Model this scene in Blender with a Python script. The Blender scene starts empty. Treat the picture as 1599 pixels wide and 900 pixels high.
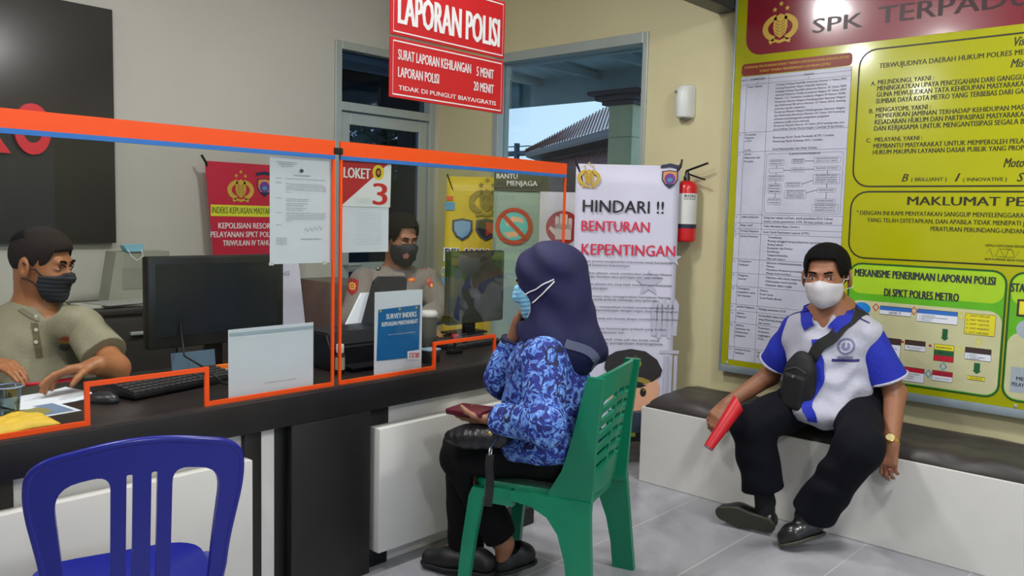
import bpy, bmesh, math, random
import numpy as np
from mathutils import Vector, Matrix, noise
from mathutils.geometry import delaunay_2d_cdt, tessellate_polygon
from mathutils.bvhtree import BVHTree

random.seed(7)
SC = bpy.context.scene
COL = SC.collection

# ------------------------------------------------------------------ camera
V1 = np.array([1990., 365.]); V2 = np.array([-627., 300.]); PC = np.array([799.5, 450.])
FOC = math.sqrt(-((V1 - PC) @ (V2 - PC)))
def _ray(p):
    d = np.array([p[0] - PC[0], -(p[1] - PC[1]), -FOC]); return d / np.linalg.norm(d)
_X = _ray(V1); _Y = _ray(V2); _Y = _Y - _X * (_X @ _Y); _Y /= np.linalg.norm(_Y); _Z = np.cross(_X, _Y)
CM = np.array([_X, _Y, _Z]); CP = np.array([0., 0., 1.35])
def un(px, py, axis, val):
    """point of the photograph on an axis-aligned plane of the room"""
    d = CM @ _ray((px, py)); t = (val - CP[axis]) / d[axis]; return CP + t * d
def W(px, py, F):
    """point at a distance F along the view direction"""
    r = _ray((px, py)); return CP + CM @ (r * (F / -r[2]))
cam = bpy.data.cameras.new('camera'); co = bpy.data.objects.new('camera', cam); COL.objects.link(co)
co.matrix_world = Matrix.Translation(Vector(CP)) @ Matrix([list(r) for r in CM]).to_4x4()
cam.sensor_width = 36.0; cam.lens = FOC / 1599.0 * 36.0; cam.clip_start = 0.05; cam.clip_end = 200
SC.camera = co
SC.view_settings.view_transform = 'Standard'; SC.view_settings.look = 'None'
SC.view_settings.gamma = 1.0; SC.view_settings.use_curve_mapping = False

# ------------------------------------------------------------------ materials
def lin(c):
    return tuple((v / 12.92 if v <= .04045 else ((v + .055) / 1.055) ** 2.4) for v in [x / 255. for x in c])
MATS = {}
def mat(name, rgb, rough=.55, metal=0., spec=.5, var=.06, vscale=9., bump=0., bscale=40., coat=0., emit=None):
    if name in MATS: return MATS[name]
    m = bpy.data.materials.new(name); m.use_nodes = True; nt = m.node_tree; b = nt.nodes['Principled BSDF']
    c = lin(rgb)
    b.inputs['Roughness'].default_value = rough; b.inputs['Metallic'].default_value = metal
    b.inputs['Specular IOR Level'].default_value = spec
    if coat: b.inputs['Coat Weight'].default_value = coat; b.inputs['Coat Roughness'].default_value = .08
    tc = nt.nodes.new('ShaderNodeTexCoord')
    n = nt.nodes.new('ShaderNodeTexNoise'); n.inputs['Scale'].default_value = vscale; n.inputs['Detail'].default_value = 4
    nt.links.new(tc.outputs['Object'], n.inputs['Vector'])
    r = nt.nodes.new('ShaderNodeValToRGB'); e = r.color_ramp.elements
    e[0].position = .3; e[1].position = .7
    e[0].color = tuple(v * (1 - var) for v in c) + (1,); e[1].color = tuple(min(1, v * (1 + var)) for v in c) + (1,)
    nt.links.new(n.outputs['Fac'], r.inputs['Fac']); nt.links.new(r.outputs['Color'], b.inputs['Base Color'])
    if bump:
        n2 = nt.nodes.new('ShaderNodeTexNoise'); n2.inputs['Scale'].default_value = bscale; n2.inputs['Detail'].default_value = 3
        nt.links.new(tc.outputs['Object'], n2.inputs['Vector'])
        bp = nt.nodes.new('ShaderNodeBump'); bp.inputs['Strength'].default_value = bump; bp.inputs['Distance'].default_value = .01
        nt.links.new(n2.outputs['Fac'], bp.inputs['Height']); nt.links.new(bp.outputs['Normal'], b.inputs['Normal'])
    MATS[name] = m; return m
def glass_mat(name, tint=(235, 240, 238), refl=1.0, rough=0.0, ior=1.45):
    if name in MATS: return MATS[name]
    m = bpy.data.materials.new(name); m.use_nodes = True; nt = m.node_tree
    for n in list(nt.nodes): nt.nodes.remove(n)
    o = nt.nodes.new('ShaderNodeOutputMaterial'); mx = nt.nodes.new('ShaderNodeMixShader')
    t = nt.nodes.new('ShaderNodeBsdfTransparent'); t.inputs['Color'].default_value = lin(tint) + (1,)
    g = nt.nodes.new('ShaderNodeBsdfGlossy'); g.inputs['Roughness'].default_value = rough
    f = nt.nodes.new('ShaderNodeFresnel'); f.inputs['IOR'].default_value = ior
    q = nt.nodes.new('ShaderNodeMath'); q.operation = 'MULTIPLY'; q.inputs[1].default_value = refl
    nt.links.new(f.outputs[0], q.inputs[0]); nt.links.new(q.outputs[0], mx.inputs[0])
    nt.links.new(t.outputs[0], mx.inputs[1]); nt.links.new(g.outputs[0], mx.inputs[2]); nt.links.new(mx.outputs[0], o.inputs[0])
    MATS[name] = m; return m

# ------------------------------------------------------------------ objects
WM = {}
def _free(name):
    return name
def tag(o, label, cat, group=None, kind=None):
    o['label'] = label; o['category'] = cat
    if group: o['group'] = group
    if kind: o['kind'] = kind
    return o
def thing(name, label, cat, loc=(0, 0, 0), rz=0., group=None, M=None):
    o = bpy.data.objects.new(name, None); COL.objects.link(o); o.empty_display_size = .05
    if M is None: M = Matrix.Translation(Vector(loc)) @ Matrix.Rotation(rz, 4, 'Z')
    o.matrix_world = M; WM[o.name] = M.copy()
    return tag(o, label, cat, group)
def part(name, src, m, parent=None, world=False, smooth=None, label=None, shadow=True):
    """src: bmesh or (verts, faces). One mesh object; local to its parent unless world=True."""
    me = bpy.data.meshes.new(name)
    if isinstance(src, MB): src = src.bm
    if isinstance(src, bmesh.types.BMesh):
        bmesh.ops.recalc_face_normals(src, faces=src.faces) if False else None
        src.to_mesh(me); src.free()
    else:
        me.from_pydata([tuple(v) for v in src[0]], [], [tuple(f) for f in src[1]])
    PM = WM.get(parent.name, Matrix.Identity(4)) if parent else Matrix.Identity(4)
    if world and parent: me.transform(PM.inverted())
    me.update()
    if smooth is not None:
        me.polygons.foreach_set('use_smooth', [True] * len(me.polygons))
        if smooth < 180: me.set_sharp_from_angle(angle=math.radians(smooth))
    me.materials.append(m)
    o = bpy.data.objects.new(name, me); COL.objects.link(o)
    if parent: o.parent = parent
    WM[o.name] = PM.copy()
    if label: o['label'] = label
    return o
def solo(name, src, m, label, cat, group=None, loc=None, smooth=None):
    """a thing of one mesh, built in world coordinates, origin at its base"""
    o = part(name, src, m, smooth=smooth)
    me = o.data; n = len(me.vertices); a = np.empty(n * 3); me.vertices.foreach_get('co', a); a = a.reshape(-1, 3)
    c = (a.min(0) + a.max(0)) / 2; c[2] = a[:, 2].min()
    me.transform(Matrix.Translation(Vector(-c))); o.location = c; WM[o.name] = Matrix.Translation(Vector(c))
    return tag(o, label, cat, group)
def struct(name, src, m, parent=None, smooth=None):
    o = part(name, src, m, parent, smooth=smooth)
    if not parent: o['kind'] = 'structure'
    return o

def solid(bm, t):
    bm.normal_update(); bmesh.ops.solidify(bm, geom=bm.faces[:], thickness=t)
class MB:
    def __init__(s): s.bm = bmesh.new()
    def box(s, lo, hi, bev=0., seg=2, M=None):
        lo = Vector(lo); hi = Vector(hi)
        r = bmesh.ops.create_cube(s.bm, size=1.0); vs = r['verts']
        d = hi - lo; c = (hi + lo) / 2
        for v in vs: v.co = Vector((v.co.x * d.x, v.co.y * d.y, v.co.z * d.z)) + c
        if bev:
            es = list({e for v in vs for e in v.link_edges})
            q = bmesh.ops.bevel(s.bm, geom=es, offset=bev, segments=seg, affect='EDGES', profile=.5)
            vs = list({v for f in q['faces'] for v in f.verts} | {v for v in vs if v.is_valid})
        if M is not None:
            for v in vs: v.co = M @ v.co
        return s
    def raw(s, verts, faces):
        vs = [s.bm.verts.new(v) for v in verts]
        for f in faces:
            try: s.bm.faces.new([vs[i] for i in f])
            except ValueError: pass
        return s
    def loft(s, loops, cap=True, closed=True):
        n = len(loops[0]); vs = [[s.bm.verts.new(p) for p in l] for l in loops]
        for a, b in zip(vs, vs[1:]):
            for i in range(n if closed else n - 1):
                j = (i + 1) % n; s.bm.faces.new((a[i], a[j], b[j], b[i]))
        if cap: s.bm.faces.new(vs[0][::-1]); s.bm.faces.new(vs[-1])
        return s
    def tube(s, pts, r, seg=10, cap=True, flat=None):
        pts = [Vector(p) for p in pts]; n = len(pts)
        rs = list(r) if hasattr(r, '__len__') else [r] * n
        up = None; loops = []
        for i, p in enumerate(pts):
            t = (pts[min(i + 1, n - 1)] - pts[max(i - 1, 0)]).normalized()
            if up is None:
                up = Vector((0, 0, 1)) if abs(t.z) < .9 else Vector((1, 0, 0))
            a = t.cross(up).normalized(); up = a.cross(t).normalized()
            loops.append([p + a * math.cos(2 * math.pi * k / seg) * rs[i] + up * math.sin(2 * math.pi * k / seg) * rs[i] for k in range(seg)])
        return s.loft(loops, cap)
    def lathe(s, prof, c=(0, 0, 0), seg=28, M=None, cap=True):
        c = Vector(c); loops = []
        for r, z in prof:
            l = [Vector((r * math.cos(2 * math.pi * k / seg), r * math.sin(2 * math.pi * k / seg), z)) for k in range(seg)]
            loops.append([(M @ p if M is not None else p) + c for p in l])
        return s.loft(loops, cap)
    def prism(s, poly, frame, t):
        """2D polygon extruded t along the frame's normal"""
        a = [frame @ Vector((p[0], p[1], 0)) for p in poly]; b = [frame @ Vector((p[0], p[1], t)) for p in poly]
        return s.loft([a, b])
    def poly(s, pts, frame, h=0.):
        vs = [s.bm.verts.new(frame @ Vector((p[0], p[1], h))) for p in pts]
        try: s.bm.faces.new(vs)
        except ValueError: pass
        return s
    def merge(s): bmesh.ops.remove_doubles(s.bm, verts=s.bm.verts, dist=1e-5); return s

def frame(o, x, y, n=None):
    x = Vector(x).normalized(); y = Vector(y).normalized(); n = Vector(n) if n is not None else x.cross(y)
    M = Matrix.Identity(4)
    for i in range(3): M[i][0] = x[i]; M[i][1] = y[i]; M[i][2] = n[i]; M[i][3] = o[i]
    return M
def rrect(x0, y0, x1, y1, r, n=5):
    out = []
    for cx, cy, a in ((x1 - r, y1 - r, 0), (x0 + r, y1 - r, 90), (x0 + r, y0 + r, 180), (x1 - r, y0 + r, 270)):
        for k in range(n + 1):
            t = math.radians(a + 90 * k / n); out.append((cx + r * math.cos(t), cy + r * math.sin(t)))
    return out
def panel_holes(outer, holes, fn, thick, grid=.03):
    """flat outline with holes, mapped by fn(u,v)->(point, normal), given a thickness"""
    def inside(p, poly):
        c = False; j = len(poly) - 1
        for i in range(len(poly)):
            if (poly[i][1] > p[1]) != (poly[j][1] > p[1]) and p[0] < (poly[j][0] - poly[i][0]) * (p[1] - poly[i][1]) / (poly[j][1] - poly[i][1]) + poly[i][0]: c = not c
            j = i
        return c
    pts = []; edges = []
    for L in [outer] + holes:
        b = len(pts); pts += [Vector(p) for p in L]; edges += [(b + i, b + (i + 1) % len(L)) for i in range(len(L))]
    xs = [p[0] for p in outer]; ys = [p[1] for p in outer]
    u = min(xs)
    while u < max(xs):
        v = min(ys)
        while v < max(ys):
            if inside((u, v), outer) and not any(inside((u, v), h) for h in holes): pts.append(Vector((u, v)))
            v += grid
        u += grid
    V, E, Fc, *_ = delaunay_2d_cdt(pts, edges, [], 0, 1e-6)
    keep = []
    for f in Fc:
        c = sum((V[i] for i in f), Vector((0, 0))) / len(f)
        if inside(c, outer) and not any(inside(c, h) for h in holes): keep.append(list(f))
    bm = bmesh.new(); A = []; B = []
    for p in V:
        q, n = fn(p.x, p.y); A.append(bm.verts.new(Vector(q) + Vector(n) * thick / 2)); B.append(bm.verts.new(Vector(q) - Vector(n) * thick / 2))
    cnt = {}
    for f in keep:
        bm.faces.new([A[i] for i in f]); bm.faces.new([B[i] for i in reversed(f)])
        for i in range(len(f)):
            e = (f[i], f[(i + 1) % len(f)]); cnt[e] = 1
    for (a, b) in list(cnt):
        if (b, a) not in cnt: bm.faces.new((A[b], A[a], B[a], B[b]))
    for v in list(bm.verts):
        if not v.link_faces: bm.verts.remove(v)
    return bm

# ------------------------------------------------------------------ printed matter
_TC = {}
def glyphs(s, bold=0., shear=0., res=2):
    k = (s, bold, shear, res)
    if k in _TC: return _TC[k]
    c = bpy.data.curves.new('lettering', 'FONT'); c.body = s; c.resolution_u = res; c.offset = bold; c.shear = shear
    o = bpy.data.objects.new('lettering', c); me = o.to_mesh()
    v = [(p.co.x, p.co.y) for p in me.vertices]; f = [tuple(q.vertices) for q in me.polygons]
    o.to_mesh_clear(); bpy.data.objects.remove(o); bpy.data.curves.remove(c)
    _TC[k] = (v, f); return v, f
class Sheet:
    """printing inks laid on a flat (or mapped) surface; every ink is one mesh"""
    def __init__(s, fr, fn=None): s.fr = fr; s.inks = {}; s.fn = fn
    def ink(s, name, m, h=.0008):
        if name not in s.inks: s.inks[name] = (bmesh.new(), m, h)
        return s.inks[name]
    def _add(s, ink, v, f, dh=0.):
        if ink not in s.inks: base = s.inks[ink.split('#')[0]]; s.inks[ink] = (bmesh.new(), base[1], base[2])
        bm, m, h = s.inks[ink]
        vs = [bm.verts.new(s.fr @ Vector((x, y, h + dh))) for x, y in v]
        for q in f:
            try: bm.faces.new([vs[i] for i in q])
            except ValueError: pass
    def poly(s, ink, pts):
        T = tessellate_polygon([[Vector((p[0], p[1], 0)) for p in pts]]); s._add(ink, pts, T)
    def rect(s, ink, x0, y0, x1, y1): s._add(ink, [(x0, y0), (x1, y0), (x1, y1), (x0, y1)], [(0, 1, 2, 3)])
    def disc(s, ink, x, y, r, ry=None, n=28): s._add(ink, [(x + r * math.cos(2 * math.pi * k / n), y + (ry or r) * math.sin(2 * math.pi * k / n)) for k in range(n)], [tuple(range(n))])
    def line(s, ink, pts, w, closed=False):
        P = [Vector(p) for p in pts]; n = len(P); v = []; f = []
        for i, p in enumerate(P):
            a = P[i - 1] if (i or closed) else p; b = P[(i + 1) % n] if (i < n - 1 or closed) else p
            t = (b - a).normalized(); q = Vector((-t.y, t.x)) * w / 2; v += [tuple(p + q), tuple(p - q)]
        for i in range(n if closed else n - 1):
            j = (i + 1) % n; f.append((2 * i, 2 * i + 1, 2 * j + 1, 2 * j))
        s._add(ink, v, f)
    def arc(s, ink, x, y, r, a0, a1, w, n=18, sy=1.):
        s.line(ink, [(x + r * math.cos(math.radians(a0 + (a1 - a0) * k / n)), y + sy * r * math.sin(math.radians(a0 + (a1 - a0) * k / n))) for k in range(n + 1)], w)
    def star(s, ink, x, y, r):
        s.poly(ink, [(x + (r if k % 2 == 0 else r * .42) * math.sin(math.pi * k / 5), y + (r if k % 2 == 0 else r * .42) * math.cos(math.pi * k / 5)) for k in range(10)])
    def text(s, ink, t, x, y, h, w=None, al='l', bold=0., shear=0., res=2):
        """cap height h, optional exact width w; x is the left, centre or right by al"""
        v, f = glyphs(t, 0., shear, res)
        if not v: return
        x0 = min(p[0] for p in v); x1 = max(p[0] for p in v); sc = h / .73
        sx = (w / (x1 - x0)) if w else sc
        ox = {'l': x, 'c': x - (x1 - x0) * sx / 2, 'r': x - (x1 - x0) * sx}[al]
        n = 1 if bold < .004 else 3
        for k in range(n):       # heavier strokes: the same letters struck again a hair to the side
            dx = (k - 1) * bold * .9 * sc if n > 1 else 0.
            s._add(ink, [((p[0] - x0) * sx + ox + dx, p[1] * sc + y) for p in v], f, .00012 * k)
    def build(s, parent, world=False):
        out = {}
        for n, (bm, m, h) in s.inks.items():
            if len(bm.verts): out[n] = part(n.split('#')[0], bm, m, parent, world=world)
        return out
def police_emblem(S, gold, dark, x, y, s):
    """shield between two ears of grain under three stars"""
    for sg in (-1, 1):
        pts_o = []; pts_i = []
        for k in range(25):
            a = math.radians(78 - 150 * k / 24); ro = (.5 + .012 * (k % 2)) * s; ri = .335 * s
            pts_o.append((x + sg * (.04 * s + ro * math.cos(a)), y + .78 * ro * math.sin(a))); pts_i.append((x + sg * (.04 * s + ri * math.cos(a)), y + .72 * ri * math.sin(a)))
        S.poly(gold, pts_o + pts_i[::-1])
    sh = [(-.2, .3), (-.08, .36), (0, .4), (.08, .36), (.2, .3), (.22, .0), (.16, -.18), (0, -.3), (-.16, -.18), (-.22, 0)]
    S.poly(gold, [(x + a * s, y + b * s) for a, b in sh])
    for k in range(5):
        b = .2 - .09 * k
        for sg in (-1, 1): S.line(dark, [(x + sg * .02 * s, y + (b - .05) * s), (x + sg * .15 * s, y + (b + .03) * s)], .02 * s)
    S.poly(gold, [(x + a * s, y + b * s) for a, b in ((-.34, -.36), (-.2, -.3), (0, -.36), (.2, -.3), (.34, -.36), (.3, -.46), (.16, -.4), (0, -.45), (-.16, -.4), (-.3, -.46))])
    for a, b in ((0, .68), (-.19, .53), (.19, .53)): S.star(gold, x + a * s, y + b * s, .085 * s)
# ------------------------------------------------------------------ smooth bodies from distance fields
def _v(p): return np.array(p, dtype=np.float64)
def unit(v): v = _v(v); return v / np.linalg.norm(v)
def cap(a, b, ra, rb=None):
    a = _v(a); b = _v(b); rb = ra if rb is None else rb; ba = b - a; L2 = max(ba @ ba, 1e-12)
    def f(X, Y, Z):
        px = X - a[0]; py = Y - a[1]; pz = Z - a[2]
        t = np.clip((px * ba[0] + py * ba[1] + pz * ba[2]) / L2, 0, 1)
        return np.sqrt((px - t * ba[0]) ** 2 + (py - t * ba[1]) ** 2 + (pz - t * ba[2]) ** 2) - (ra + (rb - ra) * t)
    return f, np.minimum(a - ra, b - rb), np.maximum(a + ra, b + rb)
def ell(c, r, A=None):
    c = _v(c); r = _v(r); A = np.eye(3) if A is None else A
    def f(X, Y, Z):
        px = X - c[0]; py = Y - c[1]; pz = Z - c[2]
        l = [A[0, i] * px + A[1, i] * py + A[2, i] * pz for i in range(3)]
        k0 = np.sqrt((l[0] / r[0]) ** 2 + (l[1] / r[1]) ** 2 + (l[2] / r[2]) ** 2)
        k1 = np.sqrt((l[0] / r[0] ** 2) ** 2 + (l[1] / r[1] ** 2) ** 2 + (l[2] / r[2] ** 2) ** 2) + 1e-9
        return k0 * (k0 - 1) / k1
    e = np.sqrt(((A * r) ** 2).sum(1)); return f, c - e, c + e
def rbox(c, h, A=None, rad=.01):
    c = _v(c); h = _v(h); A = np.eye(3) if A is None else A
    def f(X, Y, Z):
        px = X - c[0]; py = Y - c[1]; pz = Z - c[2]
        l = [np.abs(A[0, i] * px + A[1, i] * py + A[2, i] * pz) - (h[i] - rad) for i in range(3)]
        o = np.sqrt(sum(np.maximum(q, 0) ** 2 for q in l)); return o + np.minimum(np.maximum(np.maximum(l[0], l[1]), l[2]), 0) - rad
    e = np.abs(A) @ h; return f, c - e, c + e
class Field:
    def __init__(s, lo, hi, res):
        s.lo = _v(lo); s.res = res; s.n = np.ceil((_v(hi) - s.lo) / res).astype(int) + 1
        s.d = np.full(s.n, .06, np.float32)
    def ax(s, i, a, b, j):
        x = s.lo[i] + s.res * np.arange(a, b); sh = [1, 1, 1]; sh[i] = b - a; return x.reshape(sh)
    def blk(s, lo, hi):
        a = np.clip(np.floor((lo - s.lo) / s.res).astype(int), 0, s.n); b = np.clip(np.ceil((hi - s.lo) / s.res).astype(int) + 1, 0, s.n)
        if (b <= a).any(): return None
        return tuple(slice(a[i], b[i]) for i in range(3)), [s.ax(i, a[i], b[i], 0) for i in range(3)]
    def add(s, prim, k=.015):
        f, lo, hi = prim; pad = max(k, 2 * s.res) + s.res; q = s.blk(lo - pad, hi + pad)
        if q is None: return s
        sl, (X, Y, Z) = q; b = f(X, Y, Z).astype(np.float32); a = s.d[sl]
        h = np.maximum(k - np.abs(a - b), 0) / k; s.d[sl] = np.minimum(a, b) - h * h * k * .25; return s
    def cut(s, prim, k=.006):
        f, lo, hi = prim; q = s.blk(lo - .03, hi + .03)
        if q is None: return s
        sl, (X, Y, Z) = q; b = -f(X, Y, Z).astype(np.float32); a = s.d[sl]
        h = np.maximum(k - np.abs(a - b), 0) / k; s.d[sl] = np.maximum(a, b) + h * h * k * .25; return s
    def grid(s): return [s.ax(i, 0, s.n[i], 0) for i in range(3)]
    def keep(s, fn):
        """intersection with fn(X,Y,Z) < 0 over the whole field"""
        X, Y, Z = s.grid(); s.d = np.maximum(s.d, np.broadcast_to(fn(X, Y, Z), s.d.shape).astype(np.float32)); return s
    def plane(s, p, n):
        p = _v(p); n = unit(n); return s.keep(lambda X, Y, Z: (X - p[0]) * n[0] + (Y - p[1]) * n[1] + (Z - p[2]) * n[2])
    def warp(s, fn):
        X, Y, Z = s.grid(); s.d = s.d + np.broadcast_to(fn(X, Y, Z), s.d.shape).astype(np.float32); return s
    def folds(s, amp, dirs):
        def fn(X, Y, Z):
            o = 0
            for d, fr, ph in dirs:
                d = unit(d); e = unit(np.cross(d, (.3, .5, .8)))
                t = X * d[0] + Y * d[1] + Z * d[2]; u = X * e[0] + Y * e[1] + Z * e[2]
                o = o + np.sin(t * fr + ph + 1.7 * np.sin(u * fr * .45 + ph * 2)) * (.6 + .4 * np.sin(u * fr * .3 + ph))
            return amp * o
        return s.warp(fn)
    def mesh(s, smooth=1):
        d = s.d.copy(); d[0] = d[-1] = .06; d[:, 0] = d[:, -1] = .06; d[:, :, 0] = d[:, :, -1] = .06
        neg = d < 0; n = np.array(d.shape)
        cnt = np.zeros(n - 1, np.int8)
        for i in (0, 1):
            for j in (0, 1):
                for k in (0, 1): cnt += neg[i:n[0] - 1 + i, j:n[1] - 1 + j, k:n[2] - 1 + k]
        I = np.argwhere((cnt > 0) & (cnt < 8)); idx = np.full(n - 1, -1, np.int32); idx[tuple(I.T)] = np.arange(len(I))
        P = np.zeros((len(I), 3)); C = np.zeros(len(I))
        cor = [(i, j, k) for i in (0, 1) for j in (0, 1) for k in (0, 1)]
        for a in cor:
            for b in cor:
                if sum(abs(a[q] - b[q]) for q in range(3)) != 1 or a > b: continue
                va = d[I[:, 0] + a[0], I[:, 1] + a[1], I[:, 2] + a[2]]; vb = d[I[:, 0] + b[0], I[:, 1] + b[1], I[:, 2] + b[2]]
                m = (va < 0) != (vb < 0); t = np.where(m, va / np.where(m, va - vb, 1), 0)
                for q in range(3): P[:, q] += np.where(m, a[q] + t * (b[q] - a[q]), 0)
                C += m
        V = s.lo + s.res * (I + P / C[:, None])
        Q = []
        for ax in range(3):
            u, v = [q for q in range(3) if q != ax]
            e = np.zeros(3, int); e[ax] = 1
            sl0 = [slice(1, n[q] - 1) for q in range(3)]; sl1 = list(sl0); sl0[ax] = slice(0, n[ax] - 1); sl1[ax] = slice(1, n[ax])
            A = neg[tuple(sl0)]; B = neg[tuple(sl1)]; E = np.argwhere(A != B); 
            if not len(E): continue
            flip = A[tuple(E.T)]
            base = E.copy()
            for q in range(3):
                if q != ax: base[:, q] += 1
            def cell(du, dv):
                c = base.copy(); c[:, u] -= du; c[:, v] -= dv; return idx[tuple(c.T)]
            c0, c1, c2, c3 = cell(1, 1), cell(0, 1), cell(0, 0), cell(1, 0)
            F = np.stack([c0, c1, c2, c3], 1); 
            if ax == 1: flip = ~flip
            F[~flip] = F[~flip][:, ::-1]; Q.append(F)
        Q = np.concatenate(Q); Q = Q[(Q >= 0).all(1)]
        for _ in range(smooth):
            S = np.zeros_like(V); c = np.zeros(len(V))
            for i in range(4):
                j = (i + 1) % 4
                for a, b in ((i, j), (j, i)):
                    for q in range(3): S[:, q] += np.bincount(Q[:, a], V[Q[:, b], q], len(V))
                    c += np.bincount(Q[:, a], minlength=len(V))
            V = V * .5 + .5 * S / np.maximum(c, 1)[:, None]
        return V, Q
def fpart(name, fld, m, parent, smooth=1, label=None):
    """field (world coordinates) -> smooth mesh part; also returns a BVH for fitting details on it"""
    V, Q = fld.mesh(smooth); PM = WM[parent.name]; inv = np.array(PM.inverted())
    L = V @ inv[:3, :3].T + inv[:3, 3]
    me = bpy.data.meshes.new(name); me.vertices.add(len(L)); me.vertices.foreach_set('co', L.ravel())
    me.loops.add(len(Q) * 4); me.loops.foreach_set('vertex_index', Q.ravel().astype(np.int32)); me.polygons.add(len(Q))
    me.polygons.foreach_set('loop_start', np.arange(0, len(Q) * 4, 4, dtype=np.int32)); me.polygons.foreach_set('loop_total', np.full(len(Q), 4, np.int32))
    me.update(calc_edges=True); me.polygons.foreach_set('use_smooth', [True] * len(Q)); me.materials.append(m)
    o = bpy.data.objects.new(name, me); COL.objects.link(o); o.parent = parent; WM[o.name] = PM.copy()
    if label: o['label'] = label
    return o, V, Q
def bvh(V, Q): return BVHTree.FromPolygons([tuple(v) for v in V], [tuple(int(i) for i in q) for q in Q])
def patch(tree, O, U, Vv, w, h, nu=16, nv=16, inside=None, eps=.0025, back=.15, mbm=None):
    """a small flat motif laid onto a garment: rays from in front of it"""
    O = Vector(O); U = Vector(U).normalized(); Vv = Vector(Vv).normalized(); N = U.cross(Vv)
    bm = mbm or bmesh.new(); g = {}
    for i in range(nu + 1):
        for j in range(nv + 1):
            a = (i / nu - .5); b = (j / nv - .5); p = O + U * a * w + Vv * b * h
            hit, nn, _, _ = tree.ray_cast(p + N * back, -N)
            if hit is not None: g[i, j] = hit + N * eps
    vs = {}
    for i in range(nu):
        for j in range(nv):
            c = ((i + .5) / nu - .5, (j + .5) / nv - .5)
            if inside and not inside(c[0] * 2, c[1] * 2): continue
            ks = [(i, j), (i + 1, j), (i + 1, j + 1), (i, j + 1)]
            if all(k in g for k in ks):
                for k in ks:
                    if k not in vs: vs[k] = bm.verts.new(g[k])
                bm.faces.new([vs[k] for k in ks])
    return bm
def ribbon(tree, pts, w, t=.004, eps=.002, n=60, proj=True, closed=False, mbm=None):
    """a strap following a polyline, laid on the nearest surface"""
    P = [Vector(p) for p in pts]; L = [0]
    for a, b in zip(P, P[1:]): L.append(L[-1] + (b - a).length)
    out = []
    for i in range(n + 1):
        s = L[-1] * i / n; k = max(j for j in range(len(L) - 1) if L[j] <= s + 1e-9); f = (s - L[k]) / max(L[k + 1] - L[k], 1e-9)
        # Catmull-Rom
        p0, p1, p2, p3 = P[max(k - 1, 0)], P[k], P[k + 1], P[min(k + 2, len(P) - 1)]
        p = .5 * ((2 * p1) + (p2 - p0) * f + (2 * p0 - 5 * p1 + 4 * p2 - p3) * f * f + (3 * p1 - p0 - 3 * p2 + p3) * f ** 3)
        nn = Vector((0, 0, 1))
        if tree is not None:
            q, nn, _, _ = tree.find_nearest(p)
            if proj: p = q + nn * eps
        out.append((p, nn))
    bm = mbm or bmesh.new(); loops = []
    for i, (p, nn) in enumerate(out):
        tg = (out[min(i + 1, n)][0] - out[max(i - 1, 0)][0]).normalized(); sd = tg.cross(nn).normalized(); nn = sd.cross(tg)
        loops.append([p - sd * w / 2, p + sd * w / 2, p + sd * w / 2 + nn * t, p - sd * w / 2 + nn * t])
    m = MB(); m.bm.free(); m.bm = bm; m.loft(loops); return bm
def hand(F, wrist, d, palm, thumb, curl=(.3, .4, .45, .5), s=1., bend=None, tcurl=.3, spread=.06, k=.006):
    """d: towards the fingers; palm: where the palm faces; thumb: towards the thumb side"""
    wrist = _v(wrist); d = unit(d); palm = unit(_v(palm) - d * (_v(palm) @ d)); th = np.cross(d, palm)
    if th @ _v(thumb) < 0: th = -th
    A = np.stack([d, th, palm], 1)
    F.add(rbox(wrist + d * .05 * s, (.047 * s, .037 * s, .0135 * s), A, .013 * s), .012)
    F.add(cap(wrist - d * .01, wrist + d * .03 * s, .023 * s, .02 * s), .015)
    F.add(cap(wrist + d * .02 * s + th * .022 * s + palm * .006 * s, wrist + d * .05 * s + th * .027 * s + palm * .008 * s, .013 * s), .01)
    L = [(.042, .026, .02), (.047, .03, .021), (.043, .028, .021), (.034, .021, .018)]; off = (.027, .0095, -.009, -.027)
    for i in range(4):
        p = wrist + d * (.09 - (.006 if i == 3 else 0)) * s + th * off[i] * s; a = 0.; c = curl[i]; sp = th * (off[i] / .027) * spread
        r = (.0092, .0083, .0074) if i < 3 else (.008, .0072, .0065)
        F.add(cap(p - d * .02 * s, p, r[0] * s, r[0] * s), k)
        for j in range(3):
            a += c * (1., 1.25, .8)[j]; dd = unit(d * math.cos(a) + palm * math.sin(a) + sp * max(0, math.cos(a)))
            q = p + dd * L[i][j] * s; F.add(cap(p, q, r[j] * s, r[min(j + 1, 2)] * s * .97), k); p = q
    p = wrist + d * .028 * s + th * .028 * s + palm * .008 * s; a = .75
    for j, l in enumerate((.036, .03, .026)):
        dd = unit(d * math.cos(a) + th * math.sin(a) + palm * (.35 + tcurl * j)); q = p + dd * l * s
        F.add(cap(p, q, (.0125, .0105, .0095)[j] * s, (.0105, .0095, .008)[j] * s), k + .003); p = q; a -= .25
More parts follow.
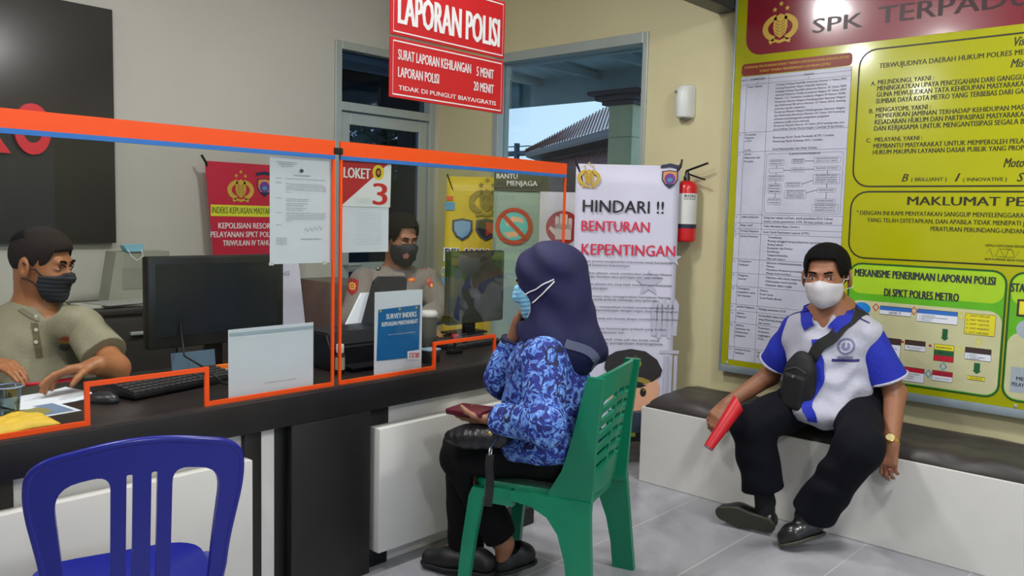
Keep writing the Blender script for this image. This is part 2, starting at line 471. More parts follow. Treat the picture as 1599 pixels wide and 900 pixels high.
class Head:
    """x: the person's right, y: up, z: forward (the face)"""
    def __init__(s, c, fwd, up=(0, 0, 1), sc=1., w=1., ear=1.):
        f = unit(fwd); u = _v(up); u = unit(u - f * (u @ f)); s.A = np.stack([np.cross(f, u), u, f], 1); s.c = _v(c); s.s = sc; s.w = w; s.ear = ear
    def p(s, x, y, z): return s.c + s.A @ (_v((x * s.w, y, z)) * s.s)
    def loc(s, X, Y, Z):
        px = X - s.c[0]; py = Y - s.c[1]; pz = Z - s.c[2]; A = s.A
        return [(A[0, i] * px + A[1, i] * py + A[2, i] * pz) / (s.s * (s.w if i == 0 else 1)) for i in range(3)]
    def E(s, x, y, z, rx, ry, rz, g=0.): return ell(s.p(x, y, z), ((rx * s.w + g) * s.s, (ry + g) * s.s, (rz + g) * s.s), s.A)
    def C(s, a, b, ra, rb=None): return cap(s.p(*a), s.p(*b), ra * s.s, (ra if rb is None else rb) * s.s)
    def face(s, F, g=0.):
        F.add(s.E(0, -.03, .028, .0635, .084, .063, g), .02); F.add(s.E(0, -.073, .04, .05, .04, .045, g), .02)
        F.add(s.C((0, -.099, .072), (0, -.096, .07), .017 + g), .02)
        F.add(s.C((0, .0, .09), (0, -.034, .102), .008 + g, .0125 + g), .01)
        F.add(s.C((-.03, -.03, .066), (.03, -.03, .066), .02 + g), .02)
    def build(s, F):
        F.add(s.E(0, .032, -.012, .0755, .086, .096), .02); s.face(F)
        F.add(s.C((-.034, .021, .08), (.034, .021, .08), .0125), .012)
        for x in (-1, 1):
            F.cut(s.E(x * .033, -.001, .1, .019, .0115, .018), .01)
            F.add(s.E(x * .033, -.001, .0745, .0165, .012, .0125), .004)
            F.add(s.E(x * .0125, -.037, .094, .009, .008, .01), .006)
            e = s.A @ np.array([[math.cos(.35 * x), 0, math.sin(.35 * x)], [0, 1, 0], [-math.sin(.35 * x), 0, math.cos(.35 * x)]])
            F.add(ell(s.p(x * .081, -.008, -.012), (.0085 * s.s * s.ear, .033 * s.s * s.ear, .022 * s.s * s.ear), e), .007)
            F.add(s.E(x * .08, -.034, -.004, .006, .011, .009), .006)
            F.cut(s.E(x * .09, -.006, -.008, .006, .018, .01), .004)
        F.add(s.C((-.02, -.066, .086), (.02, -.066, .086), .0085), .008); F.add(s.C((-.017, -.077, .083), (.017, -.077, .083), .0085), .008)
    def details(s, root, tree, skin_dark, brow, white, iris, look=(0, 0), lid=.5):
        for x in (-1, 1):
            b = bmesh.new(); bmesh.ops.create_uvsphere(b, u_segments=16, v_segments=10, radius=1)
            c = s.p(x * .033, -.0015, .0775); A = s.A
            for v in b.verts:
                q = np.array((v.co.x * .0135, v.co.y * .0062 * lid * 2, v.co.z * .0115)) * s.s; v.co = Vector(c + A @ q)
            eo = part('eye', b, white, root, world=True, smooth=180)
            b = bmesh.new(); bmesh.ops.create_uvsphere(b, u_segments=14, v_segments=8, radius=1)
            c = s.p(x * .033 + look[0] * .006, -.0015 + look[1] * .003, .0858)
            for v in b.verts:
                q = np.array((v.co.x * .0056, v.co.y * .0058 * lid * 2, v.co.z * .0036)) * s.s; v.co = Vector(c + A @ q)
            part('iris', b, iris, eo, world=True, smooth=180)
            pts = [s.p(x * (.014 + .036 * t), .0195 + .008 * math.sin(t * 2.4), .1) for t in (0, .25, .5, .75, 1)]
            bm = ribbon(tree, pts, .0075 * s.s, .0035, .0005, 14); part('eyebrow', bm, brow, root, world=True, smooth=180)
            pts = [s.p(x * (.0185 + .03 * t), .0045 * math.sin(t * 3.14) + .003, .1) for t in (0, .25, .5, .75, 1)]
            bm = ribbon(tree, pts, .003 * s.s, .002, .0004, 12); part('eyelid', bm, skin_dark, root, world=True, smooth=180)
    def hair(s, root, m, fade=None, res=.0035, g=.011, top=.062, amp=.0006, name='hair'):
        lo = s.c - .17 * s.s; F = Field(lo, s.c + .17 * s.s, res)
        F.add(s.E(0, .033, -.014, .0755, .089, .099, g * .55), .02); F.add(s.E(0, .062, .004, .066, .066, .086, g), .03)
        def cutf(X, Y, Z):
            x, y, z = s.loc(X, Y, Z); hl = np.interp(z, [-.2, -.06, -.034, -.012, .012, .022, .036, .06, .12], [-.075, -.075, -.05, .022, -.012, .004, .048, top, top + .004]) - np.where(z > .03, 1, 0) * (2.2 * x * x + .07 * np.clip((np.abs(x) - .05) / .012, 0, 1))
            hl = hl + .0022 * np.sin(x * 330 + z * 210) * np.sin(z * 260 - x * 150 + 1) + .0015 * np.sin(x * 760)
            return (hl - y) * s.s
        F.keep(lambda X, Y, Z: cutf(X, Y, Z) - .006)
        F.warp(lambda X, Y, Z: (g * .8 + .003) * np.clip(1 + cutf(X, Y, Z) / .011, 0, 3) ** 1.5)
        if amp:
            def strands(X, Y, Z):
                x, y, z = s.loc(X, Y, Z); return amp * (np.sin(x * 620 + 3 * np.sin(z * 60 + y * 40)) + .8 * np.sin(x * 380 - z * 190 + 2 * np.sin(y * 90)))
            F.warp(strands)
        return fpart(name, F, m, root, 1)
    def mask(s, root, m, top=-.017, bot=-.128, back=.022, g=.008, res=.003, pleats=.0, extra=None, label=None):
        F = Field(s.c - .16 * s.s, s.c + .16 * s.s, res); s.face(F, g)
        if extra: extra(F)
        def cutf(X, Y, Z):
            x, y, z = s.loc(X, Y, Z); t = top + .012 * np.clip(1 - np.abs(x) / .03, 0, 1) - .16 * np.clip(np.abs(x) - .03, 0, 1)
            b = back + .25 * np.abs(y + .065); return np.maximum(np.maximum(y - t, bot - y), b - z) * s.s
        F.keep(cutf)
        if pleats: F.warp(lambda X, Y, Z: pleats * np.sin(s.loc(X, Y, Z)[1] * 420) * np.ones_like(X))
        return fpart('face_mask', F, m, root, 1, label)
# ------------------------------------------------------------------ palette
cream = mat('cream_wall', (207, 198, 156), .6, var=.03, vscale=1.5, bump=.05, bscale=60)
greywall = mat('off_white_wall', (194, 191, 181), .6, var=.04, vscale=1.2, bump=.05, bscale=60)
alu = mat('aluminium', (176, 184, 180), .42, .35, var=.03)
black = mat('black_laminate', (30, 27, 27), .42, spec=.4, var=.15, vscale=14)
jet = mat('jet_black', (16, 16, 18), .5, spec=.4)
whitelam = mat('white_laminate', (214, 212, 206), .38, var=.02)
paper = mat('white_paper', (226, 230, 240), .7, var=.015)
ink_black = mat('black_ink', (24, 24, 26), .6)
ink_grey = mat('grey_ink', (120, 120, 128), .7)
ink_light = mat('faint_grey_ink', (196, 196, 206), .7)
ink_white = mat('white_ink', (238, 236, 236), .6)
red = mat('red_print', (206, 22, 32), .45, var=.04)
orange = mat('orange_tape', (255, 84, 8), .45, var=.02)
bluestripe = mat('blue_tape', (44, 116, 196), .45, var=.02)
gold = mat('gold_print', (206, 170, 66), .5)
goldd = mat('dark_gold_print', (120, 92, 30), .5)
pane = glass_mat('clear_acrylic', (248, 250, 248), .16)
wglass = glass_mat('window_glass', (232, 240, 240), .35)
dglass = glass_mat('tinted_door_glass', (168, 176, 186), .3)

XR, YL, ZC = 4.05, 4.43, 3.1
XB, YB = -2.6, -2.6
# ------------------------------------------------------------------ floor of 60 cm tiles
fm = bpy.data.materials.new('grey_marbled_tiles'); fm.use_nodes = True; nt = fm.node_tree; bs = nt.nodes['Principled BSDF']
tc = nt.nodes.new('ShaderNodeTexCoord'); mp = nt.nodes.new('ShaderNodeMapping'); mp.inputs['Location'].default_value = (-.05, -1.97 + .0, 0)
nt.links.new(tc.outputs['Object'], mp.inputs['Vector'])
bk = nt.nodes.new('ShaderNodeTexBrick'); bk.offset = 0; bk.inputs['Scale'].default_value = 1; bk.inputs['Brick Width'].default_value = 1.2; bk.inputs['Row Height'].default_value = .4
bk.inputs['Mortar Size'].default_value = .0028; bk.inputs['Mortar Smooth'].default_value = .2
nt.links.new(mp.outputs[0], bk.inputs['Vector'])
nz = nt.nodes.new('ShaderNodeTexNoise'); nz.inputs['Scale'].default_value = 2.2; nz.inputs['Detail'].default_value = 8; nz.inputs['Distortion'].default_value = 1.6
nt.links.new(tc.outputs['Object'], nz.inputs['Vector'])
rp = nt.nodes.new('ShaderNodeValToRGB'); rp.color_ramp.elements[0].position = .32; rp.color_ramp.elements[1].position = .68
rp.color_ramp.elements[0].color = lin((144, 145, 151)) + (1,); rp.color_ramp.elements[1].color = lin((176, 175, 181)) + (1,)
nt.links.new(nz.outputs['Fac'], rp.inputs['Fac']); nt.links.new(rp.outputs[0], bk.inputs['Color1']); nt.links.new(rp.outputs[0], bk.inputs['Color2'])
bk.inputs['Mortar'].default_value = lin((190, 189, 188)) + (1,)
nt.links.new(bk.outputs['Color'], bs.inputs['Base Color']); bs.inputs['Roughness'].default_value = .22; bs.inputs['Specular IOR Level'].default_value = .45
struct('floor', MB().box((XB - .2, YB - .2, -.1), (XR + .2, YL + .2, 0)), fm)
struct('ceiling', MB().box((XB - .2, YB - .2, ZC), (XR + .2, YL + .2, ZC + .1)), mat('ceiling_white', (225, 225, 222), .8))

# ------------------------------------------------------------------ wall with the door (far left) and the wall with the window (right)
DX0, DX1, DZ = 3.155, 4.0, 2.415
b = MB(); b.box((XB, YL, 0), (DX0, YL + .15, ZC)); b.box((DX0, YL, DZ), (XR + .15, YL + .15, ZC)); b.box((DX1, YL, 0), (XR + .15, YL + .15, DZ))
struct('wall_left', b, greywall)
WY0, WY1, WZ0, WZ1 = 2.69, 3.895, .85, 2.40
b = MB(); b.box((XR, YB, 0), (XR + .15, WY0, ZC)); b.box((XR, WY1, 0), (XR + .15, YL, ZC)); b.box((XR, WY0, 0), (XR + .15, WY1, WZ0)); b.box((XR, WY0, WZ1), (XR + .15, WY1, ZC))
struct('wall_right', b, cream)
struct('wall_back', MB().box((XB - .15, YB, 0), (XB, YL, ZC)), greywall)
b = MB(); b.box((XB, YB - .15, 0), (XR + .15, YB, .5)); b.box((XB, YB - .15, 2.55), (XR + .15, YB, ZC)); b.box((XB, YB - .15, .5), (-1.9, YB, 2.55)); b.box((2.6, YB - .15, .5), (XR + .15, YB, 2.55))
struct('wall_front', b, cream)
# door with a transom light
d1 = bpy.data.objects.new('door_1', None); COL.objects.link(d1); d1['kind'] = 'structure'; WM['door_1'] = Matrix.Identity(4)
b = MB(); y0, y1 = YL - .015, YL + .1
b.box((DX0, y0, 0), (DX0 + .05, y1, DZ), .004); b.box((DX1 - .05, y0, 0), (DX1, y1, DZ), .004); b.box((DX0 + .05, y0, DZ - .05), (DX1 - .05, y1, DZ), .004)
b.box((DX0 + .05, y0, 1.985), (DX1 - .05, y1, 2.04), .004); part('door_frame', b, alu, d1)
part('transom_pane', MB().box((DX0 + .05, YL + .05, 2.04), (DX1 - .05, YL + .056, DZ - .05)), dglass, d1)
b = MB(); b.box((DX0 + .052, YL + .01, .01), (DX0 + .13, YL + .05, 1.978), .004); b.box((DX1 - .125, YL + .01, .01), (DX1 - .052, YL + .05, 1.978), .004)
b.box((DX0 + .13, YL + .01, 1.902), (DX1 - .125, YL + .05, 1.978), .004); b.box((DX0 + .13, YL + .01, .01), (DX1 - .125, YL + .05, .25), .004); b.box((DX0 + .13, YL + .01, .95), (DX1 - .125, YL + .05, 1.01), .004)
part('door_leaf', b, alu, d1)
part('door_pane', MB().box((DX0 + .13, YL + .026, .25), (DX1 - .125, YL + .032, 1.902)), dglass, d1)
b = MB(); b.tube([(DX0 + .09, YL + .01, 1.0), (DX0 + .09, YL - .04, 1.0), (DX0 + .19, YL - .04, 1.0)], .01); part('door_handle', b, alu, d1)
# window
w1 = bpy.data.objects.new('window_1', None); COL.objects.link(w1); w1['kind'] = 'structure'; WM['window_1'] = Matrix.Identity(4)
b = MB(); x0, x1 = XR - .012, XR + .1
b.box((x0, WY0, WZ0), (x1, WY0 + .035, WZ1), .003); b.box((x0, WY1 - .045, WZ0), (x1, WY1, WZ1), .003); b.box((x0, WY0 + .035, WZ1 - .06), (x1, WY1 - .045, WZ1), .003); b.box((x0, WY0 + .035, WZ0), (x1, WY1 - .045, WZ0 + .05), .003)
part('window_frame', b, alu, w1)
part('window_pane', MB().box((XR + .05, WY0 + .035, WZ0 + .05), (XR + .056, WY1 - .045, WZ1 - .06)), wglass, w1)
# dark beam above the board's corner
struct('trim_1', MB().box((3.0, 2.14, 2.43), (XR, 2.26, ZC), .01), mat('dark_beam', (46, 50, 56), .4))
struct('baseboard_right', MB().box((XR - .012, YB, 0), (XR, WY1 + .5, .1), .003), greywall)

# ------------------------------------------------------------------ outside the window
canopym = mat('canopy_sheet', (176, 196, 202), .5, .2, var=.1, vscale=3)
rm = mat('canopy_steel', (160, 174, 178), .5, .2)
def corr(x0, x1, y0, y1, z0, z1, pitch=.19, h=.02):
    n = int(abs(y1 - y0) / pitch * 6); v = []; f = []
    for i in range(n + 1):
        y = y0 + (y1 - y0) * i / n; k = i % 6; dz = h if k in (1, 2) else 0
        v += [(x0, y, z0 + dz), (x1, y, z1 + dz)]
    for i in range(n): f.append((2 * i, 2 * i + 1, 2 * i + 3, 2 * i + 2))
    return v, f
t = thing('porch_canopy', 'corrugated metal porch canopy on steel rafters outside the window', 'canopy', (5.4, 4.5, 2.46))
part('roof_sheet', corr(4.21, 6.6, 1.0, 9.5, 2.80, 2.72), canopym, t, world=True)
for y in (2.6, 3.35, 4.1, 4.85, 5.6, 6.35, 7.1): part('rafter', MB().box((4.21, y, 2.655), (6.5, y + .05, 2.715)), rm, t, world=True)
part('purlin', MB().box((5.3, 1.0, 2.6), (5.35, 9.5, 2.655)), rm, t, world=True)
part('fascia_beam', MB().box((6.5, 1.0, 2.465), (6.56, 9.5, 2.78)), rm, t, world=True)
part('gutter', MB().box((6.56, 1.0, 2.60), (6.68, 9.5, 2.78), .01), rm, t, world=True)
part('stay', MB().box((6.46, 5.86, 2.47), (6.5, 5.92, 2.70)), rm, t, world=True)
t = thing('porch_pillar', 'cream tiled porch pillar with dark stepped capital outside the window', 'pillar', (6.65, 4.62, 0))
ptm = mat('pillar_tile', (226, 220, 176), .5, var=.05)
part('shaft', MB().box((6.52, 4.483, 0), (6.8, 4.754, 2.405), .006), ptm, t, world=True)
b = MB()
for z in (.6, .9, 1.2, 1.5, 1.8, 2.1): b.box((6.518, 4.481, z), (6.802, 4.756, z + .006))
part('tile_joint', b, mat('joint_grey', (150, 144, 112), .7), t, world=True)
b = MB(); b.box((6.46, 4.44, 2.40), (6.86, 4.80, 2.44), .01); b.box((6.42, 4.40, 2.44), (6.9, 4.86, 2.49), .015); b.box((6.38, 4.36, 2.49), (6.94, 4.92, 2.53), .01)
part('capital', b, mat('capital_dark', (88, 70, 78), .6), t, world=True)
# neighbour's tiled roof
tile = mat('clay_tiles', (158, 104, 96), .8, var=.3, vscale=6)
def tiles(a, b_, c, d, nu, nv):
    """sloping roof a-b (eave) to d-c (ridge), as overlapping rows of curved tiles"""
    a, b_, c, d = [Vector(q) for q in (a, b_, c, d)]; n = (b_ - a).cross(d - a).normalized(); n = n if n.z > 0 else -n
    v = []; f = []; M_ = nu * 4
    for r in range(nv):
        for side in (0, 1):
            for i in range(M_ + 1):
                s_ = i / M_; t_ = (r + side * 1.0) / nv; p_ = (a.lerp(b_, s_)).lerp(d.lerp(c, s_), t_)
                v.append(p_ + n * (.03 * math.sin(i * math.pi / 2) + (.022 if side == 0 else .0)))
        o_ = r * 2 * (M_ + 1)
        for i in range(M_): f.append((o_ + i, o_ + i + 1, o_ + M_ + 2 + i, o_ + M_ + 1 + i))
    return v, f
t = thing('neighbour_house', 'house with weathered brown clay tile roof behind the porch pillar', 'house', (14, 9, 0))
hA, hB, hC, hD = W(819, 239, 22), W(1060, 168, 12), W(1060, 108, 14.6), W(823, 234, 22.4)
part('roof', tiles(hA, hB, hC, hD, 46, 22), tile, t, world=True)
dkw = mat('dark_wood', (92, 78, 76), .7)
kA, kB = W(822, 246, 21.6), W(1060, 190, 11.8); b = MB(); b.loft([[Vector(hA), Vector(hB), Vector(kB), Vector(kA)], [Vector(hA) + Vector((.12, -.05, 0)), Vector(hB) + Vector((.12, -.05, 0)), Vector(kB) + Vector((.12, -.05, 0)), Vector(kA) + Vector((.12, -.05, 0))]]); part('fascia', b, dkw, t, world=True)
sA, sB = W(846, 254, 22.5), W(1060, 214, 13); b = MB(); b.loft([[Vector(kA), Vector(kB), Vector(sB), Vector(sA)], [Vector(p) + Vector((0, 0, .06)) for p in (kA, kB, sB, sA)]]); part('soffit', b, dkw, t, world=True)
part('lower_roof', tiles(W(824, 268, 19), W(1060, 268, 9.5), W(1060, 214, 12.6), W(846, 254, 22), 40, 14), tile, t, world=True)
w0, w1 = W(846, 250, 23.5), W(1060, 212, 14); b = MB(); b.loft([[Vector((w0[0], w0[1], 0)), Vector((w1[0], w1[1], 0)), Vector(w1), Vector(w0)], [Vector((w0[0] + .2, w0[1], 0)), Vector((w1[0] + .2, w1[1], 0)), Vector(w1) + Vector((.2, 0, 0)), Vector(w0) + Vector((.2, 0, 0))]]); part('house_wall', b, mat('house_plaster', (150, 140, 128), .8), t, world=True)
# utility pole and wires
pp = un(807, 240, 0, 24.0)
t = thing('utility_pole', 'dark utility pole with thin wires in front of the sky', 'pole', (24, pp[1], 0))
zt = un(807, 224, 0, 24.0)[2]
part('post', MB().tube([(24, pp[1], 0), (24, pp[1], zt)], .11), mat('pole_dark', (60, 66, 76), .7), t, world=True)
part('crossarm', MB().box((23.9, pp[1] - .5, zt - .45), (24.05, pp[1] + .5, zt - .3)), MATS['pole_dark'], t, world=True)
for k, dz in enumerate((.0, -.35)):
    pts = [(24, pp[1] + 9 - s_ * 1.2, zt - .05 + dz - .35 * math.sin(math.pi * ((s_ * 1.2) % 9) / 9)) for s_ in range(0, 14)]
    part('wire', MB().tube(pts, .022, 5), MATS['pole_dark'], t, world=True)
# outside the glass door: porch slab, garden wall, tree
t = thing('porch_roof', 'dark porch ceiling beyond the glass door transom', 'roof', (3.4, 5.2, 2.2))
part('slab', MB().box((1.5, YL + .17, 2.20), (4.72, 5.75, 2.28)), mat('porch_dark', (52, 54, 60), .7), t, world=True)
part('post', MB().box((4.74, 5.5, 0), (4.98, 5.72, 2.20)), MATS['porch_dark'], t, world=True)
solo('garden_wall', MB().box((1.0, 9.0, 0), (12.0, 9.15, 1.62), .01), mat('wall_dark_stone', (44, 43, 42), .9, var=.3), 'dark garden wall seen low through the glass door', 'wall')
struct('ground_outside', MB().box((-30, -40, -.3), (60, 60, -.12)), mat('pale_bounce_ground', (176, 174, 166), .9))  # concrete-pale ground, lightened to bounce more light up under the canopy
lv = mat('leaf_green', (52, 74, 44), .7, var=.4, vscale=3)
def tree(cx, cy, z0, z1, rx, seed, label):
    rnd = random.Random(seed); t = thing('garden_tree', label, 'tree', (cx, cy, 0)); part('trunk', MB().tube([(cx, cy, 0), (cx + .1, cy, z0 * .6), (cx, cy + .1, (z0 + z1) / 2)], [.16, .12, .06]), mat('bark', (70, 58, 48), .9), t, world=True)
    v = []; f = []
    cl = [(rnd.gauss(0, .5), rnd.gauss(0, .5), rnd.uniform(0, 1)) for _ in range(16)]
    for k in range(620):
        c_ = cl[k % 16]; p_ = Vector((cx + (c_[0] + rnd.gauss(0, .22)) * rx, cy + (c_[1] + rnd.gauss(0, .22)) * rx, z0 + (z1 - z0) * (c_[2] + rnd.gauss(0, .09))))
        a_ = Vector((rnd.gauss(0, 1), rnd.gauss(0, 1), rnd.gauss(0, .6))).normalized() * rnd.uniform(.09, .19); b_ = a_.orthogonal() * .5; i = len(v)
        v += [p_ - a_, p_ + b_, p_ + a_, p_ - b_]; f.append((i, i + 1, i + 2, i + 3))
    part('foliage', (v, f), lv, t, world=True)
tree(9.0, 11.4, 1.2, 2.85, .62, 3, 'leafy tree against the sky seen through the glass door')

# ------------------------------------------------------------------ light: ceiling lamps, added fill, daylight from outside
wld = bpy.data.worlds.new('sky'); SC.world = wld; wld.use_nodes = True; wn = wld.node_tree; bg = wn.nodes['Background']
wtc = wn.nodes.new('ShaderNodeTexCoord'); wsp = wn.nodes.new('ShaderNodeSeparateXYZ'); wr = wn.nodes.new('ShaderNodeValToRGB')
wn.links.new(wtc.outputs['Generated'], wsp.inputs[0]); wn.links.new(wsp.outputs['Z'], wr.inputs['Fac'])
wr.color_ramp.elements[0].position = 0.; wr.color_ramp.elements[0].color = lin((186, 204, 224)) + (1,)
wr.color_ramp.elements[1].position = .6; wr.color_ramp.elements[1].color = lin((140, 176, 222)) + (1,)
wn.links.new(wr.outputs[0], bg.inputs['Color']); bg.inputs['Strength'].default_value = 1.45
def lamp(x, y, ea, e, label):
    l = bpy.data.lights.new('ceiling_lamp', 'POINT'); l.shadow_soft_size = .12; l.energy = e; l.color = (1, .995, .985)
    o = bpy.data.objects.new('ceiling_lamp', l); COL.objects.link(o); o.location = (x, y, 2.83)
    l = bpy.data.lights.new('lamp_down_fill', 'AREA'); l.shape = 'DISK'; l.size = .3; l.energy = ea; l.color = (1, .995, .985)  # extra downward light added below each lamp; no shade is built
    o = bpy.data.objects.new('lamp_down_fill', l); COL.objects.link(o); o.location = (x, y, 2.82)
    t = thing('ceiling_light', label, 'lamp', (x, y, ZC))
    part('housing', MB().lathe([(.0001, ZC), (.06, ZC), (.06, ZC - .03), (.03, ZC - .05), (.022, ZC - .11), (.0001, ZC - .11)], (x, y, 0), 24), mat('lamp_white', (235, 235, 235), .5), t, world=True, smooth=40)
lamp(2.16, 2.41, 14, 14, 'ceiling light over the counter beside the red hanging signs'); lamp(.5, 2.13, 14, 12, 'ceiling light over the blue chair'); lamp(-1.2, 3.2, 8, 10, 'ceiling light in the back office corner')
lamp(2.5, .1, 22, 15, 'ceiling light before the waiting bench'); lamp(.4, -1.0, 22, 18, 'ceiling light near the entrance')  # the entrance lamp is added to fill from the camera side
SC.view_settings.exposure = .45
# ------------------------------------------------------------------ service counter
t = thing('service_counter', 'long black service counter with raised white front panels under the acrylic screens', 'counter', (1.3, 2.7, 0))
def P(name, lo, hi, m, bev=.003, par=None): return part(name, MB().box(lo, hi, bev), m, par or t, world=True, smooth=40)
ZT = .725
top_m = mat('dark_worktop', (44, 38, 36), .3, spec=.5, var=.2, vscale=5)
P('worktop', (-.6, 2.415, ZT - .03), (3.06, 3.12, ZT), top_m)
P('apron', (-.6, 2.40, .62), (3.06, 2.43, ZT - .004), black)
P('carcass', (-.6, 2.475, .0), (2.71, 2.5, .69), black)
P('pillar', (1.545, 2.40, 0), (1.88, 2.47, .62), black)
P('pillar', (1.384, 2.425, 0), (1.446, 2.47, .62), black)
P('pillar', (1.88, 2.435, 0), (1.992, 2.47, .62), jet)
P('pillar', (1.497, 2.435, 0), (1.545, 2.47, .62), jet)
P('pillar', (-.6, 2.425, 0), (.709, 2.47, .62), black)
P('white_strip', (1.446, 2.43, 0), (1.497, 2.47, .615), whitelam)
P('inset_panel', (1.992, 2.445, 0), (2.70, 2.47, .62), whitelam)
P('inset_panel', (.709, 2.445, 0), (1.384, 2.47, .62), whitelam)
P('raised_panel', (1.902, 2.375, .075), (2.62, 2.435, .549), whitelam)
P('raised_panel', (-.5, 2.375, .075), (1.384, 2.425, .54), whitelam)
P('plinth', (2.40, 2.305, 0), (2.71, 2.445, .075), jet)
P('end_panel', (2.69, 2.475, 0), (2.71, 3.1, .69), black)

# ------------------------------------------------------------------ acrylic screens
YP = 2.44
def screen(label, x0, x1, o0, o1, oz, zb, right_full):
    t = thing('acrylic_screen', label, 'screen', ((x0 + x1) / 2, YP, ZT), group=None)
    F = frame((0, YP + .0025, 0), (1, 0, 0), (0, 0, 1))
    out = [(x0, zb), (o0, zb), (o0, oz), (o1, oz), (o1, zb), (x1, zb), (x1, 1.591), (x0, 1.591)]
    part('acrylic_sheet', MB().prism(out, F, .005), pane, t, world=True)
    G = frame((0, YP - .004, 0), (1, 0, 0), (0, 0, 1)); G[1][3] = YP + .0045
    def strip(b, a, c): b.box((a[0], YP - .0045, a[1]), (c[0], YP + .0045, c[1]))
    b = MB(); strip(b, (x0, 1.541), (x1, 1.5915)); part('top_band', b, orange, t, world=True)
    b = MB(); strip(b, (x0, 1.527), (x1, 1.541)); part('blue_stripe', b, bluestripe, t, world=True)
    w = .0135; b = MB()
    strip(b, (x0, zb), (o0, zb + w)); strip(b, (o0 - w, zb + w), (o0, oz + w)); strip(b, (o0, oz), (o1 + w, oz + w)); strip(b, (o1, zb), (o1 + w, oz)); strip(b, (o1 + w, zb), (x1, zb + w))
    strip(b, (x1 - .009, zb + w), (x1, 1.527))
    if right_full: strip(b, (x0, zb + w), (x0 + .009, 1.527))
    part('edge_tape', b, orange, t, world=True)
    return t
s1 = screen('wide acrylic counter screen with orange top band before the man in olive shirt', -.35, 1.741, .911, 1.2555, .836, ZT, False)
s2 = screen('acrylic counter screen with orange top band showing the number 3 sheet', 1.763, 3.028, 2.231, 2.565, .822, ZT, True)
part('clip', MB().box((1.735, YP - .012, 1.545), (1.769, YP + .012, 1.568), .003), jet, s1, world=True)

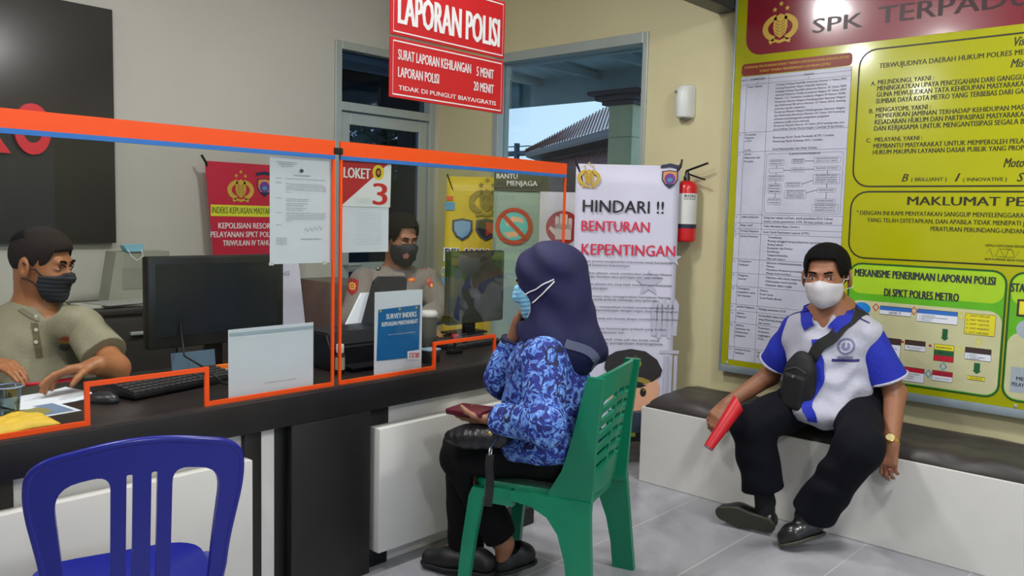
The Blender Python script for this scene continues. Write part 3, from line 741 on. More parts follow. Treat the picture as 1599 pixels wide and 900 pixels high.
# ------------------------------------------------------------------ plastic chairs
green = mat('green_plastic', (6, 122, 88), .34, spec=.5, var=.05)
blue = mat('blue_plastic', (15, 26, 132), .3, spec=.5, var=.05)
def bez(p, n=8):
    """closed outline through corner list [(x,y,r)]: rounded polygon"""
    out = []; m = len(p)
    for i in range(m):
        a = Vector(p[i - 1][:2]); b = Vector(p[i][:2]); c = Vector(p[(i + 1) % m][:2]); r = p[i][2]
        if r <= 0: out.append(tuple(b)); continue
        d1 = (a - b); d2 = (c - b); r1 = min(r, d1.length * .48); r2 = min(r, d2.length * .48); s = b + d1.normalized() * r1; e = b + d2.normalized() * r2
        for k in range(n + 1):
            q = k / n; out.append(tuple(s * (1 - q) ** 2 + b * 2 * q * (1 - q) + e * q * q))
    return out
def plastic_chair(name, label, m, loc, rz, style):
    t = thing(name, label, 'chair', loc, rz, group=None)
    H = .42 if style == 'green' else .43; HB = .83 if style == 'green' else .842
    # seat: dished slab with a rolled rim
    b = MB(); loops = []
    def ring(w0, w1, y0, y1, z, r=.07, dish=0):
        L = bez([(-w1, y0, r), (w1, y0, r), (w0, y1, r), (-w0, y1, r)], 6); return [Vector((x, y, z - dish)) for x, y in L]
    loops = [ring(.203, .183, -.2, .225, H - .055, .1), ring(.212, .192, -.205, .234, H - .01, .11), ring(.205, .186, -.2, .228, H, .11), ring(.165, .15, -.17, .18, H - .012), ring(.06, .06, -.06, .06, H - .018, .03)]
    b.loft(loops[:4], cap=False); b.loft([loops[3], loops[4]], cap=False); b.bm.faces.new([v for v in [b.bm.verts.new(p) for p in loops[4]]])
    part('seat', b.merge(), m, t, smooth=50)
    # back: curved panel with holes, leaning back
    def fn(u, v):
        y = -.175 - (v - .42) * (.13 if style == 'green' else .19) - .035 * (1 - (u / .235) ** 2); d = .07 * u / .235 ** 2
        n = Vector((-d, 1, .15)).normalized(); return (u, y, v), n
    if style == 'green':
        outer = bez([(-.2, .40, .01), (.2, .40, .01), (.208, .60, .02), (.217, HB - .006, .012), (.0, HB + .016, .2), (-.217, HB - .006, .012), (-.208, .60, .02)], 6)
        holes = []
        for r in range(6):
            z = .50 + r * .046
            for sg in (-1, 1):
                holes.append(bez([(sg * .05, z, .008), (sg * .15, z - .018, .012), (sg * .152, z + .006, .012), (sg * .05, z + .026, .008)][::sg], 4))
            holes.append(bez([(-.032, z + .004, .008), (.032, z + .004, .008), (.032, z + .03, .01), (-.032, z + .03, .01)], 4))
    else:
        outer = bez([(-.172, .40, .01), (.172, .40, .01), (.182, .58, .05), (.214, .745, .06), (.204, HB - .016, .06), (0, HB + .03, .24), (-.204, HB - .016, .06), (-.214, .745, .06), (-.182, .58, .05)], 8)
        holes = []
        for sg in (-1, 1):
            holes.append(bez([(sg * .06, .425, .012), (sg * .14, .425, .012), (sg * .15, .6, .05), (sg * .166, .775, .06), (sg * .06, .795, .035)][::sg], 6))
            holes.append(bez([(sg * .018, .44, .004), (sg * .03, .44, .004), (sg * .03, .79, .004), (sg * .018, .79, .004)][::sg], 3))
    part('backrest', panel_holes(outer, holes, fn, .012, .028), m, t, smooth=45)
    if style == 'blue':
        rim = [Vector(fn(*p)[0]) for p in outer[2:]]; rim = [p for i, p in enumerate(rim) if i == 0 or (p - rim[i - 1]).length > .004]
        part('rolled_rim', MB().tube(rim, .0085, 8), m, t, smooth=180)
    for sg in (-1, 1):
        # side post: flared strip from the seat to the top of the back
        if style == 'green':
            def P3(x, y, z): return Vector((sg * x, y, z))
            b = MB(); L = []
            for z, yf, yb, x in ((.36, -.06, -.228, .206), (.43, -.085, -.232, .207), (.50, -.125, -.236, .208), (.60, -.155, -.240, .211), (.70, -.178, -.248, .214), (.78, -.196, -.256, .216), (HB - .004, -.206, -.262, .217)):
                l = [P3(x - .012, yb, z), P3(x + .012, yb, z), P3(x + .014, yf, z), P3(x - .01, yf, z)]; L.append(l if sg > 0 else l[::-1])
            b.loft(L); part('back_post', b, m, t, smooth=40)
        else:
            pass
        # rear leg with its arched flare under the seat
        fr = frame((sg * .21, 0, 0), (0, 1, 0), (.03 * -sg, 0, 1), (1, 0, 0))
        rear = [(-.295, 0), (-.205, 0)] + [(-.205 + .02 * k / 8 + .13 * (k / 8) ** 2.6, .25 * (k / 8) ** .62 + .0) for k in range(1, 9)] + [(-.0, .31), (.0, H - .02), (-.12, H - .01), (-.235, H - .01)]
        rear = [(-.262, 0), (-.178, 0), (-.17, .1), (-.152, .2), (-.122, .285), (-.08, .335), (-.02, .362), (.06, .372), (.06, H - .015), (-.228, H - .015), (-.236, .3)]
        b = MB(); L = []
        for off, ins in ((-.014, .004), (-.008, 0), (.008, 0), (.014, .004)):
            L.append([Vector((sg * ((.212 if style == 'green' else .188) + .04 * (1 - v / H)) + off, u, v)) for u, v in rear])
        b.loft(L); part('leg', b, m, t, smooth=35, label=None)
        # front leg: tapered, splayed forward
        b = MB(); L = []
        for z, y0, y1, x in ((0, .212, .252, .235), (.2, .19, .238, .22), (.36, .168, .222, .205), (H - .03, .13, .212, .198)):
            L.append([Vector((sg * x - .013, y0, z)), Vector((sg * x + .013, y0, z)), Vector((sg * x + .013, y1, z)), Vector((sg * x - .013, y1, z))])
        b.loft(L); part('leg', b, m, t, smooth=35)
        part('seat_rail', MB().box((sg * .21 - .012, .05, H - .075), (sg * .21 + .012, .16, H - .015), .003), m, t, smooth=40)
    return t
A_ = math.radians(108.5)
gchair = plastic_chair('plastic_chair', 'green plastic chair the woman in blue batik sits on', green, (2.30, 1.885, 0), A_ - math.pi / 2, 'green')
bchair = plastic_chair('plastic_chair', 'empty blue plastic chair with slotted back facing the counter', blue, (.822, 1.99, 0), math.radians(74 - 90), 'blue')

# ------------------------------------------------------------------ waiting bench and cushion
solo('waiting_bench', MB().box((3.55, -.2, 0), (4.03, 2.32, .39), .004), whitelam, 'long white boxed waiting bench along the yellow board wall', 'bench')
leath = mat('dark_leatherette', (54, 50, 48), .38, spec=.5, var=.15, bump=.1, bscale=25)
nx, ny = 16, 150; v = []; f = []
for j in range(ny + 1):
    y = 2.30 - 2.5 * j / ny; e = min(1, min(j, ny - j) / 5.); e = math.sqrt(max(0, 1 - (1 - e) ** 2))
    back = 4.02
    for i in range(nx + 1):
        s = i / nx; x = 3.556 + (back - 3.556) * s
        h = .395 + (.028 + .037 * min(1, e)) * (1 - abs(2 * s - 1) ** 5) ** .5 * (.55 + .45 * e)
        h += .006 * math.sin(y * 21 + 5 * s + 2 * math.sin(y * 7)) * (1 - s) * (1 if s else 0) + .004 * math.sin(x * 60 + y * 9) * (1 - abs(2 * s - 1))
        v.append((x + .006 * math.sin(y * 17) * (1 if 0 < i < nx else 0), y, max(.392, h)))
o_ = len(v)
for j in range(ny):
    for i in range(nx): a = j * (nx + 1) + i; f.append((a, a + 1, a + nx + 2, a + nx + 1))
bm = bmesh.new(); vv = [bm.verts.new(p) for p in v]
for q in f: bm.faces.new([vv[i] for i in q][::-1])
low = {}
for e in [e for e in bm.edges if e.is_boundary]:
    for q in e.verts:
        if q not in low: low[q] = bm.verts.new((q.co.x, q.co.y, .3905))
    a, b2 = e.verts; bm.faces.new((a, b2, low[b2], low[a]))
bmesh.ops.recalc_face_normals(bm, faces=bm.faces)
solo('bench_cushion', bm, leath, 'dark grey wrinkled leatherette cushion on the white bench', 'cushion', smooth=60)

# ------------------------------------------------------------------ things on the counter
ZC_ = ZT + .0005
screenm = mat('dark_screen', (26, 34, 40), .24, spec=.7, var=.1)
def monitor(label, x0, x1, zt, zb, y, m_back, m_screen=None):
    t = thing('computer_monitor', label, 'monitor', ((x0 + x1) / 2, y + .05, ZT))
    part('housing', MB().box((x0, y, zb), (x1, y + .045, zt), .008), jet, t, world=True, smooth=40)
    part('bezel', MB().box((x0 + .004, y - .004, zb + .004), (x1 - .004, y + .006, zt - .004), .003), m_back, t, world=True, smooth=40)
    part('screen', MB().box((x0 + .03, y - .006, zb + .045), (x1 - .03, y + .0, zt - .028)), m_screen or screenm, t, world=True)
    xc = (x0 + x1) / 2
    part('stand', MB().box((xc - .035, y + .045, ZT + .01), (xc + .035, y + .075, zb + .1), .004), jet, t, world=True, smooth=40)
    part('base', MB().box((xc - .11, y + .025, ZT + .0005), (xc + .11, y + .16, ZT + .014), .006), jet, t, world=True, smooth=40)
    return t
m1 = monitor('large glossy black monitor beside the man in olive shirt', 1.305, 1.86, 1.168, .83, 2.95, mat('bezel_dark', (34, 36, 38), .35))
m2 = monitor('dark olive monitor between the uniformed officer and the woman', 2.83, 3.22, 1.16, .79, 2.995, mat('bezel_olive', (60, 64, 50), .4), mat('olive_screen', (50, 56, 44), .38, spec=.5))
# loose papers
def sheet_on(name, label, x, y, w, h, rz, m, z=ZC_, curl=0., cat='paper', t_=.0012):
    t = thing(name, label, cat, (x, y, z), math.radians(rz)); n = 10; v = []; f = []
    for i in range(n + 1):
        for j in range(2):
            u = i / n - .5; v.append((u * w, (j - .5) * h, .0004 + curl * (2 * abs(u)) ** 3))
    for i in range(n): f.append((2 * i, 2 * i + 2, 2 * i + 3, 2 * i + 1))
    bm = bmesh.new(); vs = [bm.verts.new(p) for p in v]
    for q in f: bm.faces.new([vs[k] for k in q])
    solid(bm, t_)
    part('sheet', bm, m, t); return t
sheet_on('paper_sheet', 'blank white sheet under the hands of the man in olive shirt', .925, 2.855, .27, .2, 12, paper, curl=.006)
lf = sheet_on('leaflet', 'printed leaflet with pale border beside the plastic cup', .83, 2.70, .24, .17, 6, paper)
S = Sheet(frame((0, 0, .0006), (1, 0, 0), (0, 1, 0))); S.ink('print', mat('leaflet_print', (120, 140, 170), .6)); S.ink('picture', mat('leaflet_olive', (150, 142, 84), .6), .0014)
S.rect('print', -.105, -.07, .105, .07); S.poly('picture', rrect(-.09, -.055, .06, .05, .04)); S.build(lf)
# yellow padded envelope, crumpled
env = mat('yellow_paper', (232, 190, 62), .55, var=.08)
n = 22; v = []; f = []
for i in range(n + 1):
    for j in range(n + 1):
        a = i / n - .5; b_ = j / n - .5; e = (1 - abs(2 * a) ** 6) * (1 - abs(2 * b_) ** 6)
        v.append((.72 + a * .27, 2.56 + b_ * .15 + a * .05 + .008 * math.sin(a * 9), ZC_ + .003 + e * (.012 + .01 * math.sin(b_ * 14 + a * 3) ** 2 + .004 * math.sin(a * 25 + b_ * 9))))
for i in range(n):
    for j in range(n): k = i * (n + 1) + j; f.append((k, k + n + 1, k + n + 2, k + 1))
bm = bmesh.new(); vs = [bm.verts.new(p) for p in v]
for q in f: bm.faces.new([vs[k] for k in q])
low = {}
for e in [e for e in bm.edges if e.is_boundary]:
    for q in e.verts:
        if q not in low: low[q] = bm.verts.new((q.co.x, q.co.y, ZC_))
    bm.faces.new((e.verts[0], e.verts[1], low[e.verts[1]], low[e.verts[0]]))
bmesh.ops.recalc_face_normals(bm, faces=bm.faces)
solo('yellow_envelope', bm, env, 'crumpled yellow envelope lying on the counter by the acrylic screen', 'envelope', smooth=60)
# plastic cup of water
t = thing('plastic_cup', 'clear plastic cup of water standing on the leaflet edge', 'cup', (.775, 2.672, ZC_ + .002))
cupm = glass_mat('clear_plastic', (226, 232, 234), .5, .15)
part('cup_wall', MB().lathe([(.024, 0), (.026, .002), (.033, .085), (.036, .09), (.036, .092), (.032, .09), (.024, .003)], seg=32, cap=True), cupm, t, smooth=60)
part('water', MB().lathe([(.0235, .004), (.0285, .05), (.0001, .05)], seg=32), glass_mat('water', (224, 232, 228), .3, ior=1.33), t, smooth=60)
part('rim', MB().lathe([(.0362, .088), (.0385, .09), (.0362, .093), (.035, .0905), (.0362, .088)], seg=32, cap=False), mat('blue_rim', (150, 164, 204), .4), t, smooth=60)
# keyboards
def keyboard(label, x, y, rz, w=.44, d=.15, z=0):
    t = thing('keyboard', label, 'keyboard', (x, y, ZC_ + z), math.radians(rz))
    b = MB(); L = [[Vector((-w / 2, -d / 2, 0)), Vector((w / 2, -d / 2, 0)), Vector((w / 2, d / 2, 0)), Vector((-w / 2, d / 2, 0))], [Vector((-w / 2, -d / 2, .012)), Vector((w / 2, -d / 2, .012)), Vector((w / 2, d / 2, .03)), Vector((-w / 2, d / 2, .03))]]
    b.loft(L); bmesh.ops.bevel(b.bm, geom=b.bm.edges[:], offset=.003, segments=2, affect='EDGES'); part('case', b, jet, t, smooth=40)
    b = MB()
    for r in range(5):
        for c in range(18):
            x0 = -w / 2 + .012 + c * (w - .024) / 18; y0 = -d / 2 + .012 + r * (d - .024) / 5; z0 = .012 + .018 * (r + .5) / 5
            b.box((x0 + .001, y0 + .001, z0 - .002), (x0 + (w - .024) / 18 - .002, y0 + (d - .024) / 5 - .003, z0 + .008), .0015, 1)
    part('keys', b, mat('key_grey', (48, 47, 47), .5), t, smooth=40)
    return t
fl = thing('folder', 'beige folder with an orange edge lying under the keyboard', 'folder', (1.38, 2.85, ZC_), 0)
part('cover', MB().box((-.21, -.12, 0), (.26, .1, .006), .002), mat('beige_card', (150, 138, 112), .6), fl)
part('orange_edge', MB().box((.02, .1, 0), (.26, .113, .022), .003), mat('orange_card', (255, 120, 20), .45), fl)
keyboard('black keyboard behind the wide screen near the man in olive shirt', 1.32, 2.765, 13, z=.0065)
kb2 = keyboard('dark keyboard seen through the opening beside the survey sheet', 2.76, 2.79, 6, .36, .14)
# dark desk phone by the man's elbow
t = thing('computer_mouse', 'dark computer mouse beside the keyboard at the screen opening', 'mouse', (1.05, 2.70, ZC_), .5)
b = MB(); b.lathe([(.0001, .0), (.03, .0), (.033, .008), (.028, .022), (.015, .032), (.0001, .034)], seg=24)
for q in b.bm.verts: q.co.y *= 1.7
part('shell', b, mat('mouse_grey', (40, 40, 44), .35), t, smooth=60); part('wheel', MB().box((-.004, .02, .026), (.004, .04, .0345), .002), jet, t)
# cable
pts = [(1.42, 2.94, .93), (1.42, 2.925, .87), (1.405, 2.88, .81), (1.40, 2.72, .79), (1.41, 2.655, .765), (1.43, 2.645, .742), (1.47, 2.64, .731), (1.54, 2.65, .731), (1.62, 2.68, .731), (1.68, 2.70, .731)]
b = MB(); b.tube(pts, .0035, 8); solo('monitor_cable', b, jet, 'thin black cable hanging before the large monitor', 'cable', smooth=60)
# blue card leaning on the monitor base
t = thing('card', 'pale blue card leaning at the foot of the large monitor', 'card', (1.47, 2.932, ZC_ + .0075))
part('card_face', MB().box((-.085, 0, .0), (.085, .003, .08), .0008, M=Matrix.Rotation(-.12, 4, 'X')), mat('card_blue', (88, 112, 134), .4), t)
# bottle with a white cap
t = thing('small_bottle', 'small dark bottle with white cap beside the printer', 'bottle', (1.885, 2.60, ZC_))
part('body', MB().lathe([(.0001, 0), (.017, 0), (.0185, .003), (.0185, .075), (.012, .085), (.0001, .085)], seg=24), mat('bottle_dark', (32, 30, 30), .3), t, smooth=40)
part('label_band', MB().lathe([(.0188, .018), (.0188, .066)], seg=24, cap=False), mat('label_cream', (170, 166, 140), .5), t, smooth=60)
part('cap', MB().lathe([(.014, .083), (.015, .086), (.015, .112), (.013, .115), (.0001, .115)], seg=24), mat('cap_white', (220, 220, 214), .4), t, smooth=40)
# printer with an upright paper support and a ream in it
t = thing('printer', 'black printer with tall slanted paper support behind the survey sheet', 'printer', (2.06, 2.8, ZC_))
b = MB(); b.loft([[Vector((1.885, 2.66, ZC_)), Vector((2.23, 2.66, ZC_)), Vector((2.23, 2.9, ZC_)), Vector((1.885, 2.9, ZC_))], [Vector((1.885, 2.66, .82)), Vector((2.23, 2.66, .82)), Vector((2.23, 2.9, .82)), Vector((1.885, 2.9, .82))], [Vector((1.90, 2.71, .868)), Vector((2.22, 2.71, .868)), Vector((2.22, 2.89, .868)), Vector((1.90, 2.89, .868))]])
bmesh.ops.bevel(b.bm, geom=b.bm.edges[:], offset=.008, segments=2, affect='EDGES'); part('printer_body', b, jet, t, world=True, smooth=40)
sup = frame((2.075, 2.85, .865), (1, 0, 0), (.52, .30, 1.0))
fy = Vector((.62, .22, 1.0)).normalized(); fx = Vector((1, .0, -.0)); 
q0 = [Vector(un(563, 520, 1, 2.84)), Vector(un(628, 520, 1, 2.84)), Vector(un(636, 436, 1, 2.90)), Vector(un(632, 432, 1, 2.905)), Vector(un(592, 432, 1, 2.905)), Vector(un(584, 440, 1, 2.90))]
b = MB(); b.loft([[p for p in q0], [p + Vector((0, .012, 0)) for p in q0]]); part('paper_support', b, mat('support_black', (30, 32, 40), .45), t, world=True)
part('output_tray', MB().box((1.93, 2.58, ZC_ + .012), (2.12, 2.66, ZC_ + .02), .002), jet, t, world=True)
q1 = [Vector(un(534, 522, 1, 2.885)), Vector(un(612, 522, 1, 2.885)), Vector(un(645, 453, 1, 2.93)), Vector(un(565, 458, 1, 2.93))]
b = MB(); b.loft([[p + Vector((0, .0, 0)) for p in q1], [p + Vector((0, .012, 0)) for p in q1]])
t2 = thing('paper_stack', 'slanted stack of white paper in the printer support', 'paper', tuple(sum(q1, Vector()) / 4))
part('sheets', b, paper, t2, world=True)
# tumbler with white lid, box, stamp
t = thing('tumbler', 'grey tumbler with white lid right of the survey sheet', 'tumbler', (un(669, 540, 1, 2.9)[0], 2.90, ZC_))
part('body', MB().lathe([(.0001, 0), (.033, 0), (.035, .004), (.040, .14), (.0001, .14)], seg=28), mat('tumbler_grey', (92, 92, 92), .4), t, smooth=40)
part('lid', MB().lathe([(.041, .138), (.043, .142), (.043, .155), (.034, .166), (.0001, .168)], seg=28), mat('lid_white', (212, 212, 210), .4), t, smooth=40)
t = thing('small_box', 'small dark box with pale lid beside the screen opening', 'box', (un(668, 575, 1, 2.57)[0], 2.57, ZC_), .1)
part('body', MB().box((-.025, -.03, 0), (.045, .03, .05), .004), mat('box_dark', (38, 40, 44), .25), t, smooth=40); part('lid', MB().box((-.027, -.032, .05), (.047, .032, .058), .003), mat('lid_pale_blue', (150, 172, 196), .4), t, smooth=40)
t = thing('rubber_stamp', 'rubber stamp with red knob standing on the counter', 'stamp', (un(710, 545, 1, 2.66)[0], 2.66, ZC_))
part('foot', MB().box((-.035, -.018, 0), (.035, .018, .02), .003), jet, t, smooth=40); part('stem', MB().lathe([(.007, .018), (.007, .055), (.012, .06)], seg=16), jet, t, smooth=40)
part('knob', MB().lathe([(.011, .056), (.018, .064), (.019, .08), (.012, .09), (.0001, .092)], seg=20), mat('stamp_red', (150, 20, 24), .35), t, smooth=60)
t = thing('binder_clip', 'small silver clip on the dark keyboard', 'clip', (2.70, 2.755, ZC_ + .034))
b = MB(); b.tube([(-.01, 0, .0), (-.012, 0, .03), (.012, 0, .03), (.01, 0, 0)], .0022, 8); part('wire', b, mat('chrome', (200, 204, 206), .2, 1.0), t, smooth=60)
part('jaw', MB().box((-.022, -.012, -.004), (.022, .012, .006), .003), mat('chrome', (0, 0, 0)), t, smooth=40)

# ------------------------------------------------------------------ behind the counter
dk = mat('cabinet_dark', (48, 44, 42), .45, var=.15)
t = thing('low_cabinet', 'dark low cabinet against the back wall left of the large monitor', 'cabinet', (1.9, 4.1, 0))
part('body', MB().box((1.42, 3.82, 0), (2.2, 4.22, .855), .006), dk, t, world=True, smooth=40); part('cabinet_top', MB().box((1.40, 3.80, .855), (2.22, 4.23, .885), .004), dk, t, world=True, smooth=40)
for k in range(2):
    o_ = part('door', MB().box((1.44 + k * .385, 3.805, .06), (1.815 + k * .385, 3.82, .84), .003), dk, t, world=True, smooth=40); part('handle', MB().box((1.60 + k * .385, 3.785, .76), (1.68 + k * .385, 3.805, .775), .003), alu, o_, world=True)
t = thing('folded_papers', 'thin stack of papers on the dark low cabinet', 'paper', (1.6, 3.95, .886)); 
part('sheets', MB().box((-.17, -.1, 0), (.1, .08, .012), .002), mat('paper_grey', (176, 176, 164), .7), t); part('cover_sheet', MB().box((-.12, -.12, .012), (.16, .07, .016), .001, M=Matrix.Rotation(.2, 4, 'Z')), mat('paper_grey2', (150, 152, 146), .6), t)
t = thing('document_box', 'grey green document box on the cabinet behind the large monitor', 'box', (1.74, 4.12, .886))
b = MB(); b.loft([[Vector((-.13, -.06, 0)), Vector((.17, -.06, 0)), Vector((.17, .06, 0)), Vector((-.13, .06, 0))], [Vector((-.09, -.06, .24)), Vector((.17, -.06, .24)), Vector((.17, .06, .24)), Vector((-.09, .06, .24))]])
part('box_body', b, mat('grey_green', (150, 152, 136), .6), t); part('spine', MB().box((-.06, -.062, .06), (.1, -.06, .16)), mat('grey_green2', (136, 138, 124), .6), t)
t = thing('folded_mask', 'light blue surgical mask folded on the grey green box', 'mask', (1.70, 4.08, 1.127))
part('cloth', MB().loft([[Vector((.0, -.03, 0)), Vector((.07, -.03, 0)), Vector((.07, .03, 0)), Vector((.0, .03, 0))], [Vector((-.02, -.036, .03)), Vector((.075, -.034, .036)), Vector((.075, .03, .036)), Vector((-.015, .03, .03))]]), mat('mask_blue', (136, 196, 214), .7), t)
part('ear_loop', MB().tube([(.0, -.031, .01), (.005, -.062, -.02), (.03, -.065, -.04), (.06, -.062, -.02), (.065, -.031, .01)], .0016, 6), paper, t)
t = thing('office_cupboard', 'grey office cupboard behind the counter left of the uniformed officer', 'cupboard', (2.7, 3.98, 0))
part('body', MB().box((2.86, 3.88, 0), (3.12, 4.38, .93), .006), mat('cupboard_grey', (112, 108, 98), .5), t, world=True, smooth=40); part('door', MB().box((2.87, 3.868, .05), (2.965, 3.88, .9), .002), MATS['cupboard_grey'], t, world=True, smooth=40); part('door', MB().box((2.97, 3.868, .05), (3.11, 3.88, .9), .002), mat('cupboard_dark', (86, 84, 78), .5), t, world=True, smooth=40)

# ------------------------------------------------------------------ wall things
t = thing('air_freshener', 'white rounded air freshener dispenser mounted on the cream wall', 'dispenser', (4.0, 2.43, 1.905))
b = MB(); L = []
y0, y1 = 2.375, 2.475
for z, s_, d in ((1.897, .6, .06), (1.902, .9, .075), (1.915, 1, .08), (2.03, 1, .078), (2.06, .97, .072), (2.074, .8, .05)):
    l = []
    for k in range(17):
        a = math.pi * k / 16; l.append(Vector((XR - .004 - d * math.sin(a) ** .7, 2.425 + .05 * s_ * math.cos(a), z)))
    L.append(l)
b.loft(L); bmesh.ops.recalc_face_normals(b.bm, faces=b.bm.faces); part('housing', b, mat('plastic_white', (222, 224, 220), .35), t, world=True, smooth=50)
part('sensor', MB().lathe([(.0001, .003), (.007, .003), (.008, 0)], (XR - .083, 2.452, 2.036), 16, M=Matrix.Rotation(-math.pi / 2, 4, 'Y')), mat('sensor_grey', (120, 122, 126), .3), t, world=True, smooth=40)
part('nozzle', MB().box((XR - .05, 2.405, 1.888), (XR - .01, 2.44, 1.899), .003), MATS['sensor_grey'], t, world=True)
ey, ex = 2.362, XR - .08
t = thing('fire_extinguisher', 'red fire extinguisher on the wall beside the avoid conflict banner', 'extinguisher', (ex, ey, 1.23))
exr = mat('extinguisher_red', (206, 26, 32), .3, spec=.5, coat=.3)
part('cylinder', MB().lathe([(.0001, 0), (.05, 0), (.058, .008), (.06, .02), (.06, .29), (.055, .312), (.035, .328), (.02, .332), (.0001, .332)], (ex, ey, 1.225), 32), exr, t, world=True, smooth=50)
part('label_wrap', MB().lathe([(.0606, .085), (.0606, .262)], (ex, ey, 1.225), 32, cap=False), mat('label_white', (214, 214, 210), .5), t, world=True, smooth=60)
part('label_stripe', MB().lathe([(.0609, .075), (.0609, .098)], (ex, ey, 1.225), 32, cap=False), mat('label_navy', (36, 40, 62), .5), t, world=True, smooth=60)
def onCyl(txt, h, z, a0, m, name, w):
    vv, ff = glyphs(txt, .02, 0, 2); x0 = min(p[0] for p in vv); x1 = max(p[0] for p in vv); sx = w / (x1 - x0); sy = h / .73
    av = -math.pi / 2 - .55
    pts = []
    for p in vv:
        a = math.radians(a0) + ((p[0] - x0) * sx - w / 2) / .061; pts.append((ex + .0614 * math.cos(a), ey + .0614 * math.sin(a), 1.225 + z + p[1] * sy))
    part(name, (pts, ff), m, t, world=True)
onCyl('RON', .016, .24, -128, ink_black, 'label_lettering', .062)
onCyl('=====', .008, .228, -128, ink_black, 'label_rule', .07)
b = MB(); b.lathe([(.018, 0), (.018, .02), (.012, .03), (.012, .05)], (ex, ey, 1.555), 16); part('valve', b, mat('brass_dark', (70, 70, 68), .35, .8), t, world=True, smooth=40)
b = MB(); b.box((-.008, -.13, -.004), (.008, .005, .006), .002, M=Matrix.Translation((ex, ey, 1.608)) @ Matrix.Rotation(-.3, 4, 'X')); part('lever', b, mat('steel_black', (40, 40, 40), .35, .6), t, world=True)
b = MB(); b.box((-.008, -.115, -.004), (.008, .005, .005), .002, M=Matrix.Translation((ex, ey, 1.594)) @ Matrix.Rotation(.3, 4, 'X')); part('carry_handle', b, MATS['steel_black'], t, world=True)
part('wall_bracket', MB().box((ex + .04, ey - .02, 1.45), (XR - .002, ey + .02, 1.52), .002), MATS['steel_black'], t, world=True)
# dark board with raised red letters on the far left
t = thing('name_board', 'large dark wall board with raised red letters behind the man in olive shirt', 'board', (.9, YL - .03, 1.15))
bdm = mat('dark_board', (56, 54, 50), .28, spec=.5, var=.05)
part('board', MB().box((-.6, YL - .045, 1.155), (1.785, YL - .012, 2.325), .003), bdm, t, world=True, smooth=40)
F = frame((0, YL - .047, 0), (1, 0, 0), (0, 0, 1))
rz = mat('raised_red', (216, 24, 34), .35)
zb = un(40, 241, 1, YL - .06)[2]; xo0 = un(22, 230, 1, YL - .06)[0]; xo1 = un(80, 230, 1, YL - .06)[0]; hh = .24
vv, ff = glyphs('O', .045, 0, 6)
def raised(ch, x0, x1):
    vv, ff = glyphs(ch, .045, 0, 6); a0 = min(p[0] for p in vv); a1 = max(p[0] for p in vv); c0 = min(p[1] for p in vv); c1 = max(p[1] for p in vv)
    bm = bmesh.new(); vs = [bm.verts.new(F @ Vector((x0 + (p[0] - a0) / (a1 - a0) * (x1 - x0), zb + (p[1] - c0) / (c1 - c0) * hh, .0))) for p in vv]
    for q in ff:
        try: bm.faces.new([vs[i] for i in q])
        except ValueError: pass
    r = bmesh.ops.extrude_face_region(bm, geom=bm.faces[:]); bmesh.ops.translate(bm, verts=[g for g in r['geom'] if isinstance(g, bmesh.types.BMVert)], vec=(0, -.02, 0)); bmesh.ops.recalc_face_normals(bm, faces=bm.faces)
    part('raised_letter', bm, rz, t, world=True)
raised('R', xo0 - .205, xo0 - .015); raised('O', xo0, xo1)
# ------------------------------------------------------------------ flat printed things
def loc_on(fr):
    inv = np.array(fr.inverted()); o = np.array(fr.translation); n = np.array(fr.to_3x3().col[2])
    def g(px, py):
        d = CM @ _ray((px, py)); t = ((o - CP) @ n) / (d @ n); p = CP + d * t; q = inv[:3, :3] @ p + inv[:3, 3]; return float(q[0]), float(q[1])
    return g
def T(S, L, ink, s, a, b, top, bold=0., shear=0., res=2):
    """lettering from baseline-left a to baseline-right b; top: height of the capitals at the left (image row)"""
    x0, y0 = L(*a); x1, y1 = L(*b); h = L(a[0], top)[1] - y0
    S.text(ink, s, x0, (y0 + y1) / 2, h, x1 - x0, 'l', bold * .55, shear, res)
def R(S, L, ink, a, b):
    x0, y0 = L(*a); x1, y1 = L(*b); S.rect(ink, min(x0, x1), min(y0, y1), max(x0, x1), max(y0, y1))
def Rl(S, L, ink, a, b, w):
    x0, y0 = L(*a); x1, y1 = L(*b); S.line(ink, [(x0, y0), (x1, y0), (x1, y1), (x0, y1)], w, True)
def ink_lines(S, ink, x0, x1, y, n, dy, h, rnd, words):
    for k in range(n):
        w = (x1 - x0) * (1 if k < n - 1 else rnd.uniform(.4, .9)); S.text(ink, words[k % len(words)], x0, y - k * dy, h, w)
FY = lambda y: frame((0, y, 0), (1, 0, 0), (0, 0, 1))
yellow_p = mat('yellow_print', (176, 177, 12), .22, spec=.5, var=.02, coat=.25)
maroon = mat('maroon_print', (128, 22, 40), .2, spec=.5, var=.03, coat=.35)
brownred = mat('brown_red_print', (132, 40, 22), .4)
purple = mat('purple_print', (52, 34, 110), .5)
teal = mat('teal_print', (84, 190, 186), .5)
peach = mat('peach_print', (232, 176, 140), .5)

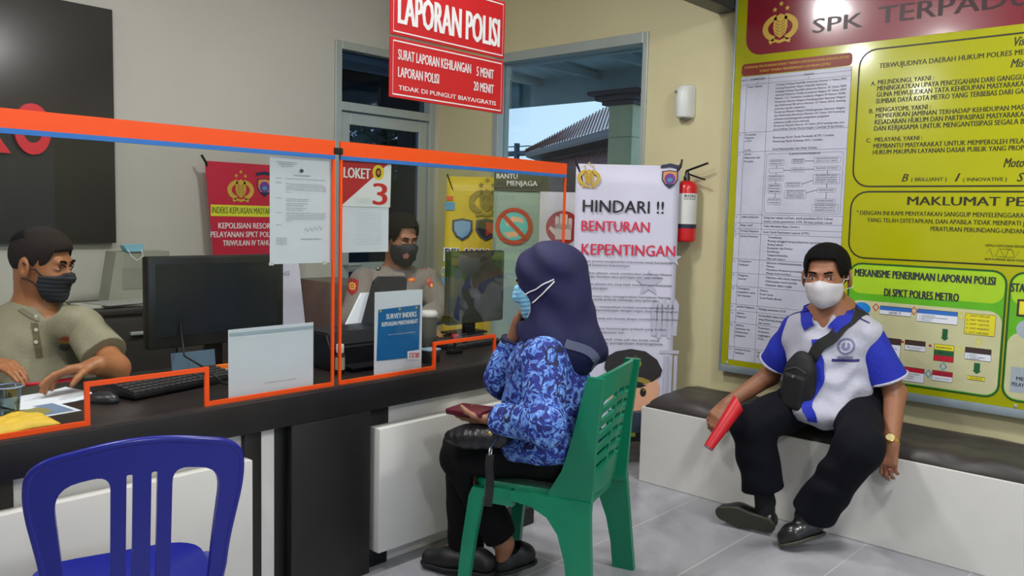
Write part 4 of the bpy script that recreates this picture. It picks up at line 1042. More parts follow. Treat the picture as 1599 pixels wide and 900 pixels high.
# two red signs hung from the ceiling over the counter
def hanging(label, x0, z0, x1, z1, wires):
    t = thing('hanging_sign', label, 'sign', ((x0 + x1) / 2, YP, z0), group='red signs hung over the counter')
    part('sign_board', MB().box((x0, YP, z0), (x1, YP + .008, z1), .001), red, t, world=True)
    for x in (x0 + .08, x1 - .08): part('hanging_wire', MB().tube([(x, YP + .004, z1), (x, YP + .004, wires)], .0012, 6), alu, t, world=True)
    S = Sheet(FY(YP)); S.ink('border', ink_white); S.ink('lettering', ink_white)
    g = .012; S.line('border', [(x0 + g, z0 + g), (x1 - g, z0 + g), (x1 - g, z1 - g), (x0 + g, z1 - g)], .005, True)
    return t, S, loc_on(FY(YP))
t, S, L = hanging('upper red hanging sign with large white letters LAPORAN POLISI', 1.984, 2.0, 2.592, 2.232, ZC)
T(S, L, 'lettering', 'LAPORAN POLISI', (622, 36), (779, 73.5), -16, .05); S.build(t, True)
t, S, L = hanging('lower red hanging sign listing report times in minutes', 1.984, 1.772, 2.590, 1.99, 2.0)
T(S, L, 'lettering', 'SURAT LAPORAN KEHILANGAN', (621.5, 92), (735, 115.5), 75, .03)
T(S, L, 'lettering', '5 MENIT', (744, 118.5), (770.5, 123.5), 103, .03)
T(S, L, 'lettering', 'LAPORAN POLISI', (621.5, 119.5), (685, 131), 103, .03)
T(S, L, 'lettering', '20 MENIT', (739.5, 141), (770.5, 146.5), 126, .03)
T(S, L, 'lettering', 'TIDAK DI PUNGUT BIAYA/GRATIS', (622, 140), (774, 165), 132.5, .045); S.build(t, True)

# sheets on the acrylic screens (inside face)
def taped(name, label, x0, z0, x1, z1, y=2.4485, lean=0.):
    t = thing(name, label, 'notice', ((x0 + x1) / 2, y, z0)); n = 8; v = []; f = []
    for i in range(n + 1):
        for z in (z0, z1): v.append((x0 + (x1 - x0) * i / n, y + .0015 + .003 * math.sin(math.pi * i / n), z))
    for i in range(n): f.append((2 * i, 2 * i + 2, 2 * i + 3, 2 * i + 1))
    bm = bmesh.new(); vs = [bm.verts.new(p) for p in v]
    for q in f: bm.faces.new([vs[k] for k in q])
    solid(bm, -.0006)
    part('sheet', bm, paper, t, world=True); return t, Sheet(FY(y)), loc_on(FY(y))
rnd = random.Random(4)
WORDS = ['Sehubungan dengan pelayanan laporan kepolisian di wilayah', 'hukum serta memperhatikan ketentuan perundang undangan', 'yang berlaku maka disampaikan kepada masyarakat bahwa']
t, S, L = taped('letter_sheet', 'white typed letter taped to the wide screen beside the red poster', 1.492, 1.166, 1.737, 1.522)
S.ink('typing', ink_grey, .0009); S.ink('letterhead', ink_black, .0009)
for k in range(3): T(S, L, 'typing', ['KEPOLISIAN DAERAH LAMPUNG', 'RESOR METRO', 'Jalan Metro'][k], (431 + 4 * k, 254 + 3 * k), (465 - 4 * k, 255 + 3 * k), 252 + 3 * k)
police_emblem(S, 'letterhead', 'typing', *L(471, 267), .014)
T(S, L, 'letterhead', 'TELEGRAM', (458, 275), (484, 276), 273)
for k, (y, x0, x1) in enumerate([(280, 445, 508), (288, 447, 505), (291, 447, 509), (294, 447, 509), (297, 447, 509), (300, 447, 455), (311, 447, 482), (314, 447, 480), (318, 447, 481), (321, 447, 473), (325, 447, 478), (328, 447, 473), (333, 447, 508), (336, 447, 507), (339, 447, 508), (342, 447, 506), (345, 447, 455)]):
    T(S, L, 'typing', WORDS[k % 3] if x1 - x0 > 40 else WORDS[k % 3][:26] if x1 - x0 > 12 else 'Metro', (x0, y + 1), (x1, y + 1), y - .9)
for y in (279, 286, 310, 333, 352): T(S, L, 'typing', 'Nomor', (431, y), (440, y), y - 2)
for y in (373, 376, 379, 382): T(S, L, 'typing', 'Tembusan', (431, y), (448, y), y - 2)
x, y = L(487, 360); S.line('letterhead', [(x - .03 + .006 * k, y + .009 * math.sin(k * 2.1) + .0008 * k) for k in range(13)], .0014)
T(S, L, 'letterhead', 'KAPOLRES METRO', (470, 374), (502, 375), 372); S.build(t, True)
part('tape', MB().box((1.488, 2.4475, 1.162), (1.506, 2.4485, 1.172)), mat('tape', (214, 214, 200), .3), t, world=True); part('tape', MB().box((1.70, 2.4475, 1.16), (1.716, 2.4485, 1.172)), MATS['tape'], t, world=True)
t, S, L = taped('counter_number_sheet', 'white sheet topped by red LOKET 3 card on the narrow screen', 1.766, 1.20, 1.992, 1.526)
S.ink('red_corner', mat('loket_red', (190, 20, 40), .45)); S.ink('card', mat('card_white', (234, 234, 236), .5), .0005); S.ink('lettering', ink_white, .0012); S.ink('numeral', mat('numeral_red', (206, 22, 34), .45), .0012); S.ink('badge', mat('badge_yellow', (236, 206, 30), .5), .0012); S.ink('badge_mark', ink_black, .0016); S.ink('small_print', ink_light, .0012); S.ink('badge_centre', mat('badge_orange', (224, 120, 40), .5), .002)
S.poly('card', [L(533, 250), L(611, 257), L(609, 324), L(533, 322)]); S.poly('red_corner', [L(533, 250), L(606, 256.5), L(533, 321)])
T(S, L, 'lettering', 'LOKET', (536.5, 277), (577.5, 280), 259.5, .06)
S.disc('badge', *L(590.5, 269.5), .027); S.disc('badge_mark', *L(590.5, 270), .013, .017); S.disc('badge_centre', *L(590.5, 269.5), .007, .009)
T(S, L, 'numeral', '3', (582.5, 319.5), (603.5, 320), 284, .05, res=6)
for k in range(4): T(S, L, 'small_print', 'Sentra Pelayanan Kepolisian', (553, 310 + 2.4 * k), (579, 310.5 + 2.4 * k), 308.6 + 2.4 * k)
for k in range(13): T(S, L, 'small_print', WORDS[k % 3], (556, 333 + 4 * k), (596, 333.5 + 4 * k), 331 + 4 * k)
S.build(t, True)
t, S, L = taped('white_notice', 'blank white notice with pale blue top strip standing behind the wide screen', 1.349, .728, 1.672, .957, 2.462)
S.ink('top_strip', mat('strip_pale_blue', (170, 188, 200), .5)); S.ink('caption', ink_grey)
R(S, L, 'top_strip', (358, 521), (489, 513)); T(S, L, 'caption', 'https://survey', (414, 599), (462, 592.5), 597); S.build(t, True)
t, S, L = taped('survey_sheet', 'white sheet with blue SURVEY INDEKS poster behind the narrow screen', 1.941, .728, 2.178, 1.048, 2.462)
S.ink('blue_poster', mat('poster_blue', (14, 104, 166), .45)); S.ink('heading', ink_white, .0012); S.ink('corner', paper, .0011); S.ink('red_squares', mat('square_red', (206, 36, 52), .5), .0015); S.ink('digits', ink_white, .002); S.ink('badges', gold, .0012)
S.poly('blue_poster', [L(591, 484), L(656, 476), L(654, 557), L(588, 564)])
T(S, L, 'heading', 'SURVEY INDEKS', (603, 499), (650, 494), 490.5, .05); T(S, L, 'heading', 'KEPUASAN MASYARAKAT', (596, 511), (652, 504), 504, .05); T(S, L, 'heading', 'Sentra Pelayanan Kepolisian', (606, 524), (648, 519), 522.4)
S.poly('corner', [L(636, 549), L(656, 546), L(655, 562), L(636, 562)])
for k in range(3): R(S, L, 'red_squares', (639 + 5.2 * k, 559), (643.6 + 5.2 * k, 551)); T(S, L, 'digits', '110'[k], (640.2 + 5.2 * k, 558), (642.4 + 5.2 * k, 558), 552)
for x in (594, 624, 650): S.disc('badges', *L(x, 486 - (x - 594) * .1), .005)
S.build(t, True)

# the big yellow board
BX = 4.0
BF = frame((BX, 0, 0), (0, -1, 0), (0, 0, 1)); L = loc_on(BF)
t = thing('information_board', 'large yellow information board with maroon header above the waiting bench', 'board', (BX + .02, 1.35, .58))
part('board_panel', MB().box((BX, .50, .585), (XR - .004, 2.125, 2.75), .003), yellow_p, t, world=True, smooth=40)
b = MB(); b.box((BX - .006, .50, .548), (XR - .004, 2.125, .585), .002); b.box((BX - .004, 2.125, .548), (XR - .004, 2.137, 2.75), .002); part('board_frame', b, mat('frame_grey', (150, 164, 172), .35, .3), t, world=True, smooth=40)
S = Sheet(BF)
S.ink('header_field', maroon); S.ink('gold_emblem', gold, .0014); S.ink('emblem_lines', goldd, .002); S.ink('header_lettering', mat('header_ink', (58, 26, 32), .4), .0014)
ol = mat('dark_olive_ink', (44, 44, 12), .4); S.ink('lettering', ol); S.ink('frames', ol)
S.ink('table_sheet', mat('table_paper', (196, 198, 214), .3, coat=.2), .0006); S.ink('table_lines', mat('table_line', (96, 96, 110), .5), .0012); S.ink('table_typing', mat('table_ink', (62, 60, 72), .5), .0013); S.ink('table_title', brownred, .0008); S.ink('table_title_lettering', gold, .0014)
def PL(x, y): return L(x, y)
hx0 = PL(1166, 45)[0]; hz = un(1183, 86, 0, BX)[2]
S.poly('header_field', [p for p in rrect(hx0, hz, -.52, 2.74, .085)])
ex_, ez_ = PL(1218.5, 43); police_emblem(S, 'gold_emblem', 'emblem_lines', ex_, ez_, .17)
T(S, L, 'header_lettering', 'SPK', (1269, 52.5), (1347, 42), 29, .05); T(S, L, 'header_lettering#t', 'TERPAD', (1371, 38), (1572, 11), 10, .05); T(S, L, 'header_lettering#t', 'U', (1578, 10.5), (1609, 7), -21, .05)
for nm, a, b_, tp, bo in [
    ('TERWUJUDNYA DAERAH HUKUM POLRES ME', (1373, 105), (1599, 87), 97, .05), ('MELINDUNGI, YAKNI :', (1371, 132), (1458, 125), 124.5, .05), ('A.', (1360, 134), (1367, 133.4), 127, .05),
    ('MENINGKATKAN UPAYA PENCEGAHAN DARI GANGGU', (1370, 142), (1599, 124), 134, .05), ('GUNA MEWUJUDKAN TATA KEHIDUPAN MASYARAKA', (1369, 151.5), (1599, 135), 143.5, .05), ('SUMBAR DAYA KOTA METRO YANG TERBEBAS DARI GA', (1368, 161.5), (1599, 146.5), 153.5, .05),
    ('B.', (1357, 177), (1364, 176.5), 170, .05), ('MENGAYOMI, YAKNI :', (1368, 175.5), (1453, 170), 168, .05), ('MEMBERIKAN JAMINAN TERHADAP KEHIDUPAN MAS', (1367, 185), (1599, 170.5), 177.5, .05), ('KESADARAN HUKUM DAN PARTIPASIPASI MASYARAKA', (1366, 195), (1599, 182), 187, .05), ('DAN KERJASAMA UNTUK MENGANTISIPASI SEGALA B', (1365, 204.5), (1599, 193.5), 196.5, .05),
    ('C.', (1353, 223), (1360, 222.6), 216, .05), ('MELAYANI, YAKNI :', (1366, 222), (1440, 218), 215, .05), ('MEMBANTU MASYARAKAT UNTUK MEMPEROLEH PELA', (1364, 232), (1599, 223.5), 224.5, .05), ('HUKUM MAUPUN LAYANAN DASAR PUBLIK YANG PROP', (1363, 241.5), (1599, 234.5), 234, .05),
    ('( BRILLIANT )', (1423, 283), (1478, 283), 277, .05), ('( INNOVATIVE )', (1504, 283), (1572, 283), 277, .05),
    ('MAKLUMAT PE', (1417, 320), (1599, 322.5), 306, .07), ('" DENGAN INI KAMI MENYATAKAN SANGGUP MENYELENGGARA', (1338, 335), (1599, 341), 328, .04), ('YANG TELAH DITETAPKAN, DAN APABILA TIDAK MENEPATI J', (1354, 347), (1599, 352.5), 340, .04), ('PERATURAN PERUNDANG-UNDAN', (1453, 361), (1599, 365), 353.5, .04),
    ('KEPALA KEPOLISIAN RESOR', (1539, 385), (1599, 387.5), 381, .04), ('KOTA METRO', (1562, 390), (1580, 391), 388, .03), ('AJUN KOMISARIS BESAR POLISI', (1537, 406), (1599, 409), 402.5, .04), ('NAMA', (1557, 402), (1584, 403.4), 400, .0)]:
    T(S, L, 'lettering#' + nm, nm, a, b_, tp, bo)
for nm, a, b_, tp in [('Vis', (1584, 72), (1600, 70.5), 57), ('Mis', (1578, 106), (1599, 104), 92), ('Moto', (1567, 262), (1599, 260.5), 247), ('B', (1408, 283.5), (1418, 283.5), 271), ('I', (1491, 283.5), (1499, 283.5), 270), ('S', (1588, 283.5), (1599, 283.5), 269)]:
    T(S, L, 'lettering#' + nm, nm, a, b_, tp, .04, .3)
x, y = PL(1565, 397); S.line('lettering', [(x - .06 + .012 * k, y + .022 * math.sin(k * 1.9) + .001 * k) for k in range(11)], .0018)
S.line('frames', rrect(-1.488, 1.522, -.40 + -.12, 2.15, .075), .0075, True)
S.line('frames', rrect(-1.488, 1.188, -.52, 1.498, .075), .0075, True)
# diagram panel
gp = mat('leaf_green_print', (96, 178, 34), .3, coat=.2); gd = mat('deep_green_print', (34, 84, 30), .4); be = mat('beige_print', (202, 200, 156), .35, coat=.2)
S.ink('green_field', gp, .0006); S.ink('green_outline', gd, .0012); S.ink('lime_band', mat('lime_print', (166, 206, 40), .3, coat=.2), .0009); S.ink('beige_field', be, .0013)
S.ink('diagram_white', paper, .0018); S.ink('diagram_blue', mat('diagram_blue', (50, 110, 196), .5), .0021); S.ink('diagram_yellow', mat('diagram_yellow', (226, 214, 40), .5), .0021); S.ink('diagram_green', mat('diagram_green', (28, 94, 50), .5), .0021); S.ink('diagram_brown', mat('diagram_brown', (64, 46, 44), .5), .0021); S.ink('diagram_red', mat('diagram_red', (190, 26, 50), .5), .0021); S.ink('diagram_lines', ol, .0025); S.ink('diagram_lettering', mat('diagram_ink', (40, 40, 60), .5), .0028); S.ink('diagram_cyan', mat('diagram_cyan', (16, 130, 210), .5), .0018)
gx0 = PL(1322, 500)[0]; gx1 = PL(1566, 520)[0]; gz1 = PL(1450, 417.5)[1]; gz0 = PL(1480, 611)[1]
S.poly('green_field', rrect(gx0, gz0, gx1, gz1, .055)); S.line('green_outline', rrect(gx0, gz0, gx1, gz1, .055), .008, True)
S.poly('lime_band', rrect(gx0 + .006, gz1 - .14, gx1 - .006, gz1 - .006, .05))
bz1 = PL(1450, 478)[1]; S.poly('beige_field', rrect(gx0 + .006, gz0 + .008, gx1 - .006, bz1, .05))
T(S, L, 'diagram_lettering', 'MEKANISME PENERIMAAN LAPORAN POLISI', (1335, 430), (1554, 446.5), 418, .06); T(S, L, 'diagram_lettering#di', 'DI SPKT POLRES METRO', (1381, 462.5), (1497, 471), 450, .06)
S.disc('diagram_cyan', *PL(1346, 482), .04, .03)
def box(a, b_, inks, txt=()):
    x0, y1 = PL(*a); x1, y0 = PL(*b_); tot = sum(h for _, h in inks); y = y1; u_ = '#%d' % a[0]
    for k, h in inks: S.rect(k + u_, x0, y - (y1 - y0) * h / tot, x1, y); y -= (y1 - y0) * h / tot
    S.line('diagram_lines' + u_, [(x0, y0), (x1, y0), (x1, y1), (x0, y1)], .002, True)
    for s_, u, v_, w, h in txt: S.text('diagram_lettering' + u_, s_, x0 + u * (x1 - x0), y0 + v_ * (y1 - y0), h * (y1 - y0), w * (x1 - x0))
box((1374.6, 477.5), (1422.7, 495), [('diagram_blue', 1), ('diagram_white', 1)], [('SPKT', .3, .12, .4, .28)])
box((1433, 482.5), (1494.6, 508), [('diagram_blue', 1), ('diagram_white', 2)], [('1. MENERIMA', .06, .5, .4, .08), ('2. MENDENGARKAN PELAPOR', .06, .37, .7, .08), ('3. MENCATAT', .06, .24, .35, .08), ('4. MENILAI', .06, .1, .3, .08)])
box((1508, 489), (1553, 526), [('diagram_yellow', 1)], [('%d. UNIT %s' % (k + 1, w), .05, .85 - .2 * k, .75, .1) for k, w in enumerate(['PIDUM', 'TIPIDKOR', 'LANTAS', 'RESKRIM', 'SABHARA'])])
box((1459.7, 537), (1488.5, 566.5), [('diagram_yellow', 1), ('diagram_green', 1), ('diagram_red', 1)], [('PENERIMAAN', .08, .77, .8, .1), ('SELESAI', .2, .45, .6, .1)])
box((1413.7, 530.5), (1444.5, 550), [('diagram_brown', 1), ('diagram_white', 1)], [('PELAPORAN', .1, .25, .8, .12), ('POLISI', .25, .08, .5, .1)])
box((1380, 527), (1405.5, 560), [('diagram_brown', 1), ('diagram_white', 2)], [('BUKTI', .3, .4, .5, .08)])
box((1507.8, 542), (1547, 565.5), [('diagram_brown', 1), ('diagram_white', 1.2)], [('1. SURAT', .08, .36, .4, .1), ('2. TANDA TERIMA', .08, .2, .7, .1), ('3. LAPORAN', .08, .05, .5, .1)])
box((1511, 586.5), (1537.7, 596), [('diagram_yellow', 1)], [('SELESAI', .15, .3, .7, .4)])
box((1411, 572.5), (1442.4, 599), [('diagram_red', 1), ('diagram_white', 2)], [('1. PENYIDIK', .1, .5, .7, .09), ('2. SAKSI', .1, .34, .4, .09), ('3. BUKTI', .1, .18, .4, .09)])
box((1456.4, 578), (1486.8, 598), [('diagram_red', 1), ('diagram_white', 1)], [('POLRES METRO', .08, .62, .84, .18), ('TINDAK LANJUT', .1, .2, .8, .12)])
for a, b_ in (((1472, 513.6), (1479.5, 528)), ((1521.5, 566.6), (1530, 580))):
    x0, y1 = PL(*a); x1, y0 = PL(*b_); S.rect('diagram_green#a%d' % a[0], x0, y0, x1, y1); m_ = (x0 + x1) / 2; S.poly('diagram_green#a%d' % a[0], [(x0 - .006, y0), (m_, y0 - .014), (x1 + .006, y0)])
for ink, pts in (('diagram_red', [(1368, 480), (1427.5, 485.5), (1409.5, 534), (1452.7, 540)]), ('diagram_yellow', [(1501.5, 493), (1528, 534), (1498, 546)]), ('diagram_cyan', [(1473, 572.5), (1450, 584)])):
    for k, (x, y) in enumerate(pts):
        u, v_ = PL(x, y)
        if ink == 'diagram_red' and k > 1: S.disc(ink + '#d%d' % k, u, v_, .006)
        else: S.line(ink + '#d%d' % k, [(u - .013, v_), (u, v_ + .017), (u + .013, v_), (u, v_ - .017)], .005, True)
# the neighbouring panel, cut by the picture
qx0 = PL(1573.5, 500)[0]; S.poly('green_field', rrect(qx0, gz0, -.52, gz1 - .0, .055)); S.line('green_outline', rrect(qx0, gz0, -.52, gz1, .055), .008, True)
S.poly('lime_band', rrect(qx0 + .006, gz1 - .14, -.53, gz1 - .006, .05)); S.poly('beige_field', rrect(qx0 + .006, gz0 + .008, -.53, bz1 - .08, .05))
T(S, L, 'diagram_lettering#sta', 'STA', (1579, 455), (1600, 457), 441, .06)
R(S, L, 'diagram_brown', (1587, 494), (1640, 471)); S.ink('diagram_inner', MATS['diagram_yellow'], .003); R(S, L, 'diagram_inner', (1591, 491), (1636, 474))
S.ink('diagram_grey', mat('diagram_grey', (166, 176, 186), .5), .0021); S.disc('diagram_grey', *PL(1604, 515), .04); R(S, L, 'diagram_grey', (1576, 611), (1640, 580))
T(S, L, 'diagram_lettering#me', 'ME', (1587, 594), (1599, 595), 588, .04); T(S, L, 'diagram_lettering#me', 'PELAY', (1580, 603), (1599, 604), 597, .04)
# the table
tx0, tx1, tz0, tz1 = -2.085, -1.523, .616, 2.084
S.rect('table_sheet', tx0, tz0, tx1, tz1); S.poly('table_title', rrect(tx0, 2.088, tx1, 2.148, .018))
S.text('table_title_lettering', 'STANDAR PELAYANAN SURAT TANDA LAPORAN KEHILANGAN (STLK)', (tx0 + tx1) / 2, 2.124, .012, .53, 'c', .03); S.text('table_title_lettering', 'SURAT TANDA PENERIMAAN LAPORAN (STPL)', (tx0 + tx1) / 2, 2.1, .012, .36, 'c', .03)
zr = lambda y, x=1150: un(x, y, 0, BX)[2]
rows = [zr(127.5), zr(134.5), zr(208), zr(238), zr(335), zr(348), zr(357), zr(365), zr(404), zr(426), zr(446.5), zr(475), zr(485), zr(504), zr(542)]
c1, c2 = tx0 + .032, tx0 + .15
for z in rows: S.line('table_lines', [(tx0, z), (tx1, z)], .0016)
for x in (c1, c2): S.line('table_lines', [(x, tz0), (x, tz1)], .0016)
S.line('table_lines', [(tx0, tz0), (tx1, tz0), (tx1, tz1), (tx0, tz1)], .0016, True)
tt = lambda s_, x, z, h=.0105, w=None, al='l': S.text('table_typing', s_, x, z, h, w, al, .02)
tt('NO', tx0 + .016, tz1 - .022, .009, None, 'c'); tt('KOMPONEN', (c1 + c2) / 2, tz1 - .022, .01, None, 'c'); tt('URAIAN', (c2 + tx1) / 2, tz1 - .022, .01, None, 'c')
for s_, x in (('1', tx0 + .016), ('2', (c1 + c2) / 2), ('3', (c2 + tx1) / 2)): tt(s_, x, rows[1] + .004, .009, None, 'c')
body = [('1.', 'Dasar Hukum', ['Undang-Undang Republik Indonesia Nomor 2 Tahun 2002', 'tentang Kepolisian Negara Republik Indonesia;', 'Undang-Undang Republik Indonesia Nomor 25 Tahun 2009', 'tentang Pelayanan Publik (Lembaran Negara RI Tahun 2009', 'Nomor 112, Tambahan Lembaran Negara RI Nomor 5038);', 'Peraturan Menteri Negara Pendayagunaan Aparatur Negara', 'dan Reformasi Birokrasi Nomor 15 Tahun 2014, tentang', 'pedoman standar pelayanan;', 'Peraturan Menteri Negara Pendayagunaan Aparatur Negara', 'dan Reformasi Birokrasi Nomor 24 Tahun 2014 tentang', 'pedoman penyelenggaraan pengelolaan pengaduan', 'pelayanan publik secara nasional;', 'Peraturan Kapolri Nomor 18 Tahun 2014 tentang tata cara', 'penerbitan Surat Keterangan Catatan Kepolisian.'], 1),
        ('2.', 'Persyaratan|Pelayanan|a.STLK|||b.STPL', ['', 'Photocopy Kartu Tanda Penduduk (KTP) 1 Lembar;', 'Photocopy Kartu Keluarga (KK) 1 Lembar;', '', 'Surat Rekomendasi dari Pihak Terkait;'], 2), ('3.', 'Sistem|Mekanisme dan|Prosedur', [], 3),
        ('4.', 'waktu pelayanan', ['Setiap hari selama 1x24 jam, untuk penerbitan STLK 5 (lima)', 'menit, untuk penerbitan STPL 20 (dua puluh) menit'], 4), ('5.', 'Biaya / tarif', ['Tidak dikenakan Biaya ( Gratis )'], 5), ('6.', 'Produk Pelayanan', ['Surat Tanda Penerimaan Laporan (STPL)'], 6),
        ('7.', 'Sarana Prasarana', ['Tersedianya:', 'Ruang tunggu/ruang pelayanan (prioritas Khusus);', 'Ruang Laktasi;', 'Komputer dan Printer;', 'Kursi/meja;', 'Telepon/Faksimile;', 'Alat tulis kantor;'], 7), ('8.', 'Kompetensi|Pelaksana', ['Informasi melalui/menyampaikan', 'Mampu;', 'Memahami Peraturan perundangan', 'Mampu berkomunikasi;'], 8), ('9.', 'Pengawas|Internal', ['Dilakukan oleh atasan langsung', 'Dilaksanakan secara berkala', 'Dilakukan dalam rangka'], 9), ('10.', 'Penanganan|pengaduan, saran|dan masukan', ['Melalui:', 'Kotak Saran', 'Sosial Media (Email)'], 10), ('11.', 'Jumlah Pelaksana', ['Petugas pelayanan STLK'], 11), ('12.', 'Jaminan|Pelayanan', ['Diwujudkan dalam bentuk', 'yang didukung petugas', 'dan santun.'], 12), ('13.', 'Jaminan|keamanan dan|keselamatan|pelayanan', ['Keamanan;', 'Dokumen;', 'Lingkungan;', 'STLK;'], 13), ('14.', 'Evaluasi Kinerja|Pelaksana', ['Evaluasi penerapan', 'dilaksanakan minimal'], 14)]
for no, name, lines, r in body:
    z1 = rows[r]; z0 = rows[r + 1] if r + 1 < len(rows) else tz0; tt(no, tx0 + .006, z1 - .017, .009)
    nn = name.split('|'); st = min(.0185, (z1 - z0 - .004) / max(1, len(nn)))
    for k, s_ in enumerate(nn):
        if s_: tt(s_, c1 + .006, z1 - .016 - k * st, min(.0105, st * .6))
    if lines:
        st = min(.019, (z1 - z0 - .004) / len(lines))
        for k, s_ in enumerate(lines):
            if s_: tt(s_, c2 + (.04 if r in (1, 2, 7, 8, 9) else .012), z1 - .004 - (k + .75) * st, min(.0108, st * .6), (tx1 - c2 - .06) if len(s_) > 46 else None)
# small flow chart inside row three
fx = lambda u: c2 + .012 + u * (tx1 - c2 - .03); fz = lambda v: rows[3] - .03 - v * (rows[3] - rows[4] - .05)
S.line('table_lines', rrect(c2 + .01, rows[4] + .01, tx1 - .014, rows[3] - .014, .015), .0016, True); tt('ALUR PELAYANAN PENERBITAN', (c2 + tx1) / 2, rows[3] - .022, .008, None, 'c')
for u0, v0, u1, v1, n in [(.04, .05, .24, .16, 2), (.04, .21, .24, .29, 0), (.03, .34, .25, .44, 2), (.04, .5, .22, .67, 3), (.04, .76, .22, .88, 2), (.34, .05, .52, .13, 2), (.34, .21, .52, .28, 1), (.64, .03, .98, .13, 2), (.64, .19, .98, .26, 1), (.64, .33, .98, .5, 4), (.27, .47, .5, .56, 2), (.27, .61, .56, .77, 4), (.7, .58, .94, .65, 1), (.68, .77, .94, .84, 1), (.65, .86, .98, 1.0, 3)]:
    S.line('table_lines', rrect(fx(u0), fz(v1), fx(u1), fz(v0), .006, 3), .0014, True)
    for k in range(n): tt(['PELAPOR DATANG', 'PETUGAS SPKT', 'MENERIMA LAPORAN', 'DOKUMEN'][k], (fx(u0) + fx(u1)) / 2, fz(v0 + (v1 - v0) * (k + .8) / (n + .3)), .0065, (fx(u1) - fx(u0)) * .8, 'c')
for p in ([(.14, .16), (.14, .21)], [(.14, .29), (.14, .34)], [(.14, .44), (.14, .5)], [(.14, .67), (.14, .76)], [(.24, .25), (.34, .25)], [(.52, .09), (.64, .09)], [(.52, .24), (.64, .24)], [(.82, .26), (.82, .33)], [(.82, .5), (.82, .58)], [(.7, .61), (.56, .66)], [(.82, .65), (.82, .77)], [(.64, .44), (.5, .5)]):
    S.line('table_lines', [(fx(u), fz(v_)) for u, v_ in p], .0028)
S.build(t, True)
for y_ in (2.09, .75): part('screw', MB().lathe([(.008, 0), (.008, .003), (.0001, .005)], (BX, y_, .597), 12, M=Matrix.Rotation(-math.pi / 2, 4, 'Y')), alu, t, world=True)

# ------------------------------------------------------------------ standing banners
def standing(label, pl, pr, F, top, bottom, m, skew=0., hooks=True):
    a = W(*pl, F); b_ = W(*pr, F); zt = (a[2] + b_[2]) / 2; a[2] = b_[2] = bottom; x = Vector(b_ - a); w = x.length
    fr = frame(a, x, (0, 0, 1)); H = zt - bottom
    t = thing('standing_banner', label, 'banner', tuple((a + b_) / 2)); n = 14; v = []; f = []
    def off(u, v_): return .006 * math.sin(u * 5 + v_ * 4) * 1.0 - .004
    for i in range(n + 1):
        for j in range(n + 1):
            u = i / n; q = j / n; v.append(fr @ Vector((u * w + skew * (1 - q) * (1 - u), q * H, -.008 + .004 * math.sin(u * 7 + q * 3))))
    for i in range(n):
        for j in range(n): k = i * (n + 1) + j; f.append((k, k + n + 1, k + n + 2, k + 1))
    bm = bmesh.new(); vs = [bm.verts.new(p) for p in v]
    for q in f: bm.faces.new([vs[k] for k in q])
    solid(bm, .001); part('banner_sheet', bm, m, t, world=True, smooth=180)
    c = [fr @ Vector(p) for p in ((w * .5, H * .5, -.07), (.0, H + .012, -.004), (w, H + .012, -.004), (.02, .01, -.012), (w - .02, .01, -.012))]
    foot = [fr @ Vector((w * .5, 0, .0)) for _ in range(2)]
    for e in (1, 2): part('support_arm', MB().tube([c[0], c[e]], .005, 8), jet, t, world=True)
    for e in (3, 4): part('support_arm', MB().tube([c[0], c[e]], .005, 8), jet, t, world=True)
    g = fr @ Vector((w * .5, -bottom + .004, -.18)); part('foot_rod', MB().tube([c[0], g], .006, 8), jet, t, world=True)
    for sx in (.2, .8): part('foot_rod', MB().tube([c[0], fr @ Vector((w * sx, -bottom + .004, -.02))], .006, 8), jet, t, world=True)
    if hooks:
        for sx in (0, w): part('corner_hook', MB().tube([fr @ Vector((sx + (.012 if sx == 0 else -.012), H - .02, .004)), fr @ Vector((sx, H - .005, .005)), fr @ Vector((sx + (-.004 if sx == 0 else .006), H + .035, -.002))], .0055, 8), jet, t, world=True, smooth=60)
    return t, Sheet(fr), loc_on(fr), w, H
bw = mat('banner_white', (212, 210, 228), .5, var=.01)
t, S, L, w, H = standing('white banner HINDARI BENTURAN KEPENTINGAN standing beside the fire extinguisher', (900, 257), (1063, 258), 4.40, 0, .13, bw)
S.ink('gold_emblem', gold); S.ink('emblem_lines', goldd, .0014); S.ink('black_heading', ink_black); S.ink('red_heading', mat('heading_red', (214, 36, 72), .5)); S.ink('paragraphs', mat('para_ink', (82, 80, 96), .6), .0012); S.ink('pale_motif', mat('pale_motif', (186, 186, 204), .6), .0005)
police_emblem(S, 'gold_emblem', 'emblem_lines', *L(919.5, 278), .115)
def region_shield(S, x, y, s):
    for nm, m, h in (('shield_dark', mat('shield_navy', (36, 42, 70), .5), .001), ('shield_orange', mat('shield_orange', (222, 150, 80), .5), .0014), ('shield_disc', mat('shield_purple', (112, 58, 150), .5), .0018), ('shield_green', mat('shield_teal', (60, 150, 170), .5), .0022)): S.ink(nm, m, h)
    o = [(-.5, .45), (0, .52), (.5, .45), (.5, -.1), (.3, -.4), (0, -.62), (-.3, -.4), (-.5, -.1)]
    S.poly('shield_dark', [(x + a * s, y + b * s) for a, b in o]); S.poly('shield_orange', [(x + a * s * .85, y + b * s * .85 + .02 * s) for a, b in o[:5] + o[6:]])
    S.disc('shield_disc', x, y - .02 * s, .34 * s); S.disc('shield_green', x, y - .08 * s, .17 * s, .12 * s); S.poly('shield_dark', [(x - .6 * s, y + .62 * s), (x, y + .74 * s), (x + .6 * s, y + .62 * s), (x + .58 * s, y + .82 * s), (x, y + .94 * s), (x - .58 * s, y + .82 * s)])
region_shield(S, *L(1046, 279), .085)
